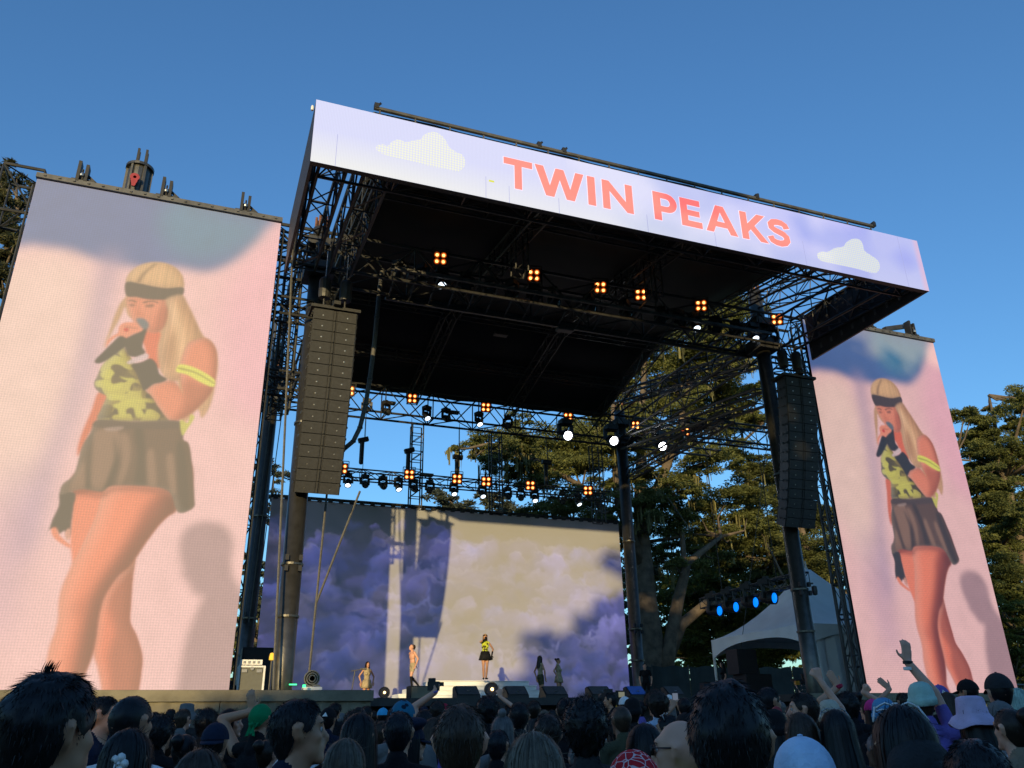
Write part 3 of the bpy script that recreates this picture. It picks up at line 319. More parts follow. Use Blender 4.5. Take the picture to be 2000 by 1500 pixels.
# ---------------------------------------------------------------- ground and stage
gm = mat('trampled_grass', (.05,.055,.03), .95, 0, .5, 1.2, .6, 25)
def ground_z(x, y):
    d = math.hypot(x, y)
    z = .022*min(max(d-1.5, 0), 14)
    if y < -22: z += min((-22-y)*.12, 4)
    if y > 42: z += min((y-42)*.16, 2.6)
    return z
gx = [-700,-300,-120,-60,-40]+list(range(-30,61,3))+[75,100,160,350,800]; gy = [-500,-200,-100,-60,-45]+list(range(-36,75,3))+[90,130,250,600,1200]
g = MB(); g.v = [(x, y, ground_z(x, y)) for y in gy for x in gx]; nx = len(gx)
g.f = [(j*nx+i, j*nx+i+1, (j+1)*nx+i+1, (j+1)*nx+i) for j in range(len(gy)-1) for i in range(nx-1)]; g.m = [0]*len(g.f)
tag(g.build('ground', gm, smooth=True), kind='structure')

stage = thing('stage', 'wide black performance deck raised behind the crowd between the tall screens', 'stage', (11.4, 25.3, 0))
b = MB(); b.box((11.55,31.65,2.54), (13.8,12.7,.22)); b.build('deck', M_DECK, stage)
b = MB(); b.box((11.55,26.0,1.2), (13.7,.06,2.44)); b.build('front_skirt', M_BLACK, stage)
for k in range(9):
    b = MB(); b.tube((5.2+k*1.55,26.6,0), (5.2+k*1.55,26.6,2.42), .04); b.build('deck_leg', M_TRUSS, stage)
def wing(name_label, x0, x1, y0, y1, zt):
    t = thing('stage_wing', name_label, 'stage wing', ((x0+x1)/2, y0, 0))
    b = MB(); b.box(((x0+x1)/2, (y0+y1)/2, zt-.11), (x1-x0, y1-y0, .22)); b.build('deck', M_DECK, t)
    b = MB(); b.box(((x0+x1)/2, y0-.06, zt-.14), (x1-x0+.1, .1, .26)); b.build('edge_rail', M_DRAPE, t)
    n = max(2, int(round((x1-x0)/1.9))); wd = (x1-x0)/n
    rng = random.Random(int(x0*7)+3)
    for k in range(n):                                # each hanging panel of the skirt has its own folds
        a = x0+k*wd+.01; m = 26; mb = MB(); ph = rng.random()*6
        for i in range(m+1):
            u = i/m; x = a+(wd-.02)*u; d = .05*math.sin(u*rng.uniform(16,18)+ph)+.03*math.sin(u*37+ph)
            for j, z in enumerate((zt-.27, zt-.9, zt-1.7, .05)):
                mb.v.append((x, y0-.03+d*(.25+.4*j)+.02*j*math.sin(5*u+ph), z))
        for i in range(m):
            for j in range(3):
                mb.f.append((i*4+j, i*4+j+1, (i+1)*4+j+1, (i+1)*4+j)); mb.m.append(0)
        mb.build('skirt_panel', M_DRAPE, t, smooth=True)
    return t
wing('grey draped stage wing running under the left tall screen', -16, 4.62, 22.75, 37.8, 2.75)
wing('grey draped stage wing under the white tent beside the right tall screen', 18.55, 32, 22.75, 36.5, 2.66)

# ---------------------------------------------------------------- trusses, masts, roof
def truss(mb, p, q, ww=.9, h=.9, r=.045, seg=1.1, rb=None, upv=(0,0,1)):
    p = Vector(p); q = Vector(q); d = (q-p); L = d.length; d /= L; u = Vector(upv); x = d.cross(u).normalized(); z = x.cross(d); rb = rb or r*.55
    C4 = [x*(sx*ww/2)+z*(sz*h/2) for sx, sz in ((-1,-1),(1,-1),(1,1),(-1,1))]
    for c in C4: mb.tube(p+c, q+c, r, 6)
    n = max(1, int(round(L/seg)))
    for i in range(n+1):
        o = p+d*(L*i/n)
        if i % 2 == 0 or i == n:
            for a in range(4): mb.tube(o+C4[a], o+C4[(a+1) % 4], rb, 4, cap=False)
        if i < n:
            e = p+d*(L*(i+1)/n)
            for a in range(4):
                s, t = (a, (a+1) % 4) if (i+a) % 2 == 0 else ((a+1) % 4, a)
                mb.tube(o+C4[s], e+C4[t], rb, 4, cap=False)
def ladder(mb, p, q, ww=.55, r=.035, seg=.45, side=(1,0,0)):
    p = Vector(p); q = Vector(q); L = (q-p).length; s = Vector(side)*ww/2
    for k in (-1, 1): mb.tube(p+s*k, q+s*k, r, 6)
    n = int(L/seg)
    for i in range(n+1):
        o = p+(q-p)*i/n; mb.tube(o-s, o+s, r*.6, 4, cap=False)
        if i < n:
            e = p+(q-p)*(i+1)/n
            if i % 2: mb.tube(o-s, e+s, r*.5, 4, cap=False)
YF, YM = 24.3, 36.6
XL_, XR_ = 2.42, 20.32
roof = thing('stage_roof', 'huge black stage roof of sheets and trusses carried on four masts', 'stage roof', (11.4, 30, 15.5))
prof = [(17.45,17.12),(21,17.66),(25.5,18.36),(30.4,19.05),(34,18.3),(37.4,17.5)]
for nm, idx in (('roof_sheet', (0,1,2,3)), ('roof_sheet', (3,4,5))):
    b = MB(); n = 13; rng = random.Random(5)
    for k in idx:
        y, z = prof[k]
        for i in range(n):
            x = 3.2+(19.5-3.2)*i/(n-1); b.v.append((x, y, z+(.05*math.sin(i*2.1+k) if 0 < i < n-1 else 0)))
    for k in range(len(idx)-1):
        for i in range(n-1): b.f.append((k*n+i, k*n+i+1, (k+1)*n+i+1, (k+1)*n+i)); b.m.append(0)
    o = b.build(nm, M_SHEET, roof, smooth=True); mo = o.modifiers.new('thick', 'SOLIDIFY'); mo.thickness = .04
def rt_(p, q, nm='main_truss', **k):
    b = MB(); truss(b, p, q, **k); return b.build(nm, M_TRUSS, roof)
rt_((.9,YF,16.5), (22.2,YF,16.5), ww=1.1, h=1.35, r=.06, seg=1.2)
rt_((.3,YM,16.5), (26.2,YM,16.5), ww=1.0, h=1.35, r=.055, seg=1.2)
for x in (XL_, XR_): rt_((x,YF+.7,16.5), (x,YM-.6,16.5), 'side_truss', ww=1.0, h=1.35, r=.055, seg=1.2)
for x in (1.95, 3.1, 21.0): rt_((x,17.5,15.9), (x,YF-.6,16.3), 'cantilever_truss', ww=.7, h=1.3, r=.05, seg=1.0)
rt_((20.2,17.9,16.2), (20.5,YF,18.0), 'cantilever_truss', ww=.6, h=.7, r=.045, seg=.9)
for x in (3.6, 8.9, 14.1, 19.2):
    for i in (0, 2): pass
    rt_((x,17.7,16.75), (x,30.4,18.6), 'roof_rafter', ww=.5, h=.55, r=.04, seg=1.0)
    rt_((x,30.4,18.6), (x,37.2,17.1), 'roof_rafter', ww=.5, h=.55, r=.04, seg=1.0)
for y, z in ((21,17.35),(30.4,18.65),(34,17.95)): rt_((3.3,y,z), (19.4,y,z), 'roof_purlin', ww=.4, h=.4, r=.035, seg=1.0)
for x in (8.9, 14.1):                                   # hanging towers under the ridge
    rt_((x,YF,17.2), (x,YF,18.2), 'hanger', ww=.5, h=.5, r=.035, seg=.5, upv=(1,0,0))
    rt_((x,22.2,15.9), (x,22.2,17.6), 'hanger', ww=.45, h=.45, r=.03, seg=.5, upv=(1,0,0))
# stage right bracing between the right hand masts, seen against the trees
for a, c in (((20.3,YF+.5,15.6),(20.3,YM,18.4)), ((20.3,YF+.5,13.9),(20.3,YM-.5,15.6))):
    rt_(a, c, 'side_brace', ww=.6, h=.6, r=.065, rb=.03, seg=1.35)
rt_((20.6,27.5,14.1), (20.6,YM,14.1), 'side_brace', ww=.5, h=.5, r=.055, rb=.028, seg=1.2)
rt_((XR_,30.2,14.4), (26,30.2,14.4), 'side_brace', ww=.6, h=.9, r=.05, rb=.028, seg=1.1)
def mast(x, y, ztop, label, rad=.29):
    t = thing('stage_mast', label, 'mast', (x, y, 0))
    b = MB(); b.lathe([(rad,0),(rad,6.2),(rad*.985,6.2),(rad*.985,10.5),(rad*.97,10.5),(rad*.97,ztop)], (x,y,0), n=24); b.build('pole', M_MAST, t, smooth=True)
    me = t.children[0].data; me.shade_flat() if False else None
    for z in (4.75, 6.2, 10.5):
        b = MB(); b.lathe([(rad+.012,-.03),(rad+.03,-.03),(rad+.03,.03),(rad+.012,.03)], (x,y,z), n=24); b.build('joint_ring', M_MAST, t)
    for z in (6.05, 6.35):
        for s in (-1, 1):
            b = MB(); b.box((x+s*.19,y-rad-.02,z), (.1,.1,.16)); b.build('bracket', M_BLACK, t)
    b = MB(); b.box((x,y,15.9), (.95,.95,.5)); b.build('sleeve_block', M_TRUSS, t); b = MB(); b.box((x,y,16.9), (.9,.9,.3)); b.build('sleeve_block', M_TRUSS, t)
    b = MB(); b.box((x,y,.1), (1.3,1.3,.2)); b.build('base_plate', M_TRUSS, t)
    b = MB()
    for i in range(6):
        a = i*1.05; b.tube((x+.2*math.cos(a),y+.2*math.sin(a),ztop-.05), (x+.2*math.cos(a),y+.2*math.sin(a),ztop+.45), .05, 6)
    b.build('head_block', mat('rusty_steel', (.16,.07,.04), .7, .3, .4, 8), t)
    return t
mast(XL_+.05, YF, 17.6, 'gleaming round roof mast behind the left hanging speaker column')
mast(XR_-.04, YF, 18.45, 'dark round roof mast beside the right hanging speaker column')
mast(2.17, YM, 17.6, 'black rear roof mast close beside the left tall screen')
mast(20.3, YM, 17.6, 'black rear roof mast at the right edge of the cloud backdrop', .3)

# ---------------------------------------------------------------- tall side screens
pic = make_image('stage_camera_picture', paint_picture())
SCR = (2.60, 16.97)
scr_mat = led_material('tall_screen_leds', pic, .88, base=.15, rows=215, cols=105, depth=.075)
def tall_screen(x0, x1, label):
    t = thing('video_screen', label, 'video screen', ((x0+x1)/2, 23.4, SCR[0]))
    uv_quad('screen_face', (x0,23.4,SCR[0]), (x1,23.4,SCR[0]), (x1,23.4,SCR[1]), (x0,23.4,SCR[1]), scr_mat, t, .14)
    b = MB()
    for s in (x0+.08, (x0+x1)/2, x1-.08): truss(b, (s,23.85,0), (s,23.85,16.9), .4, .4, .035, .9, upv=(0,1,0))
    b.build('support_frame', M_TRUSS, t)
    b = MB(); b.bar((x0-.03,23.42,SCR[1]+.1), (x1+.03,23.42,SCR[1]+.1), .22, .16)
    for k in range(18): b.box((x0+.2+k*.39,23.29,SCR[1]+.1), (.06,.03,.05))
    b.build('top_rail', M_RAIL, t)
    for k in range(3):
        xx = x0+1.15+k*2.36
        b = MB()
        b.box((xx-.12,23.45,SCR[1]+.5), (.09,.3,.72)); b.box((xx+.1,23.45,SCR[1]+.46), (.09,.3,.6)); b.box((xx,23.5,SCR[1]+.35), (.2,.2,.3)); b.bar((xx+.1,23.5,SCR[1]+.5), (xx+.42,23.45,SCR[1]+.2), .07); b.bar((xx-.3,23.5,SCR[1]+.28), (xx+.36,23.4,SCR[1]+.24), .07)
        b.tube((xx,23.3,SCR[1]+.55), (xx,23.3,SCR[1]+.3), .03, 6)
        b.build('hoist_bracket', M_BLACK, t)
        b = MB(); b.lathe([(.0,-.06),(.05,-.05),(.06,0),(.04,.06),(0,.07)], (xx,23.26,SCR[1]+.34), n=8); b.build('shackle', M_STEEL, t)
    return t
tall_screen(-5.94, 1.078, 'sun-washed tall LED screen showing a singer, left of the stage')
tall_screen(21.75, 28.73, 'tall LED screen showing a singer, beside the white tent right of the stage')

t = thing('screen_mast', 'grooved grey mast head with red hook sticking up above the left tall screen', 'mast', (-3.37,23.95,0))
b = MB(); b.lathe([(.33,0),(.33,18.35),(.42,18.36),(.42,18.45),(.3,18.46)], (-3.37,24.0,0), n=20); b.build('pole', M_MAST, t)
for i in range(6):
    b = MB(); a = i*math.pi/3; b.box((-3.37+.36*math.cos(a),24.0+.36*math.sin(a),17.7), (.07,.07,1.5), Matrix.Rotation(a,3,'Z')); b.build('guide_rib', M_RAIL, t)
for k in (-1, 1):
    for j in (-1, 1):
        b = MB(); b.box((-3.37+k*.12,24.0+j*.1,18.75), (.07,.07,.75)); b.build('sheave_plate', M_BLACK, t)
b = MB(); b.lathe([(.05,-.05),(.14,-.05),(.14,.05),(.05,.05),(.05,-.05)], (-3.4,23.5,17.72), Matrix.Rotation(R(90),3,'X'), 14)
b.prism([(-.1,-.08),(.1,-.08),(.04,-.3),(-.04,-.3)], (-3.4,23.5,17.68), (1,0,0), (0,0,1), .06); h = b.build('hook_block', M_RED, t)
t = thing('screen_mast', 'dark mast head rising behind the right tall screen', 'mast', (24.4,24.0,0))
b = MB(); b.lathe([(.33,0),(.33,17.7),(.4,17.72),(.4,17.8),(.3,17.85)], (24.4,24.0,0), n=20); b.build('pole', M_MAST, t)
b = MB(); b.bar((26.3,23.6,17.35), (28.1,23.9,17.95), .18, .18); b.tube((28.0,23.7,17.9), (28.0,23.7,17.3), .03); b.build('jib_arm', M_TRUSS, t)

def frame_truss(label, segs, **k):
    c = [sum((s[0][i]+s[1][i]) for s in segs)/2/len(segs) for i in range(3)]
    t = thing('truss', label, 'truss', c)
    for p, q in segs:
        b = MB(); truss(b, p, q, **k); b.build('truss_frame', M_TRUSS, t)
    return t
frame_truss('box truss jutting out left of the left tall screen top', [((-7.0,24.4,16.8),(-5.9,24.4,16.8))], ww=1.1, h=1.6, r=.05, seg=1.0, upv=(0,.01,1))
frame_truss('tangle of dark bracing trusses between left tall screen and roof mast', [((1.0,24.2,16.7),(2.6,24.2,16.7)),((1.0,24.2,14.3),(2.4,24.2,14.3)),((1.0,24.6,11.9),(2.4,24.6,11.9))], ww=.6, h=.6, r=.045, seg=.6)
frame_truss('upright ladder truss left of the speaker column', [((1.75,25.2,11.2),(1.75,25.2,17.0)),((1.5,27.2,12.6),(1.5,27.2,17.0)),((1.9,30.2,12.8),(1.9,30.2,16.9))], ww=.55, h=.55, r=.04, seg=.55, upv=(0,1,0))
frame_truss('upright lattice tower along the left edge of right tall screen', [((21.5,23.62,2.7),(21.5,23.62,14.2))], ww=.34, h=.34, r=.035, seg=.6, upv=(0,1,0))
frame_truss('short dark trusses joining the right mast to right tall screen', [((20.7,24.4,15.2),(22.6,24.4,15.2)),((20.7,24.4,13.9),(21.8,24.4,13.9))], ww=.5, h=.5, r=.045, seg=.6)

# ---------------------------------------------------------------- fascia with the stage name
BX0, BX1, BY, BZ0, BZ1 = 1.316, 21.47, 17.16, 14.86, 16.82
def banner_img():
    H, W = 110, 1100; y, x = np.mgrid[0:H, 0:W].astype(np.float32); x /= W; y /= H
    n = np.random.default_rng(9).random((14, 60)).astype(np.float32); n = blur(np.kron(n, np.ones((8, 19), np.float32))[:H, :W], 12)
    A = np.array(lin((206,211,250))); Bc = np.array(lin((170,175,246))); Wt = np.array(lin((226,226,252))); Yl = np.array(lin((236,238,232)))
    s = np.clip((x-.45)/.4, 0, 1)[..., None]; im = A*(1-s)+Bc*s  # left end paler: sun wash put into the picture colour
    k = np.clip((y-.45)/.5, 0, 1)[..., None]*np.clip(1.1-1.2*x, .25, 1)[..., None]; im = im*(1-.75*k)+Yl*.75*k
    st = np.clip((blur(n, 22)-.47)*6, 0, .4)[..., None]; st = st*(x > .35)[..., None]; im = im*(1-st)+Wt*st
    e = np.clip((x-.985)/.01, 0, 1)[..., None]*.5; im = im*(1-e)+np.array(lin((250,190,200)))*e
    return im.astype(np.float32)
ban = thing('fascia_screen', 'long lavender LED fascia reading TWIN PEAKS across the stage roof front', 'LED banner', (11.4, BY, BZ0))
uv_quad('front_face', (BX0,BY,BZ0), (BX1,BY,BZ0), (BX1,BY,BZ1), (BX0,BY,BZ1), led_material('fascia_leds', make_image('fascia_sky_picture', banner_img()), .93, .1, 56, 520, .05), ban, .18)
M_LET = glow('coral_letters', lin((255,112,104)), 1.0, (.12,.12,.12)); M_HALO = glow('white_letter_halo', lin((238,226,250)), 1.0, (.1,.1,.1))
s_ = .215
def glyph(nm):
    T = s_
    if nm == 'T': return [[(0,1-T),(0,1),(.86,1),(.86,1-T),(.43+T/2,1-T),(.43+T/2,0),(.43-T/2,0),(.43-T/2,1-T)]]
    if nm == 'W': return [[(0,1),(.25,1),(.43,.36),(.62,1),(.86,1),(1.04,.36),(1.22,1),(1.47,1),(1.16,0),(.92,0),(.735,.63),(.55,0),(.31,0)]]
    if nm == 'I': return [[(0,0),(0,1),(.24,1),(.24,0)]]
    if nm == 'N': return [[(0,0),(0,1),(.22,1),(.75,.36),(.75,1),(.98,1),(.98,0),(.77,0),(.23,.65),(.23,0)]]
    if nm == 'E': return [[(0,0),(0,1),(.7,1),(.7,1-T),(.24,1-T),(.24,.6),(.66,.6),(.66,.4),(.24,.4),(.24,T),(.72,T),(.72,0)]]
    if nm == 'K': return [[(0,0),(0,1),(.24,1),(.24,.58),(.63,1),(.93,1),(.5,.55),(.95,0),(.66,0),(.34,.39),(.24,.28),(.24,0)]]
    if nm == 'A': return [[(0,0),(.42,1),(.7,1),(1.12,0),(.86,0),(.77,.22),(.35,.22),(.26,0)], 'h', [(.42,.41),(.7,.41),(.56,.77)]]
    if nm == 'P':
        o = [(0,0),(0,1),(.45,1)]+[(.45+.33*math.sin(a),.66+.34*math.cos(a)) for a in np.linspace(.1,math.pi,14)]+[(.24,.32),(.24,0)]
        i = [(.24,.8),(.43,.8)]+[(.43+.12*math.sin(a),.66+.14*math.cos(a)) for a in np.linspace(.1,math.pi,9)]+[(.24,.52)]
        return [o, 'h', i]
    if nm == 'S':                                        # a ribbon along an S-shaped spine
        sp = [(.70,.70),(.66,.82),(.55,.885),(.40,.895),(.25,.86),(.165,.77),(.17,.655),(.28,.575),(.42,.525),(.56,.475),(.655,.385),(.66,.255),(.58,.155),(.43,.105),(.28,.115),(.15,.17),(.09,.31)]
        sp = [Vector((x, y)) for x, y in sp]; l = []; r = []
        for i, p in enumerate(sp):
            d = (sp[min(i+1, len(sp)-1)]-sp[max(i-1, 0)]).normalized(); nn = Vector((-d.y, d.x))*.108; l.append(tuple(p+nn)); r.append(tuple(p-nn))
        return [('strip', l, r)]
def flat_shape(name, spec, x0, z0, sx, sz, y, m, parent, grow=0.):
    cu = bpy.data.curves.new(name, 'CURVE'); cu.dimensions = '2D'; cu.fill_mode = 'BOTH'; cu.extrude = .004
    polys = []
    for p in spec:
        if p == 'h': continue
        if isinstance(p, tuple) and p[0] == 'strip': polys.append(p[1]+p[2][::-1])
        else: polys.append(p)
    for p in polys:
        sp = cu.splines.new('POLY'); sp.points.add(len(p)-1); sp.use_cyclic_u = True
        for q, (a, c) in zip(sp.points, p): q.co = (a*sx, c*sz, 0, 1)
    cu.offset = grow
    tmp = bpy.data.objects.new('tmp', cu); COL.objects.link(tmp)
    dg = bpy.context.evaluated_depsgraph_get(); me = bpy.data.meshes.new_from_object(tmp.evaluated_get(dg)); bpy.data.objects.remove(tmp); bpy.data.curves.remove(cu)
    off = world_loc(parent)
    me.transform(Matrix.Translation(Vector((x0, y, z0))-off) @ Matrix.Rotation(R(90), 4, 'X')); me.materials.clear(); me.materials.append(m)
    o = bpy.data.objects.new(name, me); COL.objects.link(o); o.parent = parent; return o
Z0, CAP = 15.365, .99
for nm, x0, x1, wd in (('T',6.47,7.32,.86),('W',7.40,8.91,1.47),('I',9.02,9.26,.24),('N',9.49,10.47,.98),('P',11.16,11.96,.78),('E',12.08,12.79,.72),('A',12.92,14.04,1.12),('K',14.21,15.16,.95),('S',15.22,16.06,.77)):
    off = .05 if nm == 'S' else 0
    flat_shape('letter', glyph(nm), x0-off, Z0-(.005 if nm == 'S' else 0), (x1-x0)/wd, CAP*(1.0 if nm != 'S' else 1.01), BY-.012, M_LET, ban)
    flat_shape('letter_halo', glyph(nm), x0-off, Z0-(.005 if nm == 'S' else 0), (x1-x0)/wd, CAP, BY-.006, M_HALO, ban, .02)
C1=[(2.94,15.75),(3.09,15.86),(3.23,15.84),(3.35,16.02),(3.53,16.13),(3.7,16.09),(3.9,16.2),(4.11,16.31),(4.2,16.48),(4.43,16.64),(4.65,16.61),(4.82,16.43),(4.89,16.27),(5.09,16.15),(5.28,16.09),(5.36,15.88),(5.31,15.67),(5.14,15.51),(4.86,15.5),(4.39,15.49),(3.92,15.51),(3.47,15.52),(3.15,15.55),(2.97,15.61)]
C2=[(17.02,15.4),(17.24,15.51),(17.45,15.55),(17.76,15.75),(18.13,15.89),(18.31,16.09),(18.6,16.28),(18.89,16.31),(18.99,16.13),(19.0,15.91),(19.22,15.79),(19.47,15.65),(19.52,15.43),(19.35,15.17),(19.06,15.1),(18.38,15.14),(17.69,15.13),(17.23,15.13),(17.01,15.21)]
def dots_material(name, a, c):
    m = bpy.data.materials.new(name); m.use_nodes = True; t = m.node_tree; b = t.nodes['Principled BSDF']; b.inputs['Base Color'].default_value = (.1,.1,.1,1)
    tc = t.nodes.new('ShaderNodeTexCoord'); vo = t.nodes.new('ShaderNodeTexVoronoi'); vo.inputs['Scale'].default_value = 13; vo.inputs['Randomness'].default_value = 0
    t.links.new(tc.outputs['Object'], vo.inputs['Vector'])
    rp = t.nodes.new('ShaderNodeValToRGB'); rp.color_ramp.elements[0].position = .36; rp.color_ramp.elements[1].position = .5; rp.color_ramp.elements[0].color = (*lin(a),1); rp.color_ramp.elements[1].color = (*lin(c),1)
    t.links.new(vo.outputs['Distance'], rp.inputs[0]); t.links.new(rp.outputs[0], b.inputs['Emission Color']); b.inputs['Emission Strength'].default_value = 1
    return m
M_CL = dots_material('dotted_cloud', (226,229,210), (203,206,236))
for c in (C1, C2):
    flat_shape('cloud_print', [[tuple(p) for p in smooth_poly(c, 4)]], 0, 0, 1, 1, BY-.006, M_CL, ban)
b = MB(); b.box((6.11,BY-.006,15.44), (.15,.01,.05)); b.build('screen_fault', glow('yellow_pixels', lin((226,226,60)), 1.), ban)
M_SEAM = glow('fascia_seam', lin((176,178,226)), .9)
for x_, h_ in ((1.93,1.0),(5.95,.7),(6.62,.55),(8.1,.5),(10.9,.6),(13.2,.5),(16.5,.9),(20.6,1.96)):
    b = MB(); b.box((x_,BY-.002,BZ0+h_/2), (.012,.006,h_)); b.build('panel_seam', M_SEAM, ban)
M_SIDE = mat('unlit_led_panel', (.028,.027,.031), .6, 0, .25, 6, .3, 200)
for x, nm in ((BX0+.04,'side_face'), (BX1-.04,'side_face')):
    b = MB(); b.box((x,(BY+.19+22.9)/2,(BZ0+BZ1)/2), (.08,22.9-BY-.19,BZ1-BZ0)); b.build(nm, M_SIDE, ban)
cab = None
for i in range(10):
    for j in range(4):
        if cab is None:
            b = MB(); b.box((0,0,0), (.1,.5,.44)); b.box((-.06,0,0), (.05,.12,.26)); cab = b.build('led_cabinet', M_BLACK, ban); c = cab
            b2 = MB(); b2.box((-.09,0,.0), (.012,.1,.2)); pl = b2.build('power_box', M_RAIL, c); pl.location = (0,0,0)
            me = pl.data; me.transform(Matrix.Translation(world_loc(c)))
        else: c = copy_tree(cab, ban)
        c.location = Vector((BX1-.135, BY+.47+i*.56, BZ0+.27+j*.48))-ban.location
b = MB(); truss(b, (1.6,17.75,15.85), (21.2,17.75,15.85), .6, 1.5, .045, 1.0); b.build('back_truss', M_TRUSS, ban)
b = MB(); b.tube((2.85,17.3,17.12), (19.8,17.3,17.12), .06, 8); b.bar((2.85,17.45,17.05), (19.8,17.45,17.05), .05, .09)
for k in range(18): b.tube((3+k*.98,17.3,16.8), (3+k*.98,17.3,17.12), .025, 5)
b.build('top_rail', M_RAIL, ban)
for x in (2.9, 7.62, 8.4, 15.1, 19.8):
    b = MB(); b.box((x,17.3,17.18), (.12,.14,.16)); b.bar((x,17.3,17.18), (x+.12,17.35,17.36), .06); b.build('rail_bracket', M_BLACK, ban)
b = MB(); b.lathe([(0,-.05),(.035,-.04),(.04,.06),(.03,.1),(0,.11)], (1.25,17.3,16.6), n=10); b.build('beacon', M_WHITE, ban)

# ---------------------------------------------------------------- hanging speaker columns
def cabinet_proto(parent):
    W_, H_, D_ = 1.33, .342, .6
    b = MB()
    b.prism([(-W_/2,0),(W_/2,0),(W_/2-.1,D_),(-W_/2+.1,D_)], (0,0,-H_/2), (1,0,0), (0,1,0), H_)
    for s in (-1, 1):
        for k in range(3): b.box((s*(W_/2+.012),.08+.2*k,.1), (.03,.07,.06))
    c = b.build('speaker_cabinet', M_BLACKG, None); c.parent = parent
    for s in (-1, 1):
        b = MB(); x = s*.35
        b.box((x,-.02,0), (.57,.04,H_-.014))
        gl = b.build('grille', M_GRILLE, None); gl.parent = c
        b = MB(); b.lathe([(0,0),(.022,0),(.022,.008),(0,.01)], (x+s*.02,-.042,-.03), Matrix.Rotation(R(90),3,'X'), 8); bd = b.build('badge', M_STEEL, None); bd.parent = c
    b = MB(); b.box((0,-.005,0), (.12,.02,H_-.01)); b.tube((0,-.03,-H_/2+.02), (0,-.03,H_/2-.02), .025, 6); wv = b.build('waveguide', M_GRILLE, None); wv.parent = c
    return c
def speaker_column(x, y, ztop, label):
    t = thing('speaker_column', label, 'line array speaker', (x, y, ztop))
    p = Vector((0, 0, -.05)); first = None
    for i in range(16):
        a = R(5.0+1.0*i+(max(0, i-12))*1.2); c = cabinet_proto(t) if first is None else copy_tree(first, t)
        first = first or c
        d = Vector((0, math.sin(a), -math.cos(a)))
        c.location = p+d*.174; c.rotation_euler = (a, 0, 0); p = p+d*.349
    b = MB(); b.box((0,.3,.03), (1.5,.75,.1)); b.box((0,.3,.13), (.2,1.1,.12)); f = b.build('flying_frame', M_GRILLE, None); f.parent = t
    b = MB()
    for s in (-.35, .3):
        b.tube((s,.3,.15), (s,.3,.55), .03, 6); b.lathe([(.17,0),(.19,.1),(.19,.62),(.15,.7)], (s,.3,.5), n=12)
    h = b.build('chain_hoist', M_TRUSS, None); h.parent = t
    b = MB()
    for s in (-.35, .3): b.tube((s,.3,1.15), (s,.3,2.2), .018, 5)
    h = b.build('hoist_chain', M_STEEL, None); h.parent = t
    return t
speaker_column(2.92, 22.5, 13.66, 'sunlit grey column of sixteen stacked speakers hanging beside left mast')
speaker_column(20.25, 22.5, 13.8, 'shaded black column of sixteen stacked speakers hanging by right tall screen')
b = MB(); pts = [(4.73,24.9,16.74),(4.68,24.9,16.11),(4.63,24.9,14.89),(4.59,24.9,13.71),(4.51,24.9,12.56),(4.42,24.9,11.63),(4.28,24.9,10.81),(4.09,24.9,10.32),(3.8,24.9,10.02)]
b.path(pts, .075, 8)
for i in range(1, 8): b.lathe([(.09,-.03),(.09,.03)], pts[i], n=8)
tag(b.build('cable_loom', M_CABLE, smooth=True), 'thick taped cable loom drooping from the roof to left speaker column', 'cable')

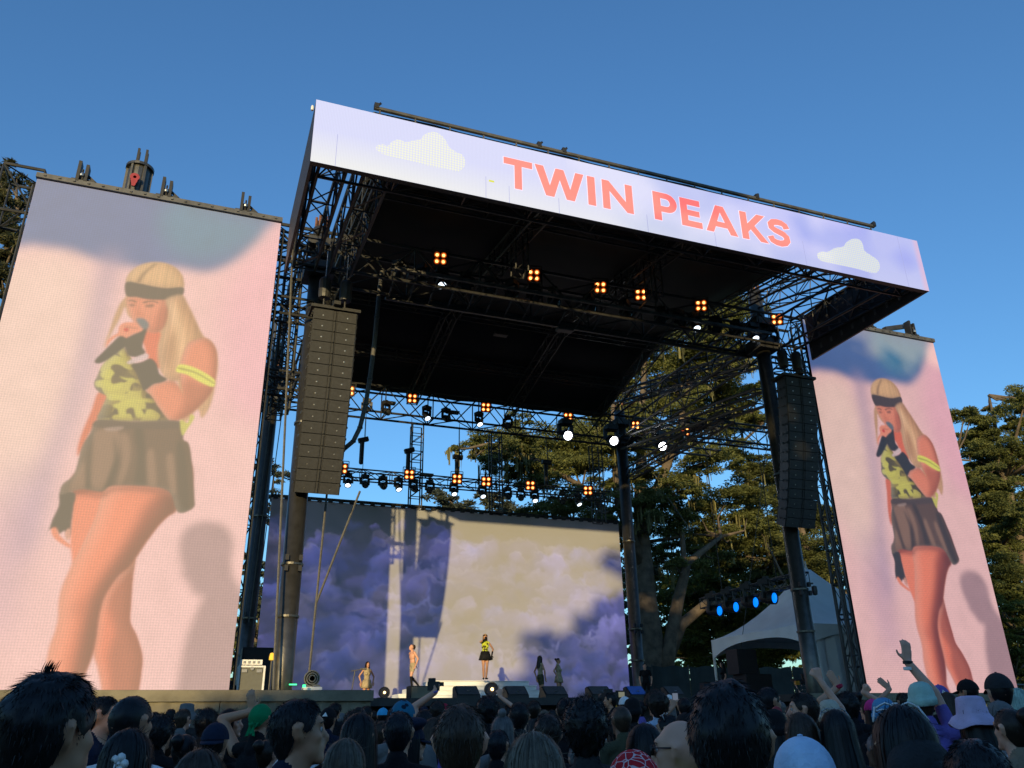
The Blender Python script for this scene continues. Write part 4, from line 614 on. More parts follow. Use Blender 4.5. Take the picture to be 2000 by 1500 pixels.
# ---------------------------------------------------------------- cloud backdrop screen
def cloud_picture():
    H, W = 560, 1100; rng = np.random.default_rng(77)
    def octn(base):
        o = np.zeros((H, W), np.float32); a = 1.
        for k in range(4):
            c = max(4, base >> k); q = rng.random((H//c+2, W//c+2)).astype(np.float32); q = np.kron(q, np.ones((c, c), np.float32))[:H, :W]; o += a*(blur(q, max(1, c//2))-.5); a *= .62
        return o/ (o.std()+1e-6)
    n1, n2, n3, n4 = octn(64), octn(48), octn(110), octn(22)
    y, x = np.mgrid[0:H, 0:W].astype(np.float32)
    v = y/H; im = np.zeros((H, W, 3), np.float32)
    top = np.array(lin((34,33,44))); mid = np.array(lin((58,55,84)))
    im[:] = top*(1-np.clip(v*2.2, 0, 1))[..., None]+mid*np.clip(v*2.2, 0, 1)[..., None]
    im *= (1+.22*octn(40)[..., None]*(v < .5)[..., None])
    cols = [np.array(lin(c)) for c in ((88,84,146),(74,70,124),(104,98,152),(62,64,128),(92,84,118),(80,86,158))]
    N = 520
    for k in range(N):
        t = k/N; cy = H*(.16+.9*t+rng.normal()*.05); cx = rng.uniform(-40, W+40); r = rng.uniform(26, 54)+rng.random()**3*80*(.5+.8*t)
        if cy < .2*H: r *= .6
        ry = r*rng.uniform(.5, .85); x0, x1, y0, y1 = int(max(0, cx-r*1.5)), int(min(W, cx+r*1.5)), int(max(0, cy-ry*1.6)), int(min(H, cy+ry*1.6))
        if x1 <= x0+1 or y1 <= y0+1: continue
        sl_ = (slice(y0, y1), slice(x0, x1)); dx = (x[sl_]-cx)/r; dy = (y[sl_]-cy)/ry
        d = np.sqrt(dx*dx+dy*dy)+.2*n1[sl_]+.13*n4[sl_]
        a = np.clip((1-d)/.38, 0, 1)*np.clip((1.15-dy)/1.2, 0, 1)*rng.uniform(.45, .9)
        c = cols[int(rng.integers(6))]*rng.uniform(.55, 1.15)
        sh = .5+.42*np.clip(-dy*.8-dx*.35, -1, 1)+.1*n2[sl_]; rim = np.clip(1-np.abs(d-.86)/.13, 0, 1)*np.clip(-dy-.1, 0, 1)*rng.uniform(0, .9)
        col = c*np.clip(sh, .12, 1.3)[..., None]*1.5+np.array(lin((190,184,206)))*(.55*rim)[..., None]
        im[sl_] = im[sl_]*(1-a[..., None])+col*a[..., None]
    iy = np.clip(y+5*n2+2.5*n4, 0, H-1).astype(int); ix = np.clip(x+7*n1+3*n4, 0, W-1).astype(int); im = im[iy, ix]
    for ch in range(3): im[..., ch] = blur(im[..., ch], 1)
    im *= np.clip(1+.2*n3, .5, 1.5)[..., None]
    im *= (.55+.45*np.clip((v-.08)/.12, 0, 1))[..., None]
    return np.clip(im, 0, 1)
bd = thing('backdrop_screen', 'wide LED backdrop of purple storm clouds behind the performers', 'video screen', (11.4, 37.3, 2.6))
uv_quad('screen_face', (2.65,37.3,2.6), (20.15,37.3,2.6), (20.15,37.3,11.6), (2.65,37.3,11.6), led_material('backdrop_leds', make_image('storm_cloud_picture', cloud_picture()), .82, .3, 130, 250, .03), bd, .14)
b = MB(); b.bar((2.6,37.35,11.7), (20.2,37.35,11.7), .12, .12)
for k in range(36): b.box((2.8+k*.49,37.25,11.63), (.2,.12,.16))
b.build('top_beam', M_BLACK, bd)
b = MB()
for k in range(8): truss(b, (3+k*2.4,37.8,2.6), (3+k*2.4,37.8,11.6), .4, .4, .03, .9, upv=(0,1,0))
b.build('support_frame', M_TRUSS, bd)
for i, (x, z0, z1) in enumerate(((9.2,11.6,15.7),(13.3,11.6,15.7),(18.95,11.5,15.7))):
    b = MB(); ladder(b, (x,36.9,z0), (x,36.9,z1)); ladder(b, (x,37.3,z0), (x,37.3,z1))
    t = thing('truss', '%s upright ladder truss above the cloud backdrop' % ('leftmost','middle','rightmost')[i], 'truss', (x,37.1,z0)); b.build('truss_frame', M_TRUSS, t)

# ---------------------------------------------------------------- lighting trusses and lamps
t = thing('lighting_truss', 'low thin black lamp bar hanging just above the cloud backdrop', 'truss', (11.8,36.4,12.7))
b = MB(); truss(b, (5.0,36.4,12.72), (19.2,36.4,12.72), .5, .42, .035, .7); b.build('truss_frame', M_TRUSS, t)
t = thing('lighting_truss', 'front lamp truss with sunlit khaki rails under the roof', 'truss', (12.5,23.4,15.9))
b = MB()
for y, z in ((23.55,16.12),(24.95,15.72)): b.bar((4.9,y,z), (20.2,y,z), .11, .11)
for k in range(22): b.bar((5.0+k*.72,23.55,16.12), (5.0+k*.72,24.95,15.72), .05, .05)
b.build('truss_frame', M_RAIL, t)

def blinder_proto(lampmat):
    t = thing('blinder_lamp', '', 'stage light'); W_ = .46
    b = MB(); b.box((0,.09,0), (W_,.16,W_)); b.box((0,.0,0), (.03,.05,W_)); b.box((0,.0,0), (W_,.05,.03))
    for s in (-1, 1): b.box((s*(W_/2+.012),.0,0), (.02,.07,W_)); b.box((0,.0,s*(W_/2+.012)), (W_+.04,.07,.02))
    b.bar((-.29,.1,0), (-.29,.1,.36), .03); b.bar((.29,.1,0), (.29,.1,.36), .03); b.bar((-.29,.1,.36), (.29,.1,.36), .03)
    b.build('housing', M_BLACK, t)
    for i in (-1, 1):
        for j in (-1, 1):
            Mx = Matrix.Rotation(R(90),3,'X'); c = (i*.115,.005,j*.115)
            b = MB(); b.lathe([(.1,-.01),(.1,.02),(.085,.02),(.07,-.012)], c, Mx, 12); q = b.build('lamp', glow('amber_reflector_glow', (1,.13,.01), .55, (.3,.1,.03)), t)  # reflector rim glows itself, standing for the bulb's orange spill
            b = MB(); b.lathe([(0,.035),(.035,.03),(.054,.012),(.056,0)], c, Mx, 10); bb = b.build('bulb', lampmat, q)
    return t
def ordinal(i): return ('first','second','third','fourth','fifth','sixth','seventh','eighth','ninth','tenth','eleventh','twelfth','thirteenth','fourteenth','fifteenth','sixteenth','seventeenth')[i]
bp = blinder_proto(M_AMBER); used = [False]
def put_blinder(x, y, z, lab, grp, tilt=0.):
    o = bp if not used[0] else copy_tree(bp); used[0] = True
    o.location = (x, y, z); o.rotation_euler = (R(tilt), 0, -math.atan2(x, y)*.6); tag(o, lab, None, grp); return o
for i, x in enumerate((6.53,10.06,12.76,14.48,17.16,20.76)):
    put_blinder(x, 23.75, 16.95+.02, 'amber four-bulb lamp, %s from the left on the front roof truss' % ordinal(i), 'amber lamps on the front truss', 18)
for i, x in enumerate((5.55,8.58,12.33,16.82,20.75,23.8)):
    put_blinder(x, 35.75, 16.58, 'amber four-bulb lamp, %s from the left on the rear roof truss' % ordinal(i), 'amber lamps on the rear truss', 14)
for i, x in enumerate((5.5,8.62,10.95,12.42,14.72,17.85)):
    put_blinder(x, 36.0, 12.83, 'amber four-bulb lamp, %s from the left on the low lamp bar' % ordinal(i), 'amber lamps on the low lamp bar', 10)

def head_proto(lens, tilt):
    t = thing('moving_head_lamp', '', 'stage light')
    b = MB(); b.box((0,0,.16), (.36,.3,.16)); b.box((0,0,.27), (.12,.12,.08)); b.build('base', M_BLACK, t)
    b = MB()
    for s in (-1, 1): b.bar((s*.2,0,.1), (s*.2,0,-.26), .05, .12)
    b.bar((-.22,0,.07), (.22,0,.07), .12, .05); b.build('yoke', M_BLACKG, t)
    Mx = Matrix.Rotation(R(180-tilt), 3, 'X')
    b = MB(); b.lathe([(0,-.22),(.1,-.22),(.13,-.16),(.15,-.05),(.15,.04),(.165,.06),(.165,.2),(.15,.2),(.14,.18)], (0,0,-.24), Mx, 24); h = b.build('lamp_head', M_BLACKG, t, smooth=False)
    b = MB(); b.lathe([(.142,.175),(.1,.19),(0,.2)], (0,0,-.24), Mx, 28); ln = b.build('lens', lens, h, smooth=True)
    return t
M_GLASS = mat('dark_lens_glass', (.05,.055,.06), .08, 0, .1, 5)
protos = {}
def put_head(x, y, z, kind, lab, grp, rz=0., s=1.):
    key = kind
    if key not in protos:
        o = head_proto({'off': M_GLASS, 'lit': M_LWHITE, 'hot': M_LHOT, 'blue': M_LBLUE}[kind], {'off': 62, 'lit': 30, 'hot': 62, 'blue': 82}[kind]); protos[key] = o
    else: o = copy_tree(protos[key])
    o.location = (x, y, z); o.rotation_euler = (0, 0, rz); o.scale = (s, s, s); tag(o, lab, None, grp); return o
rng = random.Random(4)
for i, x in enumerate((5.14,5.96,6.66,7.55,8.52,9.31,10.15,10.93,12.39,13.9,15.46,16.22,16.95,17.9,18.87,19.68,20.61)):
    k = 'lit' if i in (2, 12, 15) else 'off'
    put_head(x, 24.0, 16.42, k, '%s moving lamp, %s from the left along the front truss' % ('white-lit' if k == 'lit' else 'dark', ordinal(i)), 'moving lamps along the front truss', rng.uniform(-1.2,1.2) if k == 'off' else 0., 1.1)
for i, (x, k) in enumerate(((6.4,'off'),(7.32,'off'),(9.3,'lit'),(10.26,'off'),(11.95,'lit'),(13.47,'off'),(16.62,'hot'),(19.22,'hot'),(22.1,'hot'))):
    put_head(x, 35.7, 15.98, k, '%s moving lamp, %s from the left under the rear roof truss' % ({'off':'dark','lit':'white-lit','hot':'dazzling white'}[k], ordinal(i)), 'moving lamps under the rear truss', 0. if k == 'hot' else rng.uniform(-.6,.6), 1.02 if k != 'hot' else 1.65)  # dazzling ones enlarged so their size holds the glare
for i, x in enumerate((5.84,6.6,7.44,8.17,8.9,9.69,10.87,12.31,13.6,14.3,15.03,16.54,17.39)):
    k = 'lit' if i in (0,3,6,7,10,12) else 'off'
    put_head(x, 36.25, 12.48, k, '%s moving lamp, %s from the left beneath the low lamp bar' % ('white-lit' if k == 'lit' else 'dark', ordinal(i)), 'moving lamps beneath the low lamp bar', rng.uniform(-.5,.5), .92)
# floodlight boxes on the trusses
for i, (x, y, z) in enumerate(((7.5,36.0,16.3),(5.9,24.6,16.6),(10.7,36,16.2),(9.5,36.2,12.95),(11.6,24.6,15.4),(11.2,30.4,17.9))):
    b = MB(); b.box((0,0,0), (.62,.3,.1)); b.box((0,-.0,-.056), (.56,.25,.012)); t = thing('strip_light', 'flat grey strip light on %s' % ('left end of rear truss','left end of front truss','rear truss centre','the low lamp bar','the front truss underside','the roof ridge')[i], 'stage light', (x,y,z)); h = b.build('housing', M_RAIL, None); h.parent = t
# chain hoists holding the low bar
for i, (x, zt, z) in enumerate(((6.45,15.6,13.6),(8.68,15.6,13.3),(11.1,15.6,13.2),(15.8,15.6,13.4))):
    t = thing('chain_hoist', 'black chain hoist and bag, %s from the left above low lamp bar' % ordinal(i), 'hoist', (x,36.4,z), 'hoists above the low lamp bar')
    b = MB(); b.box((x,36.4,z+.85), (.48,.2,.2), Matrix.Rotation(R(-18 if i < 2 else 4),3,'Y')); b.build('motor', M_BLACK, t)
    b = MB(); b.lathe([(.07,-.35),(.1,-.3),(.1,.6),(.12,.7)], (x-.05,36.4,z), n=10); b.build('chain_bag', M_BLACK, t)
    b = MB(); b.tube((x+.05,36.4,12.9), (x+.05,36.4,zt), .014, 5); b.tube((x+.09,36.4,z+.9), (x+.07,36.4,zt+.2), .014, 5); b.build('chain', M_TRUSS, t)
t = thing('lighting_truss', 'short black truss holding four blue lamps before the big tree', 'truss', (21.3,28.4,6.9))
b = MB(); truss(b, (21.05,31.6,6.75), (21.2,25.0,6.8), .4, .42, .035, .6); b.build('truss_frame', M_TRUSS, t)
for y in (26.5,30.2):
    b = MB(); b.tube((21.1,y,6.9), (21.1,y,14.0), .018, 5); b.build('hanging_cable', M_TRUSS, t)
for i, y in enumerate((30.85,29.65,28.3,27.1)):
    put_head(21.05, y, 6.72, 'blue', '%s of four blue lamps on the short truss by the tent' % ('leftmost','second from left','third from left','rightmost')[i], 'blue lamps on the short truss', 0.35, 1.5)
# thin wires
def wire(p, q, lab, r=.012, sag=0.):
    b = MB(); p = Vector(p); q = Vector(q); n = 9
    b.path([p+(q-p)*i/n-Vector((0,0,sag*4*(i/n)*(1-i/n))) for i in range(n+1)], r, 5); tag(b.build('cable', M_CABLE), lab, 'cable'); return b
wire((23.06,37,13.2), (24.35,37,11.4), 'pale guy wire slanting across the big tree', .02)
wire((20.7,24.6,13.9), (23.0,33,2.7), 'dark wire running down right of the right mast', .014)
wire((1.55,23.9,16.5), (2.2,23.6,2.8), 'grey hose hanging along the left mast', .035)
wire((1.2,24.1,14), (.9,23.7,2.75), 'thin cable hanging beside the left tall screen edge', .02)
wire((3.4,24.9,9.3), (3.25,24.9,2.7), 'bent grey pipe beside the left mast foot', .035)
wire((4.4,24.9,8.7), (3.3,24.9,5.2), 'slanting grey pipe right of left mast', .035)
for i in range(5): wire((1.5+.16*i,31-i*.8,16.2), (1.4+.1*i,31-i*.8,6-.3*i), 'dark rigging rope hanging left of the left mast, %s of five' % ordinal(i), .016)
# ---------------------------------------------------------------- things standing on the stage
M_STEP = mat('white_riser', (.8,.81,.8), .55, 0, .12, 1.4)
t = thing('stairs', 'wide white stepped riser in the middle of the stage', 'stairs', (11.0,31.5,2.65))
for k in range(5):
    z = 2.65+.188*(k+1); b = MB(); hw = 2.05+.19*(4-k)
    b.box((11.1+.0*k,32.2+.17*k*1.0+.7,z-.094), (hw*2,2.6-.34*k*.9,.184)); b.box((11.1,31.58+.31*k if False else 32.2+.17*k+.7-(2.6-.34*k*.9)/2-.02,z-.02), (hw*2+.03,.05,.03)); b.build('step', M_STEP, t)
t = thing('stairs', 'small white stage step lit by the sun near the walking dancer', 'stairs', (7.6,31.4,2.65))
for k in range(3):
    b = MB(); b.box((7.75+.2*k,32.0,2.65+.1+.19*k), (1.5-.4*k,1.1,.19)); b.build('step', M_STEP, t)
M_WEDGE = mat('wedge_grey', (.045,.047,.052), .6, 0, .2, 12, .2, 200)
def wedge(x, w_, label, m=M_WEDGE, y=26.6, grp='monitor speakers along the stage lip'):
    t = thing('monitor_speaker', label, 'monitor speaker', (x,y,2.66), grp)
    prf = [(-.02,0),(.52,0),(.5,.36),(.34,.40),(-.02,.12)]
    b = MB(); b.prism(prf, (x-w_/2,y,2.66), (0,1,0), (0,0,1), w_); b.build('cabinet', M_BLACKG, t)
    b = MB(); b.prism([(-.035,.13),(.315,.40),(.31,.415),(-.045,.145)], (x-w_/2+.04,y,2.66), (0,1,0), (0,0,1), w_-.08); b.build('grille', m, t)
    b = MB(); b.box((x,y+.05,2.9), (.09,.02,.05), Matrix.Rotation(R(38),3,'X')); b.build('badge', M_STEEL, t)
wedge(8.55, .78, 'leftmost dark monitor wedge before the white steps')
wedge(10.25, .74, 'dark monitor wedge in front of the right half of the white steps')
wedge(11.62, .82, 'dark monitor wedge right of the white steps')
wedge(13.3, .8, 'dim monitor wedge before the purple part of the backdrop')
wedge(14.7, .66, 'monitor wedge with bright blue face at the right stage lip', mat('blue_grille', (.03,.12,.45), .5, 0, .1, 9))  # plain blue base colour on this grille
wedge(16.2, .66, 'black monitor wedge at far right of stage lip')
t = thing('speaker_box', 'brown-grey speaker box on the stage lip left of the steps', 'speaker', (7.0,26.8,2.66))
b = MB(); b.box((7.0,26.9,2.86), (.72,.5,.4)); b.build('cabinet', M_GRILLE, t); b = MB(); b.box((7.0,26.63,2.86), (.64,.03,.34)); b.build('grille', M_DRAPE, t)
def round_lamp(x, y, label, m=M_WEDGE, s=1.):
    t = thing('floor_lamp', label, 'stage light', (x,y,2.66)); Mx = Matrix.Rotation(R(90),3,'X')
    b = MB(); b.box((x,y+.1,2.66+.06*s), (.46*s,.35*s,.12*s)); b.build('base', M_BLACK, t)
    b = MB(); b.lathe([(.02,-.14*s),(.2*s,-.14*s),(.22*s,0),(.22*s,.1*s),(.19*s,.1*s),(.17*s,.07*s)], (x,y,2.66+.3*s), Mx, 20); h = b.build('lamp_head', m, t)
    b = MB(); b.lathe([(0,.09*s),(.05*s,.09*s),(.05*s,.11*s),(0,.12*s)], (x,y,2.66+.3*s), Mx, 10); b.build('bulb', M_HAL, h)
round_lamp(9.35, 26.7, 'round-topped grey floor lamp between two monitor wedges')
round_lamp(6.0, 27.5, 'small floor lamp glowing orange at the dancer\'s feet', M_WEDGE, .8)
# flight case, horn lamp, mic stand and boxes on the left wing
t = thing('flight_case', 'grey flight case with white edges standing on the left stage wing', 'flight case', (1.63,23.9,2.75))
b = MB(); b.box((1.63,24.15,3.08), (.6,.5,.58)); b.build('panel', mat('case_grey', (.11,.11,.09), .5, 0, .1, 10), t)
b = MB()
for s in (-1, 1):
    b.box((1.63+s*.32,23.9,3.08), (.05,.05,.66)); b.box((1.63,23.9,3.08+s*.31), (.6,.05,.045)); b.box((1.63+s*.32,24.15,3.08+s*.0), (.05,.46,.66))
b.box((1.63,24.15,3.4), (.68,.5,.03)); b.build('edging', M_WHITE, t)
for s in (-1, 1):
    b = MB(); b.box((1.63+s*.19,23.88,3.28), (.14,.03,.08)); b.build('catch', M_STEEL, t)
b = MB(); b.lathe([(0,0),(.05,0),(.05,.02),(0,.02)], (1.63,23.88,3.34), Matrix.Rotation(R(90),3,'X'), 10); b.build('latch', M_STEEL, t)
t = thing('equipment_box', 'low white control box lying on top of the flight case', 'equipment box', (1.6,24.1,3.42))
b = MB(); b.box((1.6,24.1,3.5), (.56,.4,.13)); b.build('case', M_WHITE, t); b = MB()
for k in range(4): b.box((1.42+.12*k,23.89,3.5), (.06,.02,.06))
b.build('knobs', M_STEEL, t)
t = thing('horn_light', 'round ribbed metal horn on a white-edged box by the mast', 'stage light', (3.3,24.3,2.75)); Mx = Matrix.Rotation(R(90),3,'X')
b = MB(); b.box((3.3,24.4,2.83), (.5,.4,.14)); b.build('case', M_WHITE, t)
b = MB()
for r_, y_ in ((.22,0),(.16,.02),(.1,.04)): b.lathe([(r_-.03,-.03),(r_,-.03),(r_,.03),(r_-.03,.03),(r_-.03,-.03)], (3.27,24.3-y_,3.12), Mx, 18)
b.box((3.4,24.32,2.94), (.2,.08,.05)); b.build('horn', mat('champagne_metal', (.35,.31,.24), .35, .7, .1, 12), t)
t = thing('microphone_stand', 'thin microphone stand with boom alone before the purple clouds', 'microphone stand', (4.9,27.6,2.66))
b = MB(); b.tube((4.95,27.6,2.66), (5.05,27.6,3.55), .018, 6); b.tube((4.93,27.6,3.55), (5.25,27.5,3.6), .014, 6); b.build('stand', M_CABLE, t)
b = MB(); b.lathe([(0,0),(.16,0),(.15,.03),(0,.05)], (4.95,27.6,2.66), n=14); b.build('base', M_BLACK, t)
b = MB(); b.tube((5.2,27.5,3.6), (5.4,27.45,3.62), .03, 8); b.build('microphone', M_CABLE, t)
t = thing('equipment_box', 'tall black equipment rack behind the gleaming left mast', 'equipment box', (1.9,27,2.75))
b = MB(); b.box((1.95,27.2,3.45), (.9,.8,1.4)); b.build('case', M_BLACK, t); b = MB(); b.box((1.95,26.78,3.45), (.8,.03,1.25)); b.build('front_panel', M_BLACKG, t)
t = thing('beacon_pole', 'short pole with yellow beacon beside the flight case', 'beacon', (2.12,24.0,2.75))
b = MB(); b.tube((2.12,24,2.75), (2.12,24,3.55), .02, 6); b.build('pole', M_CABLE, t); b = MB(); b.lathe([(0,.14),(.05,.12),(.07,.02),(.07,-.05),(0,-.06)], (2.12,24,3.62), n=10); b.build('beacon', glow('yellow_beacon', (1,.55,.05), .9, (.5,.3,.02)), t)
t = thing('status_light', 'green glowing status strip at the left mast foot', 'light', (2.7,23.85,2.9))
b = MB(); b.box((2.72,23.85,2.94), (.2,.03,.03)); b.box((3.02,23.85,2.9), (.08,.03,.07)); b.build('led_strip', M_GREEN, t)
b = MB()
for k in range(5): b.lathe([(0,0),(.09,.02),(.11,.1),(.07,.18),(0,.2)], (1.02+.1*(k % 3),23.9+.1*k,2.75+.12*(k//3)), n=9)
tag(b.build('cable_coil', M_BLACK), 'heap of dark cable between left tall screen and flight case', 'cable')

# ---------------------------------------------------------------- white tent, equipment under it, scrim and barrier
M_TENT = mat('white_tent_vinyl', (.82,.83,.83), .6, 0, .06, 1.5, .15, 4)
tent = thing('tent', 'white peaked marquee tent with arched valance beside the right tall screen', 'tent', (25.5,29.9,2.66))
cx, cy, hw = 25.5, 29.9, 3.25; ze, zp = 5.36, 8.15
b = MB(); n = 12; rows = 9
for side in range(4):
    base = len(b.v)
    for j in range(rows):
        u = j/(rows-1); r_ = hw*(1-u)+.12*u; z = ze+(zp-ze)*(u**1.75*.75+.25*u)
        for i in range(n+1):
            s = -1+2*i/n; sag = .22*(1-s*s)*math.sin(math.pi*u)
            x, y = s*r_, -r_
            for _ in range(side): x, y = -y, x
            b.v.append((cx+x, cy+y, z-sag))
    for j in range(rows-1):
        for i in range(n):
            q = base+j*(n+1)+i; b.f.append((q, q+1, q+n+2, q+n+1)); b.m.append(0)
o = b.build('canopy', M_TENT, tent, smooth=True); o.modifiers.new('thick', 'SOLIDIFY').thickness = .02
for side in range(4):
    b = MB(); n = 20
    for i in range(n+1):
        s = -1+2*i/n; drop = .28+.55*abs(s)**3.0
        x, y = s*hw, -hw
        for _ in range(side): x, y = -y, x
        b.v += [(cx+x, cy+y, ze+.02), (cx+x, cy+y, ze-drop)]
    for i in range(n): b.f.append((2*i, 2*i+1, 2*i+3, 2*i+2)); b.m.append(0)
    o = b.build('valance', M_TENT, tent); o.modifiers.new('thick', 'SOLIDIFY').thickness = .02
for sx in (-1, 1):
    for sy in (-1, 1):
        b = MB(); b.tube((cx+sx*(hw-.05),cy+sy*(hw-.05),2.66), (cx+sx*(hw-.05),cy+sy*(hw-.05),ze), .06, 8); b.build('pole', M_WHITE, tent)
b = MB(); b.lathe([(.02,-.1),(.1,-.05),(.05,.1),(.02,.4)], (cx,cy,zp), n=8); b.build('finial', M_WHITE, tent)
b = MB(); n = 60
for i in range(n+1):
    x = cx-hw+.05+(2*hw-.1)*i/n; d = .09*math.sin(i*.9)+.05*math.sin(i*2.3+1)
    for z, k in ((ze-.3,.3),(4.2,.8),(2.66,1.3)): b.v.append((x, cy-hw+.1+d*k, z))
for i in range(n):
    for j in (0, 1): b.f.append((i*3+j, i*3+j+1, (i+1)*3+j+1, (i+1)*3+j)); b.m.append(0)
o = b.build('side_wall', M_TENT, tent, smooth=True)
def box_speaker(x, y, z, w_, d_, h_, label):
    t = thing('speaker_box', label, 'speaker', (x,y,z))
    b = MB(); b.box((x,y,z+h_/2), (w_,d_,h_)); b.build('cabinet', M_BLACK, t)
    b = MB(); b.box((x,y-d_/2-.015,z+h_/2), (w_-.08,.03,h_-.08)); b.build('grille', M_BLACKG, t)
box_speaker(22.1, 30.2, 2.66, 1.25, .9, 1.05, 'low wide black speaker box under the tent edge')
box_speaker(21.75, 30.3, 3.72, .95, .8, .98, 'black speaker box stacked on top of the wide one under the tent')
box_speaker(20.9, 31.4, 2.66, .8, .7, .8, 'small black box left of the speaker stack')
t = thing('control_desk', 'dark mixing desk on a table in front of the tent', 'mixing desk', (23.0,27.9,2.66))
b = MB(); b.box((22.2,27.0,3.25), (1.0,.6,.06), Matrix.Rotation(R(14),3,'X')); b.build('desk', M_BLACKG, t)
b = MB()
for s in (-.4, .4): b.bar((22.2+s,26.8,2.66), (22.2+s,27.2,3.22), .04)
b.bar((21.75,26.75,3.1), (22.65,26.75,3.1), .03); b.bar((21.75,26.75,2.95), (22.65,26.75,2.95), .03); b.build('table_frame', M_STEEL, t)
b = MB(); b.box((22.3,27.05,3.4), (.5,.05,.28), Matrix.Rotation(R(-12),3,'X')); b.build('monitor', M_BLACKG, t)
t = thing('status_light', 'green glowing cable tester beside the right mast', 'light', (22.0,25.6,3.0)); b = MB(); b.box((21.35,25.7,3.35), (.1,.05,.06)); b.build('led_strip', M_GREEN, t)
t = thing('power_box', 'small orange power box right of the mixing desk', 'equipment box', (21.0,25.9,3.1)); b = MB(); b.box((20.95,26.0,3.15), (.16,.1,.14)); b.build('case', mat('orange_plastic', (.6,.22,.02), .5), t); b = MB(); b.tube((20.95,26.0,2.66), (20.95,26.0,3.1), .015, 5); b.build('stand', M_BLACK, t)
t = thing('camera_dome', 'small black dome camera strapped to the right mast', 'camera', (20.62,24.2,6.1)); b = MB(); b.bar((20.45,24.2,6.4), (20.75,24.1,6.42), .05); b.build('bracket', M_BLACK, t); b = MB(); b.lathe([(0,-.16),(.08,-.13),(.1,0),(.09,.16),(0,.2)], (20.78,24.1,6.15), n=10); b.build('housing', M_BLACKG, t)
M_SCRIM = mat('dark_green_scrim', (.03,.04,.04), .9, 0, .3, 1.0, .3, 40)
t = thing('fence', 'tall dark scrim fence behind the stage under the big tree', 'fence', (27,43,0))
for k in range(9):
    x = 20+k*2.4
    b = MB(); m = 10
    for i in range(m+1):
        xx = x+2.34*i/m
        for z in (.6,2.6,5.0): b.v.append((xx, 43+.06*math.sin(i*1.3+k), z+.05*math.sin(i+k)))
    for i in range(m):
        for j in (0, 1): b.f.append((i*3+j, (i+1)*3+j, (i+1)*3+j+1, i*3+j+1)); b.m.append(0)
    b.build('scrim_panel', M_SCRIM, t)
    b = MB(); b.tube((x-.02,43.08,.3), (x-.02,43.08,5.1), .04, 6); b.build('post', M_TRUSS, t)
t = thing('barrier', 'black steel crowd barrier right of the right tall screen', 'barrier', (30.5,24.5,0))
b = MB(); b.tube((29.2,25,3.1), (34,26.5,3.1), .04, 6); b.tube((29.2,25,1.2), (34,26.5,1.2), .04, 6); b.build('rail', M_TRUSS, t)
for k in range(20):
    x = 29.3+k*.24; b = MB(); b.tube((x,25+(x-29.2)*.3125,.3), (x,25+(x-29.2)*.3125,3.1), .02, 5); b.build('upright', M_TRUSS, t)
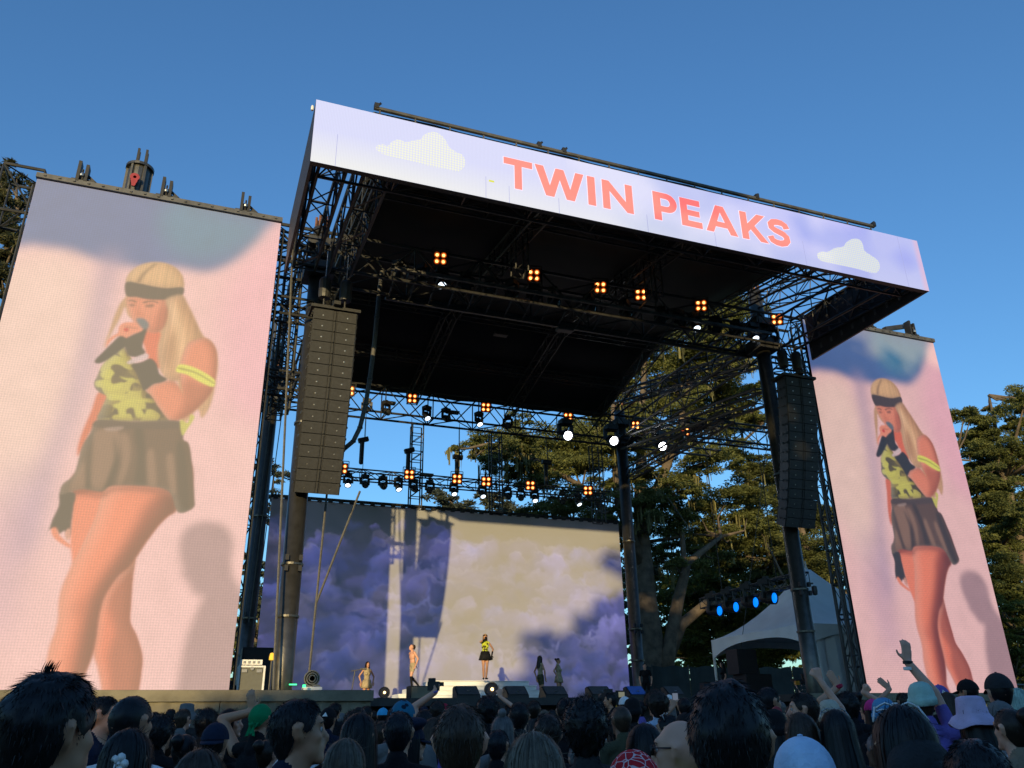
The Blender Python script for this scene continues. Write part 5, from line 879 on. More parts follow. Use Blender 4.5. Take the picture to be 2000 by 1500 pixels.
TREES={'big':[(15.9,48.7,19.1,0.88),(17.0,48.7,19.6,1.16),(15.0,43.3,16.8,0.91),(16.3,43.5,17.5,1.23),(19.5,48.0,20.0,1.38),(20.4,47.4,18.3,1.86),(21.6,47.0,17.1,1.85),(18.5,44.8,16.0,1.2),(21.9,46.6,19.1,1.87),(23.3,46.6,18.2,1.7),(24.2,46.5,16.1,1.51),(20.9,44.0,14.4,1.4),(19.4,45.6,14.3,1.14),(17.4,45.4,17.1,0.83),(24.2,47.3,20.7,1.58),(29.3,49.0,22.6,1.69),(31.0,48.7,24.6,2.3),(31.8,46.3,25.3,2.06),(33.8,45.7,26.8,2.08),(30.1,44.6,26.4,2.0),(33.2,43.2,28.1,1.65),(34.1,43.2,25.8,1.38),(33.3,45.8,29.3,1.73),(27.9,44.9,19.9,1.38),(30.8,45.3,21.9,1.61),(35.2,48.4,23.9,2.14),(35.5,46.2,23.8,1.7),(36.8,46.4,22.6,1.28),(32.8,44.4,19.7,1.27),(30.1,43.1,17.8,1.51),(29.8,45.0,17.2,1.54),(26.9,43.8,15.6,1.47),(28.4,46.1,14.4,1.69),(33.0,49.0,16.0,2.02),(34.2,47.0,16.5,1.62),(25.7,44.1,14.3,0.97),(33.2,48.4,13.9,1.62),(35.2,47.8,14.4,1.81),(25.9,47.4,22.4,1.62),(27.5,48.4,24.6,1.69),(29.3,47.6,26.4,1.89),(28.2,47.7,27.7,1.9),(24.3,45.1,18.5,1.34),(33.2,48.9,30.8,2.02),(38.8,48.8,33.6,1.43),(33.2,44.0,30.6,1.28),(33.9,47.5,32.5,1.61),(37.9,47.3,25.6,1.02),(26.9,45.8,19.0,1.04),(26.0,46.2,16.9,0.95),(23.5,45.9,14.2,1.11),(30.8,48.5,13.6,1.28),(29.3,46.0,18.9,1.05),(28.5,48.0,11.9,1.17),(28.9,45.1,11.3,0.98),(27.1,48.3,11.2,0.82),(27.7,48.4,13.3,0.9),(31.9,45.8,12.0,1.15),(25.6,46.4,17.3,1.02),(25.4,48.5,13.2,0.82),(28.6,47.3,20.8,1.08),(25.4,45.9,20.3,1.18)],'dark':[(37.7,48.6,18.2,1.71),(39.7,49.1,19.5,1.41),(41.8,51.0,18.2,2.01),(37.1,48.3,15.8,1.86),(44.4,52.0,16.7,2.05),(43.2,48.8,14.4,1.92),(46.6,52.1,12.8,2.02),(42.1,49.0,12.4,1.89),(42.8,52.3,15.1,2.02),(39.8,51.0,14.2,1.94),(36.6,50.0,13.1,1.68),(45.3,50.1,10.1,1.73),(44.0,50.8,10.2,1.54),(41.7,50.4,11.9,1.53),(37.5,49.1,11.9,1.25),(37.5,48.5,19.7,1.07),(44.8,50.1,17.1,1.6)],'lit':[(40.7,62.6,13.9,2.03),(42.0,60.7,13.2,2.21),(41.7,57.5,12.2,1.9),(41.5,61.9,11.2,1.99),(38.7,61.4,11.9,1.74),(43.9,62.4,10.9,2.03),(42.9,58.1,10.3,1.91),(47.5,61.5,11.3,2.04),(36.8,57.4,8.9,1.61),(41.5,60.9,9.0,1.95),(46.6,58.6,8.8,1.94),(42.2,58.4,8.3,1.67),(39.2,62.3,7.8,1.73),(38.6,57.6,7.0,1.21),(45.9,60.1,7.3,1.73),(50.9,62.1,11.5,1.86),(35.1,58.5,8.6,1.46),(34.8,58.3,10.9,1.39)],'right':[(52.9,37.5,23.0,0.95),(48.4,35.7,21.2,0.75),(47.8,36.9,21.0,0.83),(42.9,34.1,19.2,0.63),(46.8,35.4,19.5,1.0),(47.8,34.7,19.7,1.12),(46.4,36.7,19.1,0.88),(46.0,34.3,17.6,1.28),(48.0,37.8,18.2,1.17),(48.1,34.1,18.1,1.46),(50.5,36.9,17.1,1.54),(44.0,34.1,15.1,1.23),(43.6,35.0,15.6,0.82),(49.2,37.3,14.8,1.51),(43.3,34.6,13.6,1.04),(44.2,34.7,12.1,1.37),(48.3,36.8,12.2,1.46),(43.5,35.5,11.0,0.91),(43.3,34.2,10.1,1.18),(50.0,38.0,10.2,1.48),(42.6,34.6,9.0,1.0),(43.4,34.1,8.4,1.16),(52.2,35.4,21.2,1.74),(52.7,36.5,16.1,2.05),(51.4,37.0,12.4,1.99),(51.7,34.5,17.9,2.0),(43.9,35.3,14.8,1.13),(43.6,34.1,13.2,1.33),(47.3,35.8,13.2,1.6),(44.6,37.1,9.8,1.12),(46.9,37.0,11.8,1.41),(51.4,37.6,18.5,1.54),(47.9,37.0,18.7,1.16),(46.6,37.4,18.0,0.95),(47.5,36.8,8.4,1.25),(45.3,35.9,9.7,1.23),(42.2,34.9,11.7,0.9)],'bush':[(42.0,33.5,7.2,1.12),(41.6,32.4,7.6,1.1),(39.4,31.8,7.1,0.69),(41.1,32.8,5.7,1.22),(43.9,34.1,6.5,1.29),(39.0,31.9,5.1,0.78),(41.5,33.3,4.5,1.09),(41.8,32.7,4.7,1.08),(40.3,33.0,3.9,0.69),(38.8,31.9,5.8,0.53)],'left':[(-10.0,35.4,24.2,0.54),(-8.9,33.3,22.1,0.51),(-9.7,34.3,22.3,0.73),(-9.0,33.8,21.3,0.55),(-9.1,32.6,19.8,0.68),(-9.0,34.2,20.1,0.51),(-8.6,32.9,18.2,0.6),(-8.7,32.7,17.2,0.67),(-8.3,32.6,16.3,0.47),(-10.1,33.0,21.5,1.03),(-9.6,32.8,18.6,0.99),(-9.5,34.4,21.6,0.73),(-8.9,34.0,20.7,0.55),(-10.4,35.5,25.0,0.68),(-9.8,35.3,24.7,0.5),(-9.1,35.5,17.8,0.72)],'gum':[(4.2,61.2,20.8,0.77),(3.6,61.8,19.9,0.77),(4.9,61.3,19.7,0.69),(4.2,62.3,18.5,0.77),(3.4,62.4,18.7,0.69),(5.1,62.9,17.9,0.7),(4.5,62.6,16.8,0.61),(5.4,61.3,16.4,0.53),(3.2,61.8,16.9,0.53)],'far':[(4.4,72.1,14.7,1.12),(5.4,70.0,12.7,1.25),(4.2,70.1,11.5,1.07),(5.4,71.6,10.1,1.25),(5.9,70.4,14.9,0.85),(4.2,72.9,9.0,1.09),(6.1,71.0,8.5,1.07)],'behind':[(18.1,64.4,20.2,1.12),(19.8,64.7,19.5,1.48),(21.5,64.9,18.6,1.31),(24.0,64.9,19.2,1.51),(26.6,66.1,19.2,1.36),(19.0,65.9,18.9,1.14),(22.8,65.2,20.3,0.89),(37.3,66.6,17.7,1.43),(36.4,64.8,15.4,1.38),(37.7,67.6,13.7,1.42),(37.7,67.9,11.4,1.4),(37.0,66.9,18.7,1.15),(36.6,65.7,8.9,1.34),(38.2,66.0,14.8,1.31)]}
# ---------------------------------------------------------------- trees
def leaf_material(name, dark, light, trans=.35):
    m = bpy.data.materials.new(name); m.use_nodes = True; t = m.node_tree; b = t.nodes['Principled BSDF']
    g = t.nodes.new('ShaderNodeNewGeometry'); tc = t.nodes.new('ShaderNodeTexCoord'); nz = t.nodes.new('ShaderNodeTexNoise'); nz.inputs['Scale'].default_value = .5; nz.inputs['Detail'].default_value = 3
    t.links.new(tc.outputs['Object'], nz.inputs['Vector'])
    a = t.nodes.new('ShaderNodeMath'); a.operation = 'MULTIPLY_ADD'; a.inputs[1].default_value = .55; t.links.new(g.outputs['Random Per Island'], a.inputs[0]); 
    s = t.nodes.new('ShaderNodeMapRange'); s.inputs['From Min'].default_value = .35; s.inputs['From Max'].default_value = .65; s.inputs['To Max'].default_value = .45; t.links.new(nz.outputs['Fac'], s.inputs['Value']); t.links.new(s.outputs[0], a.inputs[2])
    mx = t.nodes.new('ShaderNodeMix'); mx.data_type = 'RGBA'; mx.inputs[6].default_value = (*dark,1); mx.inputs[7].default_value = (*light,1); t.links.new(a.outputs[0], mx.inputs[0])
    t.links.new(mx.outputs[2], b.inputs['Base Color']); b.inputs['Roughness'].default_value = .65; b.inputs['Specular IOR Level'].default_value = .25
    tr = t.nodes.new('ShaderNodeBsdfTranslucent'); t.links.new(mx.outputs[2], tr.inputs['Color']); ms = t.nodes.new('ShaderNodeMixShader'); ms.inputs[0].default_value = trans
    t.links.new(b.outputs[0], ms.inputs[1]); t.links.new(tr.outputs[0], ms.inputs[2]); t.links.new(ms.outputs[0], t.nodes['Material Output'].inputs[0])
    return m
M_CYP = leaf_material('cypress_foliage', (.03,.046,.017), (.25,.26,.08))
M_CYPD = leaf_material('dark_cypress_foliage', (.026,.04,.016), (.17,.18,.06))  # darker copy of the cypress leaves, shade put into the colour
M_EUC = leaf_material('eucalyptus_foliage', (.04,.05,.025), (.15,.14,.06))
M_BUSH = leaf_material('sunny_bush_foliage', (.045,.06,.015), (.17,.17,.035))
M_BLUEG = leaf_material('far_blue_foliage', (.05,.065,.055), (.12,.13,.085))  # bluish leaf colour carries the haze of distance
M_MOSS = mat('hanging_moss', (.13,.12,.045), .9, 0, .3, 2, island=.3)
M_BARK = mat('warm_grey_bark', (.12,.09,.062), .9, 0, .4, 2.5, .9, 7)
def foliage_arrays(clumps, dens, L, W, rng, flat=.55, sub=10, droop=.2):
    Vs = []
    for cx, cy, cz, r in clumps:
        ns = max(4, int(sub*min(2.2, max(.5, r/1.6))))
        d = rng.normal(size=(ns, 3)); d /= np.linalg.norm(d, axis=1)[:, None]; rad = rng.random(ns)**.45
        sc_ = d*rad[:, None]*np.array([r, r, r*flat]); sr = r*rng.uniform(.3, .6, ns)
        k = int(dens*r*r/ns)+8
        c = np.repeat(sc_, k, 0); s = np.repeat(sr, k)
        e = rng.normal(size=(len(c), 3)); e /= np.linalg.norm(e, axis=1)[:, None]; e *= (rng.random(len(c))**.5)[:, None]
        off = e*s[:, None]*np.array([1, 1, .34]); off[:, 2] -= droop*(off[:, 0]**2+off[:, 1]**2)/np.maximum(s, .1)
        pos = c+off+np.array([cx, cy, cz])
        out = off.copy(); out[:, 2] = out[:, 2]*.5; out += rng.normal(size=out.shape)*s[:, None]*.35; out /= np.linalg.norm(out, axis=1)[:, None]+1e-6
        up_ = rng.normal(size=out.shape)*1.0+np.array([0, 0, .6]); sd = np.cross(out, up_); sd /= np.linalg.norm(sd, axis=1)[:, None]+1e-6
        l = L*rng.uniform(.6, 1.35, len(c))[:, None]; ww = W*rng.uniform(.6, 1.3, len(c))[:, None]
        Vs.append(np.stack([pos-out*l*.5, pos+sd*ww*.5-out*l*.05, pos+out*l*.5, pos-sd*ww*.5+out*l*.05], 1).reshape(-1, 3))
    V = np.concatenate(Vs); F = np.arange(len(V)).reshape(-1, 4)
    return V, F
def make_tree(label, base, limbs, clumps, m, dens=420, L=.34, W=.13, seed=1, moss=0, cat='tree', bark=None, flat=.55, sub=10, name='tree', twigs=True, extra=True):
    rng = np.random.default_rng(seed)
    more = []
    for x, y, z, r in clumps:
        more.append((x, y, z, r*1.25))
        if extra: a = rng.random()*6.28; more.append((x+r*1.3*math.cos(a), y+rng.normal()*r, z+r*.7*math.sin(a), r*rng.uniform(.6, 1.05)))
    clumps = more
    t = thing(name, label, cat, base)
    V, F = foliage_arrays(clumps, dens, L, W, rng, flat, sub)
    o = mesh_np('crown', V-np.array(base), F, m, t)
    b = MB()
    for pts, rs in limbs: b.path(pts, [r*.74 for r in rs], 12)
    nodes = [Vector(p) for pts, _ in limbs for p in pts[1:]]
    if twigs:
        for i, (x, y, z, r) in enumerate(clumps):
            c = Vector((x, y, z)); q = min(nodes, key=lambda n: (n-c).length+max(0, n.z-c.z)*1.5)
            mid = (c+q)/2+Vector((rng.normal()*.3, rng.normal()*.3, -.1*(c-q).length*.5+rng.normal()*.2)); ln = (c-q).length
            b.path([q, mid, c], [min(.16, .03+.018*ln), .05+.006*ln, .02], 5)
    from mathutils import noise as _ns
    b.v = [tuple(Vector(p)+_ns.noise_vector(Vector((p[0]*1.6, p[1]*1.6, p[2]*.5)))*.16) for p in b.v]
    k = b.build('trunk', bark or M_BARK, t, smooth=True)
    if moss:
        P_ = []; 
        for i in range(moss):
            x, y, z, r = clumps[int(rng.integers(len(clumps)))]
            a = rng.random()*6.28; rr = r*rng.uniform(.3, .95); px, py = x+rr*math.cos(a), y+rr*math.sin(a); pz = z-r*.2; ln = rng.uniform(.4, 1.7)
            for s in range(7):
                q = np.array([px+rng.normal()*.12, py+rng.normal()*.12, pz+rng.normal()*.1]); l = ln*rng.uniform(.4, 1); wv = rng.uniform(.02, .05); an = rng.random()*3.14; d = np.array([math.cos(an), math.sin(an), 0])*wv
                P_ += [q-d, q+d, q+d*.3-np.array([rng.normal()*.05, 0, l]), q-d*.3-np.array([rng.normal()*.05, 0, l])]
        V = np.array(P_)-np.array(base); mesh_np('hanging_moss', V, np.arange(len(V)).reshape(-1, 4), M_MOSS, t, kind='stuff')
    return t
B = (26.9,46.2,.4)
make_tree('huge spreading cypress with mossy boughs and pale forked trunk behind the stage', B, [
    ([(26.9,46.2,.2),(26.9,46.2,4.5),(26.6,46.2,9),(26.8,46.4,15),(27.6,46.5,22),(28.6,46.5,29)], [1.25,.95,.85,.6,.4,.12]),
    ([(27.1,45.9,4.2),(27.5,45.5,6.3),(28.4,45.3,9.2),(29.3,45.2,11.5),(30.4,45.1,12.3),(31.9,45.0,13.3)], [.75,.55,.4,.32,.24,.14]),
    ([(28.5,45.3,9.3),(29.0,45.2,11),(29.1,45.3,13.2),(28.7,45.5,16)], [.3,.26,.2,.12]),
    ([(27.4,45.9,5.4),(28.4,45.4,7.6),(30.2,45.1,8.9),(32.3,44.8,8.8),(34,44.8,9.3),(36.5,45,10.4)], [.55,.46,.42,.34,.26,.12]),
    ([(26.8,46.4,14),(28.6,45.6,18),(29.7,45.4,20.5),(31,45.6,24),(32.4,46,27)], [.5,.36,.3,.22,.1]),
    ([(26.7,46.3,11),(24.9,45.8,15),(24.6,45.6,19),(25.2,46,24)], [.5,.42,.34,.15]),
    ([(26.7,46.3,12),(22.5,46,16.2),(19,45.6,17.6),(16,45.5,18.3)], [.45,.3,.18,.08]),
    ([(27,46.3,16),(31,45.8,18),(34,45.5,19.5),(37,45.5,22)], [.4,.28,.18,.08])],
    TREES['big'], M_CYP, dens=980, L=.23, W=.085, seed=1, moss=260)
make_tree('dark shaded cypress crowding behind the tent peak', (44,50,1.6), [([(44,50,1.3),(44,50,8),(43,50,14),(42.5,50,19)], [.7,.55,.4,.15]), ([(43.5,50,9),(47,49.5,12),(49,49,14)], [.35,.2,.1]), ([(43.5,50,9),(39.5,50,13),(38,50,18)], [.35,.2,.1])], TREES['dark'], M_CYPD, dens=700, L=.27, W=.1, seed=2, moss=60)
make_tree('sunlit pale green woodland tree seen between trunk and tent', (36,60,3), [([(36,60,2.5),(36,60,7),(37,60,12)], [.45,.3,.12]), ([(41,60,2.5),(41,60,8),(42,60,11)], [.4,.3,.1]), ([(33.5,60,2.5),(34,60,7)], [.3,.15])], TREES['lit'], M_BUSH, dens=460, L=.3, W=.14, seed=3, flat=.8)
make_tree('tall layered cypress right of the right tall screen', (47.3,36,.3), [([(47.3,36,0),(47.3,36,8),(47.6,36,16),(48.3,36,22)], [.6,.45,.3,.08]), ([(47.4,36,9),(45.5,36,11.5),(44,36,13)], [.2,.14,.06]), ([(47.4,36,13),(45.2,36,15.5),(43.6,36,17)], [.2,.14,.06])], TREES['right'], M_CYP, dens=1700, L=.18, W=.07, seed=4, flat=.7)
make_tree('bright yellow-green bush low beside right tall screen edge', (41.3,33,.3), [([(41.3,33,0),(41.3,33,3),(41.5,33,6)], [.2,.15,.05]), ([(40.8,33,0),(40.5,33,4)], [.15,.05])], TREES['bush'], M_BUSH, dens=1000, L=.19, W=.09, seed=5, cat='bush', name='bush', flat=.85)
make_tree('loose eucalyptus at far left behind left tall screen', (-9.2,34,.3), [([(-9.2,34,0),(-9.3,34,10),(-9.2,34,17),(-9,34,22)], [.45,.35,.22,.06]), ([(-9.2,34,15),(-8.6,34,18),(-8.2,34,20.5)], [.14,.1,.04])], TREES['left'], M_EUC, dens=900, L=.26, W=.06, seed=6, flat=.9)
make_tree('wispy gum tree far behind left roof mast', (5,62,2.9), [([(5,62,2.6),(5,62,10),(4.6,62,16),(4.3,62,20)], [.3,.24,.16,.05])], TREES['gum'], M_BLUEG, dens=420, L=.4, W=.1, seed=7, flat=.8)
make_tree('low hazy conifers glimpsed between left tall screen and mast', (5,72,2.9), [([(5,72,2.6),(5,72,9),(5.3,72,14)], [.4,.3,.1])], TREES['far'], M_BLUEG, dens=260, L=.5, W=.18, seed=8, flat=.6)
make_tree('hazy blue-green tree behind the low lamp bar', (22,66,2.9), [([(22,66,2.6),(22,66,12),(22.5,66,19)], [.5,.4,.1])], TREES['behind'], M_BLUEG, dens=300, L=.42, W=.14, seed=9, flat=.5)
# the wood behind the audience: the low sun comes over it and leaves the crowd in its shade
def back_wood():
    rng = np.random.default_rng(12); cl = []
    def top(x):
        xs = [-90,-29.6,-28.6,-27,-25,-23,-19.5,-18,-17.4,-16.4,-15.8,-15.3,-13.2,-12.4,-9,2.5,5,9,40]; zs = [11.9,11.9,13.6,14.8,16.2,19.3,21.6,22,29.5,29.5,22,20.3,20.6,24.5,27.5,27,16,13,13]  # treetop heights shaped for their shade, a spire added to darken the trunk
        return float(np.interp(x, xs, zs))
    for x in np.arange(-88.4, 41, 2.5):
        for k in range(3):
            y = -40-k*2.8; tz = top(x+1.42*k)+.51*k
            for z in np.arange(3.2, tz-.9, 2.7): cl.append((x+rng.normal()*.4, y+rng.normal()*.5, z, 2.5))
            cl.append((x, y, tz-.8, 1.3))
    V, F = foliage_arrays(cl, 6, 1.3, .9, rng, .9, 7, 0)
    o = mesh_np('woods', V, F, M_CYPD, kind='stuff'); o['label'] = 'dense wood standing behind the audience'
back_wood()
def far_wood():
    rng = np.random.default_rng(31); cl = []
    for x in np.arange(-60, 150, 3.4):
        h = 13.5+2.4*math.sin(x*.21)+1.8*math.sin(x*.53+1)+rng.normal()*.8-(3.5 if x < 12 else 0)+(2.5 if 45 < x < 85 else 0)
        for z in np.arange(2.5, h, 2.6): cl.append((x+rng.normal()*.8, 82+rng.normal()*2.5, z+1.5, 2.4))
    V, F = foliage_arrays(cl, 34, .8, .42, rng, .8, 9, 0)
    o = mesh_np('woods', V, F, M_BUSH, kind='stuff'); o['label'] = 'distant wood closing the view behind the stage'
far_wood()
CROWD=[(-0.26, 2.09, 1.002, 'messy', 'black', 22, 'm', 'charcoal', 'tall person with tousled black hair and cowlick, largest head at far left', ''), (-0.2, 4.19, 1.006, 'fade', 'black', 12, 'm', 'white', 'person with cropped black fade and white tank top before the left drape', ''), (-0.16, 3.5, 0.93, 'long', 'black', 5, 'f', 'charcoal', 'person with black hair and white flower clip, behind the white tank top', 'flower'), (-0.48, 6.37, 1.029, 'short', 'black', 70, 'm', 'navy', 'pale person in profile half hidden beside the tousled black head', ''), (-0.66, 3.97, 0.964, 'long', 'brown', 10, 'f', 'olive', 'person with long faded brown hair cut off by the left edge', ''), (0.07, 12.43, 1.032, 'bucket', 'grey', -8, 'm', 'charcoal', 'person in grey-green bucket hat below the stage drape', ''), (0.23, 8.52, 0.982, 'curly', 'black', 0, 'f', 'black', 'person with dark curls right of the grey-green bucket hat', ''), (0.39, 7.7, 0.985, 'long', 'darkbrown', 80, 'f', 'black', 'person with wavy brown hair looking right, pale face showing', ''), (0.67, 10.22, 0.95, 'bandana', 'pink', 0, 'f', 'black', 'person in small hot pink headscarf beside the green one', ''), (0.6, 7.28, 1.004, 'bandana', 'green', 10, 'm', 'black', 'person in bright green bandana raising a hand', 'wave'), (0.78, 8.62, 0.972, 'long', 'greybrown', 10, 'f', 'grey', 'person with dull brown hair right in front of the green bandana', ''), (0.4, 3.25, 0.987, 'short', 'black', 66, 'm', 'navyt', 'person in navy lettered T-shirt and dark quiff, profile with glitter cheek', 'profile'), (0.22, 5.81, 0.926, 'cap', 'navy', 190, 'm', 'grey', 'person wearing a navy cap backwards', ''), (0.05, 5.9, 0.898, 'bun', 'black', 0, 'f', 'charcoal', 'person with dark hair pinned by small white clips left of the backwards cap', ''), (0.08, 3.01, 0.898, 'long', 'brown', 0, 'f', 'white', 'person with smooth brown hair at the bottom under the backwards cap', ''), (0.62, 3.5, 0.903, 'longparted', 'ash', 0, 'f', 'navy', 'person with ash-grey straight hair at bottom left of the captain cap', ''), (0.85, 4.42, 0.956, 'long', 'black', 20, 'm', 'black', 'person with loose black hair above the ash-grey head', ''), (1.49, 9.55, 0.988, 'cap', 'black', 0, 'm', 'navy', 'person in black cap with white panel right of the lettered T-shirt', 'patch'), (1.46, 6.04, 1.004, 'bandana', 'plaid', 10, 'm', 'grey', 'person in blue plaid bandana before the stage corner', ''), (1.11, 4.68, 0.962, 'short', 'navyblack', 0, 'm', 'black', 'person with flat dark hair just below the blue plaid bandana', ''), (1.29, 5.18, 0.922, 'capt', 'navy', 62, 'f', 'black', 'person in navy captain cap with white piping and sunglasses', 'shades'), (2.11, 7.89, 0.974, 'short', 'black', 10, 'm', 'charcoal', 'person with short black hair right of the blue plaid bandana', ''), (0.8, 2.57, 0.97, 'short', 'brown', 3, 'm', 'charcoal', 'tall person with neat short brown hair in the centre, large head below the steps', ''), (2.73, 7.91, 1.026, 'curly', 'black', 0, 'm', 'black', 'person with round black curls right of the neat brown head', ''), (2.27, 6.23, 0.94, 'longparted', 'grey', 0, 'f', 'grey', 'person with straight silver-grey hair below the pointing finger', 'bunclip'), (2.01, 5.61, 0.893, 'short', 'navyblack', 20, 'm', 'black', 'person with dark head and clear glasses right of the neat brown head', 'glasses'), (0.93, 2.3, 0.923, 'longparted', 'ash', -4, 'f', 'olive', 'person with long dark blond centre-parted hair, big head at bottom centre', ''), (2.58, 6.68, 0.997, 'short', 'black', 0, 'm', 'black', 'person with round black head before the right monitor wedges', ''), (4.07, 10.03, 1.028, 'short', 'darkbrown', 15, 'm', 'charcoal', 'person with short dark hair beside the round black head', ''), (1.9, 4.49, 0.95, 'short', 'darkbrown', 0, 'm', 'black', 'person with fuzzy brown hair left of the big black shaggy head', ''), (1.61, 3.39, 0.976, 'curly', 'black', 8, 'm', 'charcoal', 'tall person with big shaggy black hair right of the blond parted head', ''), (3.29, 7.34, 1.018, 'short', 'black', 0, 'm', 'black', 'person with dark hair before the stage lip, left of big shaggy head', ''), (6.66, 13.01, 1.108, 'short', 'black', -70, 'm', 'black', 'person in profile near the camera crane on the stage lip', ''), (4.35, 8.44, 0.934, 'long', 'brown', 0, 'f', 'tan', 'person with brown hair under the small orange hood', ''), (7.08, 13.76, 0.988, 'beanie', 'orange', 0, 'f', 'charcoal', 'person in tiny orange hood deep in the crowd', ''), (6.19, 11.64, 1.049, 'cap', 'white', 0, 'm', 'black', 'person in white cap deep in the crowd left of afro', ''), (4.32, 7.97, 0.999, 'beanie', 'black', 0, 'm', 'black', 'person in black wrapped headscarf left of the afro with lilac band', ''), (5.07, 8.78, 1.045, 'afro', 'darkbrown', -25, 'f', 'paleblue', 'person with brown afro, lilac headband and pale blue top', 'headband'), (9.61, 16.09, 1.141, 'cap', 'white', 0, 'm', 'black', 'person in small white cap right of the afro', ''), (1.86, 3.34, 0.921, 'long', 'black', 0, 'f', 'black', 'person with long black hair and a claw clip above the red bandana', ''), (3.33, 5.62, 0.932, 'short', 'black', -60, 'f', 'black', 'person with dark hair and silver sunglasses arm, left of bald head', 'shadetop'), (1.67, 2.75, 0.936, 'bald', 'skin', -62, 'm', 'lime', 'bald person with black sunglasses and lime green shirt', 'shades'), (1.2, 2.23, 0.895, 'bandana', 'red', 0, 'm', 'black', 'person in red paisley bandana at the bottom edge', ''), (1.05, 1.53, 0.98, 'thick', 'black', 24, 'm', 'charcoal', 'tall person with thick black hair and visible ear, biggest head right of centre', 'ear'), (1.65, 2.07, 0.901, 'cap', 'skyblue', 185, 'm', 'black', 'person in plain pale blue cap at the bottom right of the biggest black head', ''), (4.44, 5.89, 1.038, 'short', 'black', 65, 'm', 'charcoal', 'person with dark hair in profile against biggest black head', ''), (4.02, 4.96, 1.002, 'short', 'darkbrown', -70, 'm', 'grey', 'person with brown hair facing left drinking from a can', 'drink'), (3.1, 3.87, 0.933, 'long', 'brown', 0, 'f', 'black', 'person with long wavy brown hair above the pale blue cap', ''), (4.92, 5.76, 0.959, 'beanie', 'cream', 0, 'f', 'cream', 'person in cream knitted hat raising a thin bare arm', 'armup1'), (3.2, 3.71, 0.939, 'long', 'black', 5, 'f', 'black', 'person with long black hair and white sunglasses pushed up, under the cream hat', 'shadetop'), (6.12, 6.88, 1.01, 'curly', 'black', 0, 'm', 'black', 'person with black curls and red scrunchie on raised wrist', 'armup2'), (6.45, 6.91, 0.97, 'cap', 'pink', 10, 'f', 'black', 'person in hot pink cap right of black curls', ''), (5.11, 5.37, 0.959, 'beanie', 'blue', 0, 'm', 'black', 'person in sky blue knitted cap behind the white sunglasses', ''), (1.94, 1.98, 0.949, 'long', 'black', 5, 'f', 'black', 'person with wide long black hair and white sunglasses on top', 'whiteshades'), (8.27, 8.33, 1.021, 'short', 'darkbrown', 0, 'f', 'tan', 'person raising a slim bent arm against right tall screen', 'armup3'), (5.26, 5.12, 1.018, 'beanie', 'mint', 0, 'm', 'purple', 'person in mint beanie and purple top raising a long arm', 'armup4'), (7.57, 7.11, 1.041, 'cap', 'purple', 15, 'm', 'black', 'person in dark purple cap with pale top behind the lavender hat', 'patch'), (6.97, 6.47, 1.001, 'long', 'brown', 0, 'f', 'black', 'person with brown hair holding up a phone', 'phone'), (8.07, 7.19, 1.072, 'cap', 'black', -20, 'm', 'black', 'person in plain black cap left of the tall dark cap', ''), (4.64, 4.14, 0.958, 'bucket', 'lavender', 5, 'f', 'floral', 'person in large lavender bucket hat', ''), (5.69, 4.79, 1.053, 'cap', 'darkgrey', 12, 'm', 'navy', 'person in dark cap with teal bag strap at the right edge', 'strap'), (6.95, 5.68, 1.006, 'long', 'mint', 0, 'f', 'mint', 'person with pale mint hair at the right edge', ''), (1.92, 1.92, 0.899, 'cap', 'charcoal', 115, 'm', 'black', 'person in charcoal cap with long brim pointing left at the bottom', ''), (1.9, 1.72, 0.9, 'thick', 'black', 0, 'm', 'black', 'person with shaggy black hair at the bottom right corner', ''), (7.54, 8.18, 0.98, 'short', 'brown', 0, 'm', 'tan', 'person raising a bent elbow and fist behind the pink cap', 'armup5'), (2.6, 9.2, 1.026, 'short', 'darkbrown', 0, 'm', 'olive', 'person with purple wristband holding a black camera overhead', 'camera'), (4.33, 12.02, 1.019, 'curly', 'brown', 0, 'f', 'black', 'person with tawny curls pointing one finger up', 'armup6'), (5.78, 9.33, 1.024, 'short', 'black', 0, 'm', 'navy', 'person filming with phone near black box under tent', 'phone'), (1.23, 11.18, 0.96, 'short', 'black', 0, 'm', 'black', 'person with dark head between green bandana and lettered T-shirt', ''), (2.49, 15.29, 1.05, 'curly', 'black', 10, 'm', 'black', 'person with tight black hair by the stage corner drape', ''), (1.68, 9.13, 0.968, 'curly', 'darkbrown', 0, 'f', 'purple', 'person with loose dark curls left of the stage corner', ''), (2.45, 12.32, 1.017, 'short', 'black', 0, 'm', 'charcoal', 'person with short black hair under the drape corner', ''), (2.91, 13.35, 0.996, 'cap', 'cyan', 0, 'm', 'black', 'person in bright cyan cap left of the blue plaid bandana', ''), (4.5, 15.46, 1.032, 'beanie', 'crimson', 0, 'f', 'black', 'person in crimson beanie left of the neat brown head', ''), (-0.07, 7.59, 0.883, 'short', 'black', 0, 'm', 'black', 'person with dark head below the left drape, right of the fade', ''), (-0.12, 6.68, 0.953, 'curly', 'black', 0, 'm', 'black', 'person with bushy black hair right of the cropped fade', '')]
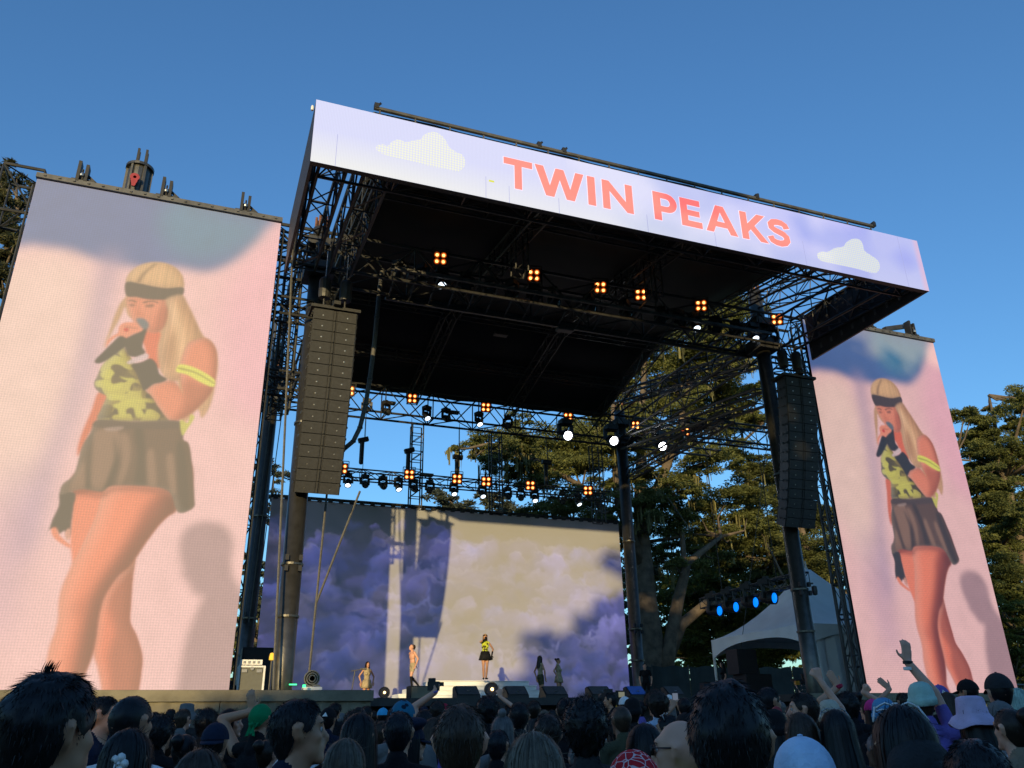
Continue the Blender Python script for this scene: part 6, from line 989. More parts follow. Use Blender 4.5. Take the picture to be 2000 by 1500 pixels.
FILL=[(5.22,11.07,0.953,'cap','grey',7,'m','navy'),(5.48,17.0,0.869,'fade','brown',-11,'m','charcoal'),(11.07,7.94,0.971,'bucket','white',-5,'f','navy'),(11.33,9.78,0.857,'thick','black',26,'m','black'),(1.43,17.39,0.956,'fade','black',10,'f','purple'),(-1.44,4.86,0.907,'bucket','navy',5,'m','olive'),(-0.66,10.02,0.864,'long','black',19,'m','white'),(-2.32,5.61,0.88,'bucket','white',29,'m','purple'),(6.83,8.63,0.965,'bun','darkbrown',-18,'f','tan'),(0.59,6.37,0.869,'bun','darkbrown',15,'m','black'),(-1.53,12.06,0.981,'short','ash',-23,'f','white'),(-8.46,19.05,1.053,'fade','navyblack',-29,'m','navy'),(8.81,7.09,0.858,'bucket','white',-21,'m','purple'),(-1.71,5.93,0.852,'fade','black',-7,'f','purple'),(3.27,6.23,0.973,'fade','brown',-19,'m','olive'),(14.51,13.08,0.882,'curly','black',10,'m','white'),(-3.01,11.35,0.898,'short','navyblack',15,'f','olive'),(9.68,6.62,0.956,'cap','navy',29,'m','navy'),(3.69,7.83,0.89,'fade','darkbrown',28,'m','black'),(-3.06,8.45,0.925,'long','greybrown',-22,'m','tan'),(1.94,6.95,0.933,'long','brown',29,'m','purple'),(11.96,15.48,0.972,'short','black',-26,'f','charcoal'),(1.18,16.65,0.942,'thick','darkbrown',-7,'m','navy'),(14.76,9.76,0.99,'long','darkbrown',27,'m','white'),(-7.32,18.73,0.977,'cap','white',-6,'f','black'),(-4.3,14.1,1.052,'bucket','white',26,'f','tan'),(3.64,13.82,0.956,'beanie','white',2,'m','olive'),(4.6,13.88,0.951,'curly','darkbrown',9,'f','olive'),(2.82,19.14,0.956,'short','black',18,'f','purple'),(-0.62,12.96,0.89,'bun','navyblack',-3,'m','grey'),(5.12,9.91,0.878,'long','black',1,'f','black'),(14.13,8.29,0.873,'long','brown',0,'f','grey'),(3.07,18.03,0.987,'beanie','grey',15,'f','tan'),(-6.59,17.78,0.913,'long','greybrown',20,'m','navy'),(-0.17,17.31,1.051,'short','black',-23,'f','charcoal'),(8.35,12.55,0.989,'long','darkbrown',-18,'f','olive'),(-3.08,7.23,0.875,'cap','white',-13,'f','navy'),(-5.48,18.71,0.942,'bun','brown',-18,'m','white'),(7.6,11.52,0.944,'beanie','navy',11,'m','charcoal'),(12.3,11.07,0.893,'bucket','white',27,'f','charcoal'),(8.15,18.96,1.035,'long','navyblack',24,'m','tan'),(-4.63,12.23,1.007,'long','ash',1,'m','grey'),(-5.65,17.03,0.959,'short','brown',13,'m','purple'),(11.1,6.53,0.939,'thick','black',5,'f','navy'),(10.27,8.55,0.913,'beanie','navy',-6,'m','olive'),(16.31,8.96,0.967,'beanie','navy',-18,'f','charcoal'),(4.78,2.61,0.927,'beanie','grey',6,'m','purple'),(-1.05,6.41,0.908,'beanie','grey',21,'f','olive'),(2.97,8.43,0.977,'long','ash',29,'f','tan'),(1.51,6.57,0.868,'short','navyblack',19,'m','black'),(-0.57,8.09,0.895,'bucket','navy',-8,'m','purple'),(-1.04,8.95,0.855,'beanie','grey',10,'f','navy'),(-1.13,13.5,0.897,'curly','brown',17,'f','navy'),(-1.65,19.69,0.877,'curly','darkbrown',-15,'m','charcoal'),(-2.44,8.82,0.891,'bun','brown',10,'m','charcoal'),(4.83,6.64,0.95,'long','darkbrown',10,'f','grey'),(3.68,3.94,0.871,'fade','grey',-19,'m','grey'),(-1.36,7.64,0.932,'long','darkbrown',-22,'f','charcoal'),(5.74,10.4,1.022,'short','black',-19,'f','purple'),(9.64,17.24,0.916,'thick','black',-25,'f','grey'),(12.98,14.66,0.877,'short','ash',-9,'f','white'),(3.5,16.89,1.012,'short','darkbrown',-11,'f','charcoal'),(0.66,5.13,0.883,'bucket','white',30,'f','tan'),(1.72,8.28,0.905,'short','darkbrown',1,'m','charcoal'),(15.21,8.0,0.975,'short','darkbrown',17,'m','olive'),(9.36,14.41,0.903,'short','darkbrown',-13,'f','white'),(8.97,18.4,1.015,'thick','grey',-26,'m','white'),(-3.43,19.58,1.024,'cap','black',4,'m','white'),(4.53,19.61,0.972,'beanie','grey',-7,'f','purple'),(-3.77,8.98,0.979,'curly','black',-4,'f','black'),(-6.06,19.18,0.997,'curly','ash',-14,'m','black'),(15.32,13.86,0.86,'fade','darkbrown',-4,'f','charcoal'),(-2.75,7.79,0.867,'beanie','black',-2,'m','white'),(6.74,16.1,1.0,'short','navyblack',-15,'f','charcoal'),(0.72,13.03,0.906,'beanie','navy',9,'m','olive'),(-2.17,16.92,1.029,'curly','black',-28,'m','black'),(-4.14,13.03,0.962,'thick','brown',10,'f','purple'),(10.34,10.84,0.936,'curly','grey',-14,'f','navy'),(1.68,20.76,0.937,'beanie','black',-7,'m','purple'),(2.74,5.7,0.892,'cap','grey',19,'m','charcoal'),(8.27,5.55,0.992,'fade','darkbrown',1,'f','olive'),(1.29,15.46,0.995,'thick','greybrown',6,'f','purple'),(12.05,6.05,0.895,'cap','navy',29,'m','charcoal'),(2.03,10.62,1.001,'bun','black',-7,'f','navy'),(7.92,16.59,1.005,'short','darkbrown',26,'f','black'),(4.11,3.44,0.932,'bun','darkbrown',-11,'m','tan'),(-2.98,14.85,0.9,'bucket','grey',-16,'f','tan'),(9.12,5.01,0.951,'bucket','black',4,'m','black'),(12.19,9.84,1.031,'bun','darkbrown',4,'m','tan'),(2.64,11.44,1.001,'short','black',10,'f','navy'),(0.03,13.47,0.913,'short','grey',-23,'f','navy'),(11.9,8.02,0.872,'short','greybrown',-19,'f','grey'),(5.97,17.67,0.985,'bun','greybrown',19,'m','purple'),(-1.79,8.29,0.961,'bun','navyblack',-27,'m','black'),(15.68,10.71,0.995,'cap','black',8,'m','white'),(-0.2,20.89,0.881,'beanie','white',19,'m','black'),(6.91,4.55,0.862,'short','brown',-13,'m','purple'),(-4.63,15.42,0.854,'fade','navyblack',-18,'f','grey'),(-1.8,18.13,0.957,'beanie','grey',-20,'f','tan'),(-2.97,9.52,0.986,'long','grey',-26,'f','charcoal'),(3.24,10.83,0.852,'thick','grey',-6,'f','grey'),(13.55,10.84,0.909,'curly','brown',-6,'f','tan'),(7.19,15.49,0.888,'thick','navyblack',-6,'m','tan'),(6.7,10.57,0.869,'cap','grey',-21,'m','navy'),(9.83,12.43,0.932,'short','black',23,'f','charcoal'),(-2.38,6.16,0.907,'thick','ash',-26,'f','white'),(8.3,14.41,0.985,'long','black',8,'m','olive'),(-3.9,14.91,0.954,'bun','black',20,'f','charcoal'),(1.68,13.67,0.967,'beanie','black',-18,'m','black'),(-1.72,14.93,0.9,'thick','brown',6,'f','tan'),(6.15,3.31,0.978,'short','black',4,'m','olive'),(1.84,19.26,1.04,'short','darkbrown',-30,'f','tan'),(-0.78,5.46,0.893,'bucket','black',12,'f','black'),(1.6,7.37,0.925,'short','brown',-23,'f','navy'),(-2.23,10.14,0.861,'curly','greybrown',20,'m','navy'),(-1.65,6.68,0.924,'beanie','navy',-3,'f','black'),(13.64,9.48,1.003,'bun','greybrown',-11,'m','grey'),(3.52,4.65,0.927,'beanie','black',12,'f','grey'),(17.14,8.38,1.027,'bucket','navy',-4,'m','grey'),(3.49,14.99,0.87,'thick','darkbrown',20,'m','charcoal'),(8.58,17.08,0.91,'cap','white',16,'f','black'),(-4.91,13.5,1.033,'short','grey',-11,'f','purple'),(6.46,5.12,0.895,'short','black',24,'f','purple'),(2.78,4.46,0.925,'beanie','black',-15,'m','black'),(14.25,14.48,0.884,'bun','darkbrown',25,'f','charcoal'),(11.16,10.95,0.97,'long','darkbrown',-16,'f','navy'),(0.1,15.67,0.944,'bucket','white',-26,'f','charcoal'),(0.26,14.59,1.014,'long','ash',-25,'m','olive'),(-2.65,20.64,1.0,'short','navyblack',-29,'m','navy'),(8.3,9.2,1.039,'bun','black',1,'m','navy'),(13.45,6.99,0.971,'beanie','black',19,'m','charcoal'),(-0.85,14.7,1.01,'cap','navy',20,'m','olive'),(7.31,14.72,0.881,'short','greybrown',-29,'f','white'),(8.33,10.06,0.873,'short','darkbrown',-19,'m','navy'),(11.83,11.95,0.868,'fade','grey',22,'m','white'),(7.43,4.05,0.919,'short','brown',18,'m','navy'),(4.38,10.7,0.963,'thick','ash',0,'f','charcoal'),(12.03,16.66,0.91,'fade','black',-23,'m','white'),(10.27,17.97,0.932,'short','brown',11,'m','tan'),(-3.72,10.41,0.9,'bun','greybrown',20,'m','purple'),(10.87,5.44,1.026,'bucket','black',-17,'f','white'),(0.03,10.81,1.001,'short','brown',2,'f','grey'),(6.35,3.9,0.958,'long','brown',16,'m','black'),(16.02,13.53,1.024,'cap','white',-6,'f','olive'),(3.32,16.07,0.896,'bun','greybrown',-12,'f','tan'),(12.37,13.86,1.015,'cap','white',17,'f','charcoal'),(9.11,13.18,1.01,'long','black',-14,'m','white'),(5.68,5.96,0.924,'long','black',17,'f','white'),(-4.51,18.91,0.905,'thick','ash',-6,'f','olive'),(2.79,20.08,1.007,'fade','black',10,'m','white'),(-0.21,9.31,0.956,'curly','black',29,'f','black'),(6.32,14.05,0.904,'fade','greybrown',-24,'m','tan'),(-2.02,11.16,0.882,'curly','brown',9,'f','olive'),(-0.32,8.79,0.98,'long','brown',17,'m','charcoal'),(1.1,19.14,0.858,'cap','grey',9,'f','purple'),(9.45,9.1,0.996,'bun','navyblack',-14,'f','tan'),(-0.83,7.53,0.883,'fade','navyblack',-19,'m','purple'),(-4.35,20.06,0.901,'long','ash',12,'f','white'),(17.76,9.05,0.995,'short','brown',-23,'m','grey'),(4.34,12.97,0.913,'long','darkbrown',21,'f','grey'),(4.91,3.5,0.85,'long','darkbrown',-9,'f','navy'),(15.8,12.3,0.886,'cap','white',-29,'m','charcoal'),(2.27,4.88,0.851,'thick','grey',-17,'m','tan'),(12.86,12.54,0.913,'cap','grey',4,'m','purple'),(7.47,5.03,0.968,'short','black',-16,'f','white'),(5.82,15.53,0.978,'long','greybrown',-2,'f','olive'),(6.83,7.79,1.001,'curly','black',4,'f','grey'),(-1.99,7.58,0.899,'short','greybrown',-3,'m','black'),(5.62,3.29,0.975,'curly','black',-10,'m','charcoal'),(1.07,14.22,0.952,'cap','black',19,'m','olive'),(12.96,8.68,0.976,'short','black',-8,'f','white'),(5.21,4.42,0.944,'cap','grey',-4,'f','grey'),(13.78,15.17,0.898,'cap','white',23,'m','charcoal'),(-6.56,19.84,0.901,'short','greybrown',21,'f','purple'),(-1.07,20.36,1.01,'thick','grey',1,'m','charcoal'),(8.31,6.47,0.935,'long','darkbrown',9,'f','black'),(12.06,9.04,0.927,'curly','ash',22,'f','tan'),(13.09,13.67,0.864,'curly','brown',-13,'f','tan'),(3.77,17.73,0.953,'cap','black',30,'m','tan'),(-3.04,12.52,1.044,'thick','navyblack',-25,'f','grey'),(3.5,19.63,0.941,'bun','black',-26,'f','white'),(-6.06,14.36,0.853,'fade','black',-7,'m','olive'),(-4.43,16.73,0.942,'bucket','white',-17,'m','tan'),(8.77,11.48,0.946,'short','brown',-7,'m','purple'),(-4.93,14.62,1.052,'curly','black',-5,'f','grey'),(7.88,13.21,1.008,'long','grey',-23,'f','purple'),(4.96,7.27,0.891,'beanie','navy',19,'m','grey'),(6.24,16.84,0.933,'short','brown',9,'m','white'),(2.67,16.58,0.932,'long','black',1,'f','black'),(3.86,9.2,0.962,'short','ash',-5,'m','charcoal'),(-5.92,15.3,1.044,'long','grey',3,'f','black'),(-5.62,16.26,0.874,'short','grey',18,'f','black'),(10.57,9.83,0.932,'bun','greybrown',-12,'m','charcoal'),(-0.83,11.32,0.856,'long','greybrown',-21,'m','olive'),(10.57,16.79,0.968,'short','black',-30,'f','white'),(-3.23,15.63,1.013,'cap','grey',-2,'f','charcoal'),(16.38,10.29,0.951,'curly','grey',14,'f','purple'),(3.55,6.79,0.899,'curly','black',-20,'f','white'),(5.36,13.43,0.967,'bun','grey',23,'f','tan'),(-3.3,17.02,0.868,'bun','greybrown',1,'m','olive'),(3.39,12.38,0.87,'long','navyblack',20,'m','grey'),(16.32,12.85,0.874,'fade','greybrown',18,'m','navy'),(12.79,15.66,0.872,'long','navyblack',-8,'m','navy'),(-3.27,18.7,0.974,'beanie','black',4,'m','olive'),(17.36,9.79,0.913,'curly','greybrown',25,'m','black'),(18.14,9.74,0.939,'beanie','white',13,'m','charcoal'),(-3.75,12.21,0.964,'cap','white',27,'m','navy'),(-0.5,19.38,1.041,'curly','navyblack',4,'m','white'),(9.68,10.5,0.926,'thick','black',20,'m','white'),(17.27,10.8,1.04,'long','brown',-21,'f','black'),(12.77,9.39,0.925,'bucket','grey',16,'m','olive'),(4.65,17.45,1.043,'beanie','navy',-25,'m','black'),(-2.24,12.87,0.91,'long','darkbrown',20,'f','tan'),(15.01,11.06,0.954,'short','grey',28,'f','navy'),(1.25,19.9,0.882,'beanie','grey',30,'f','olive'),(-2.68,6.78,0.857,'beanie','grey',-13,'m','grey'),(2.75,14.06,0.89,'short','navyblack',10,'m','white'),(5.42,14.68,0.991,'curly','black',-2,'f','navy'),(-2.63,17.63,0.996,'cap','navy',-28,'m','tan'),(-3.56,20.31,1.028,'long','navyblack',-11,'f','navy'),(-6.87,15.58,0.98,'long','grey',1,'m','white'),(7.47,9.98,0.99,'short','navyblack',30,'m','tan'),(7.63,6.03,0.894,'bucket','grey',28,'m','purple'),(7.04,3.61,0.876,'fade','brown',-13,'f','olive'),(0.8,12.22,0.934,'fade','black',-11,'m','purple'),(5.78,20.13,0.896,'curly','navyblack',19,'m','tan'),(2.03,18.33,0.868,'bun','navyblack',-6,'m','white'),(4.15,16.44,1.017,'cap','white',23,'f','charcoal'),(11.43,12.83,0.901,'fade','grey',15,'f','navy'),(10.89,15.93,0.988,'long','ash',-24,'m','purple'),(-4.51,11.16,0.938,'long','greybrown',-27,'m','black'),(5.89,7.84,0.927,'long','black',-13,'m','tan'),(11.34,14.66,1.037,'short','grey',20,'f','tan'),(-2.45,15.64,0.894,'long','greybrown',26,'f','grey'),(10.12,13.99,0.869,'fade','black',-28,'f','purple'),(5.24,12.4,0.854,'curly','navyblack',-11,'f','black'),(9.15,5.89,0.991,'beanie','grey',17,'f','charcoal'),(6.88,17.49,0.853,'thick','darkbrown',-21,'f','charcoal'),(-0.79,16.89,1.041,'cap','black',11,'f','black'),(6.37,4.56,0.988,'beanie','white',-19,'f','grey'),(11.52,13.87,0.92,'short','black',16,'m','grey'),(6.45,9.7,0.97,'short','black',-13,'m','charcoal'),(9.6,7.98,1.002,'fade','ash',18,'f','black'),(8.42,15.74,0.887,'curly','navyblack',-2,'m','white'),(4.39,6.93,0.874,'short','darkbrown',4,'f','white'),(16.67,11.66,1.054,'fade','navyblack',23,'f','olive'),(3.12,5.12,0.896,'long','black',8,'f','grey'),(4.07,5.5,0.941,'bucket','navy',0,'m','charcoal'),(15.73,9.52,0.947,'short','black',-24,'m','navy'),(10.55,7.1,0.862,'short','navyblack',-22,'f','tan'),(14.2,7.18,0.943,'long','darkbrown',2,'f','olive'),(1.64,12.57,0.993,'thick','black',4,'m','navy')]
ARMS={'wave': [(-0.115, 0.068, 1.708), (-0.135, 0.054, 1.789)], 'armup1': [(0.016, 0.13, 1.96), (0.004, 0.135, 2.062)], 'armup2': [(-0.005, 0.136, 1.829), (-0.058, 0.163, 1.966)], 'armup3': [(-0.039, 0.172, 1.808), (-0.122, 0.23, 1.924)], 'armup4': [(0.021, 0.125, 1.943), (0.03, 0.119, 2.094)], 'armup5': [(0.056, 0.109, 1.85), (0.129, 0.064, 1.906)], 'camera': [(-0.044, 0.111, 1.852), (-0.067, 0.107, 1.925)], 'armup6': [(0.001, 0.118, 1.865), (0.018, 0.119, 1.99)]}
# ---------------------------------------------------------------- people
from mathutils import noise as _noise
def add_capsule(bm, p, q, r1, r2):
    p = Vector(p); q = Vector(q); d = q-p; L = d.length
    for c, r in ((p, r1), (q, r2)): bmesh.ops.create_icosphere(bm, subdivisions=2, radius=r, matrix=Matrix.Translation(c))
    if L > 1e-5:
        M = Matrix.Translation((p+q)/2) @ d.to_track_quat('Z', 'Y').to_matrix().to_4x4()
        bmesh.ops.create_cone(bm, cap_ends=True, segments=12, radius1=r1, radius2=r2, depth=L, matrix=M)
def body_mesh(name, prims, voxel=.0095, smooth=5):
    bm = bmesh.new()
    for pr in prims:
        if pr[0] == 'c': add_capsule(bm, pr[1], pr[2], pr[3], pr[4])
        else: bmesh.ops.create_icosphere(bm, subdivisions=3, radius=1, matrix=Matrix.Translation(pr[1]) @ Matrix.Diagonal((*pr[2], 1)))
    me = bpy.data.meshes.new('tmp'); bm.to_mesh(me); bm.free()
    o = bpy.data.objects.new('tmp', me); COL.objects.link(o)
    m = o.modifiers.new('r', 'REMESH'); m.mode = 'VOXEL'; m.voxel_size = voxel
    m = o.modifiers.new('s', 'SMOOTH'); m.factor = .5; m.iterations = smooth
    dg = bpy.context.evaluated_depsgraph_get(); out = bpy.data.meshes.new_from_object(o.evaluated_get(dg)); bpy.data.objects.remove(o); bpy.data.meshes.remove(me)
    out.name = name; n = len(out.polygons); ct = np.zeros(n*3, np.float32); out.polygons.foreach_get('center', ct); ct = ct.reshape(-1, 3)
    best = np.full(n, 1e9); lab = np.zeros(n, np.int32)
    for pr in prims:
        if pr[0] == 'c':
            a = np.array(pr[1]); d = np.array(pr[2])-a; t = np.clip(((ct-a)@d)/max(d@d, 1e-9), 0, 1); dist = np.linalg.norm(ct-a-t[:, None]*d, axis=1)-(pr[3]+(pr[4]-pr[3])*t)
        else:
            rr = np.array(pr[2]); dist = (np.linalg.norm((ct-np.array(pr[1]))/rr, axis=1)-1)*rr.min()
        s = dist < best; best[s] = dist[s]; lab[s] = pr[-1]
    for i in range(4): out.materials.append(None)
    out.polygons.foreach_set('material_index', lab); out.polygons.foreach_set('use_smooth', np.ones(n, bool)); out.update()
    return out
SK, SH, TR, BO = 0, 1, 2, 3
def hand(wrist, tip, side, lab=SK, mode='open', nrm=None):
    w_ = Vector(wrist); d = (Vector(tip)-w_).normalized(); n = Vector(nrm) if nrm else Vector((0, 1, 0))
    n = (n-d*n.dot(d)).normalized(); s = d.cross(n)*side; P_ = []
    for k, (o, L) in enumerate(((-.03,.072),(-.01,.084),(.011,.078),(.031,.06))):
        P_.append(('c', tuple(w_+s*o*.5+d*.012), tuple(w_+s*o+d*.088), .017, .0125, lab))
        b0 = w_+s*o+d*.088; spread = s*(o*.45)
        if mode == 'open':
            f1 = b0+(d*.9+spread*6).normalized()*L*.55; f2 = f1+(d*.85+spread*6+n*.3).normalized()*L*.5
        elif mode == 'point' and k == 0: f1 = b0+d*L*.55; f2 = f1+d*L*.5
        else: f1 = b0+(d*.3+n*.95).normalized()*L*.5; f2 = f1+(n*.35-d*.95).normalized()*L*.45
        P_ += [('c', tuple(b0), tuple(f1), .0105, .0095, lab), ('c', tuple(f1), tuple(f2), .0095, .008, lab)]
    t0 = w_-s*.028+d*.03; t1 = t0+(-s*.75+d*.6+n*.25).normalized()*.045; t2 = t1+((-s*.35+d*.9) if mode == 'open' else (s*.4+d*.6+n*.6)).normalized()*.035
    return P_+[('c', tuple(w_), tuple(t0), .02, .017, lab), ('c', tuple(t0), tuple(t1), .0135, .0115, lab), ('c', tuple(t1), tuple(t2), .0115, .009, lab)]
def person_prims(sex='m', arms=None, legs=None, sleeve=True, bare_legs=False, torso=SH, glove=None, lean=0., shorts=False, boots=False, hips=TR, hand_mode={}):
    f = sex == 'f'; sw = .165 if f else .19; P_ = []
    hipw = .088 if f else .092
    P_ += [('e', (0,0,.965), (.172 if f else .165,.118,.135), hips), ('e', (0,0,1.11), (.128 if f else .145,.098,.15), torso), ('e', (0,-.005,1.29), (.15 if f else .172,.108 if f else .115,.175), torso)]
    if f: P_ += [('e', (s*.07,.085,1.275), (.065,.05,.06), torso) for s in (-1, 1)]
    P_ += [('c', (0,-.02,1.465), (s*sw*.92,-.012,1.425), .05, .05 if f else .056, torso) for s in (-1, 1)]
    P_ += [('c', (0,-.03,1.43), (0,-.026,1.505), .085, .064, torso)]
    P_ += [('c', (0,-.018,1.45), (0,.004,1.57), .05 if f else .057, .05 if f else .056, SK)]
    hz = 1.655
    P_ += [('e', (0,-.008,hz+.005), (.074,.094,.096), SK), ('e', (0,.035,hz-.06), (.055 if f else .06,.06,.062), SK), ('c', (-.018,.083,hz-.098), (.018,.083,hz-.098), .018 if f else .021, .018 if f else .021, SK),
           ('c', (0,.088,hz+.008), (0,.108,hz-.03), .009, .0145, SK), ('c', (-.035,.076,hz+.026), (.035,.076,hz+.026), .016, .016, SK), ('c', (-.016,.094,hz-.06), (.016,.094,hz-.06), .011, .011, SK),
           ('e', (-.038,.06,hz-.025), (.024,.028,.022), SK), ('e', (.038,.06,hz-.025), (.024,.028,.022), SK)]
    for s in (-1, 1): P_ += [('c', (s*.075,-.003,hz-.034), (s*.083,-.013,hz+.008), .009, .0135, SK), ('c', (s*.083,-.013,hz+.008), (s*.078,.008,hz+.018), .0105, .008, SK)]
    for s in (-1, 1):
        S = Vector((s*sw, -.012, 1.42)); a = (arms or {}).get(s)
        if a is None: W_, T_ = Vector((s*.235, .07, .90)), Vector((s*.225, .09, .72)); pole = Vector((s*.6, -1, 0))
        else: W_, T_ = Vector(a[0]), Vector(a[1]); pole = Vector(a[2]) if len(a) > 2 else Vector((s*.8, -.2, -.5))
        L1, L2 = .30, .265; v = W_-S; dd = v.length; k = max(1., dd/((L1+L2)*.985)); L1 *= k; L2 *= k; u = v/dd
        x = (L1*L1-L2*L2+dd*dd)/(2*dd); h = math.sqrt(max(0, L1*L1-x*x)); pl = (pole-u*pole.dot(u)).normalized(); E_ = S+u*x+pl*h
        r0_, r1_, r2_ = (.044,.037,.026) if f else (.054,.044,.031)
        up_lab = torso if sleeve else SK
        mid = S+(E_-S)*.62
        P_ += [('c', tuple(S), tuple(mid), r0_*1.05 if sleeve else r0_, r1_*1.12 if sleeve else r1_, up_lab), ('c', tuple(mid), tuple(E_), r1_, r1_*.92, torso if sleeve == 'long' else SK), ('c', tuple(E_), tuple(W_), r1_*.98, r2_, torso if sleeve == 'long' else SK)]
        if glove and s in glove: P_.append(('c', tuple(E_+(W_-E_)*.45), tuple(W_), r1_*.97, r2_*1.12, BO))
        P_ += hand(W_, T_, -s, BO if glove and s in glove else SK, hand_mode.get(s, 'curl' if a is None else 'open'), (0, 1, .1) if a is not None else (-s, .2, 0))
    for s in (-1, 1):
        l = (legs or {}).get(s) or ((s*.1,.02,.50), (s*.105,-.015,.09), (s*.125,.12,.035))
        H_, K_, A_, T_ = Vector((s*hipw, 0, .92)), Vector(l[0]), Vector(l[1]), Vector(l[2])
        leg = SK if bare_legs else TR; mid = H_+(K_-H_)*.55
        P_ += [('c', tuple(H_), tuple(mid), .092, .074, TR if shorts else leg), ('c', tuple(mid), tuple(K_), .072, .053, leg if not shorts else SK), ('c', tuple(K_), tuple(K_+(A_-K_)*.3), .052, .054, BO if boots else (SK if shorts else leg)), ('c', tuple(K_+(A_-K_)*.3), tuple(A_), .054, .037, BO if boots else (SK if shorts else leg)),
               ('c', tuple(A_+Vector((0,-.03,-.045))), tuple(T_), .04, .032, BO)]
    if lean:
        Mx = Matrix.Translation((0,0,.95)) @ Matrix.Rotation(lean, 4, 'X') @ Matrix.Translation((0,0,-.95)); Q = []
        for pr in P_:
            def g(p): p = Vector(p); return tuple(Mx @ p) if p.z > .93 else tuple(p)
            Q.append(('c', g(pr[1]), g(pr[2]))+pr[3:] if pr[0] == 'c' else ('e', g(pr[1]))+pr[2:])
        P_ = Q
    return P_
HC = Vector((0, -.004, 1.655))
# --- hair and hats, built round the head centre
def taper(ph): return 1-.27*min(1, max(0, (ph-R(88))/R(44)))
def shell(rx, ry, rz, hem, nt_=36, nr=11, jit=0., rng=None, zoff=0.):
    V = []; F = []
    for j in range(nr):
        for i in range(nt_):
            th = 2*math.pi*i/nt_; ph = hem(th)*j/(nr-1); k = (1+(rng.normal()*jit if rng is not None and jit else 0))*taper(ph)
            V.append((rx*k*math.sin(ph)*math.sin(th), ry*k*math.sin(ph)*math.cos(th), zoff+rz*math.cos(ph)*(1.42 if ph > math.pi/2 else k)))
    for j in range(nr-1):
        for i in range(nt_): F.append((j*nt_+i, (j+1)*nt_+i, (j+1)*nt_+(i+1) % nt_, j*nt_+(i+1) % nt_))
    return V, F
def ang(th): return abs((th+math.pi) % (2*math.pi)-math.pi)          # 0 at the forehead, pi at the nape
def hem_short(th):
    a = ang(th)
    return R(float(np.interp(math.degrees(a), [0,25,48,62,76,90,101,128,180], [52,54,62,88,96,82,112,131,133])))
def hem_long(th):
    a = ang(th); return R(float(np.interp(math.degrees(a), [0,20,40,60,75,180], [46,50,62,92,100,100])))
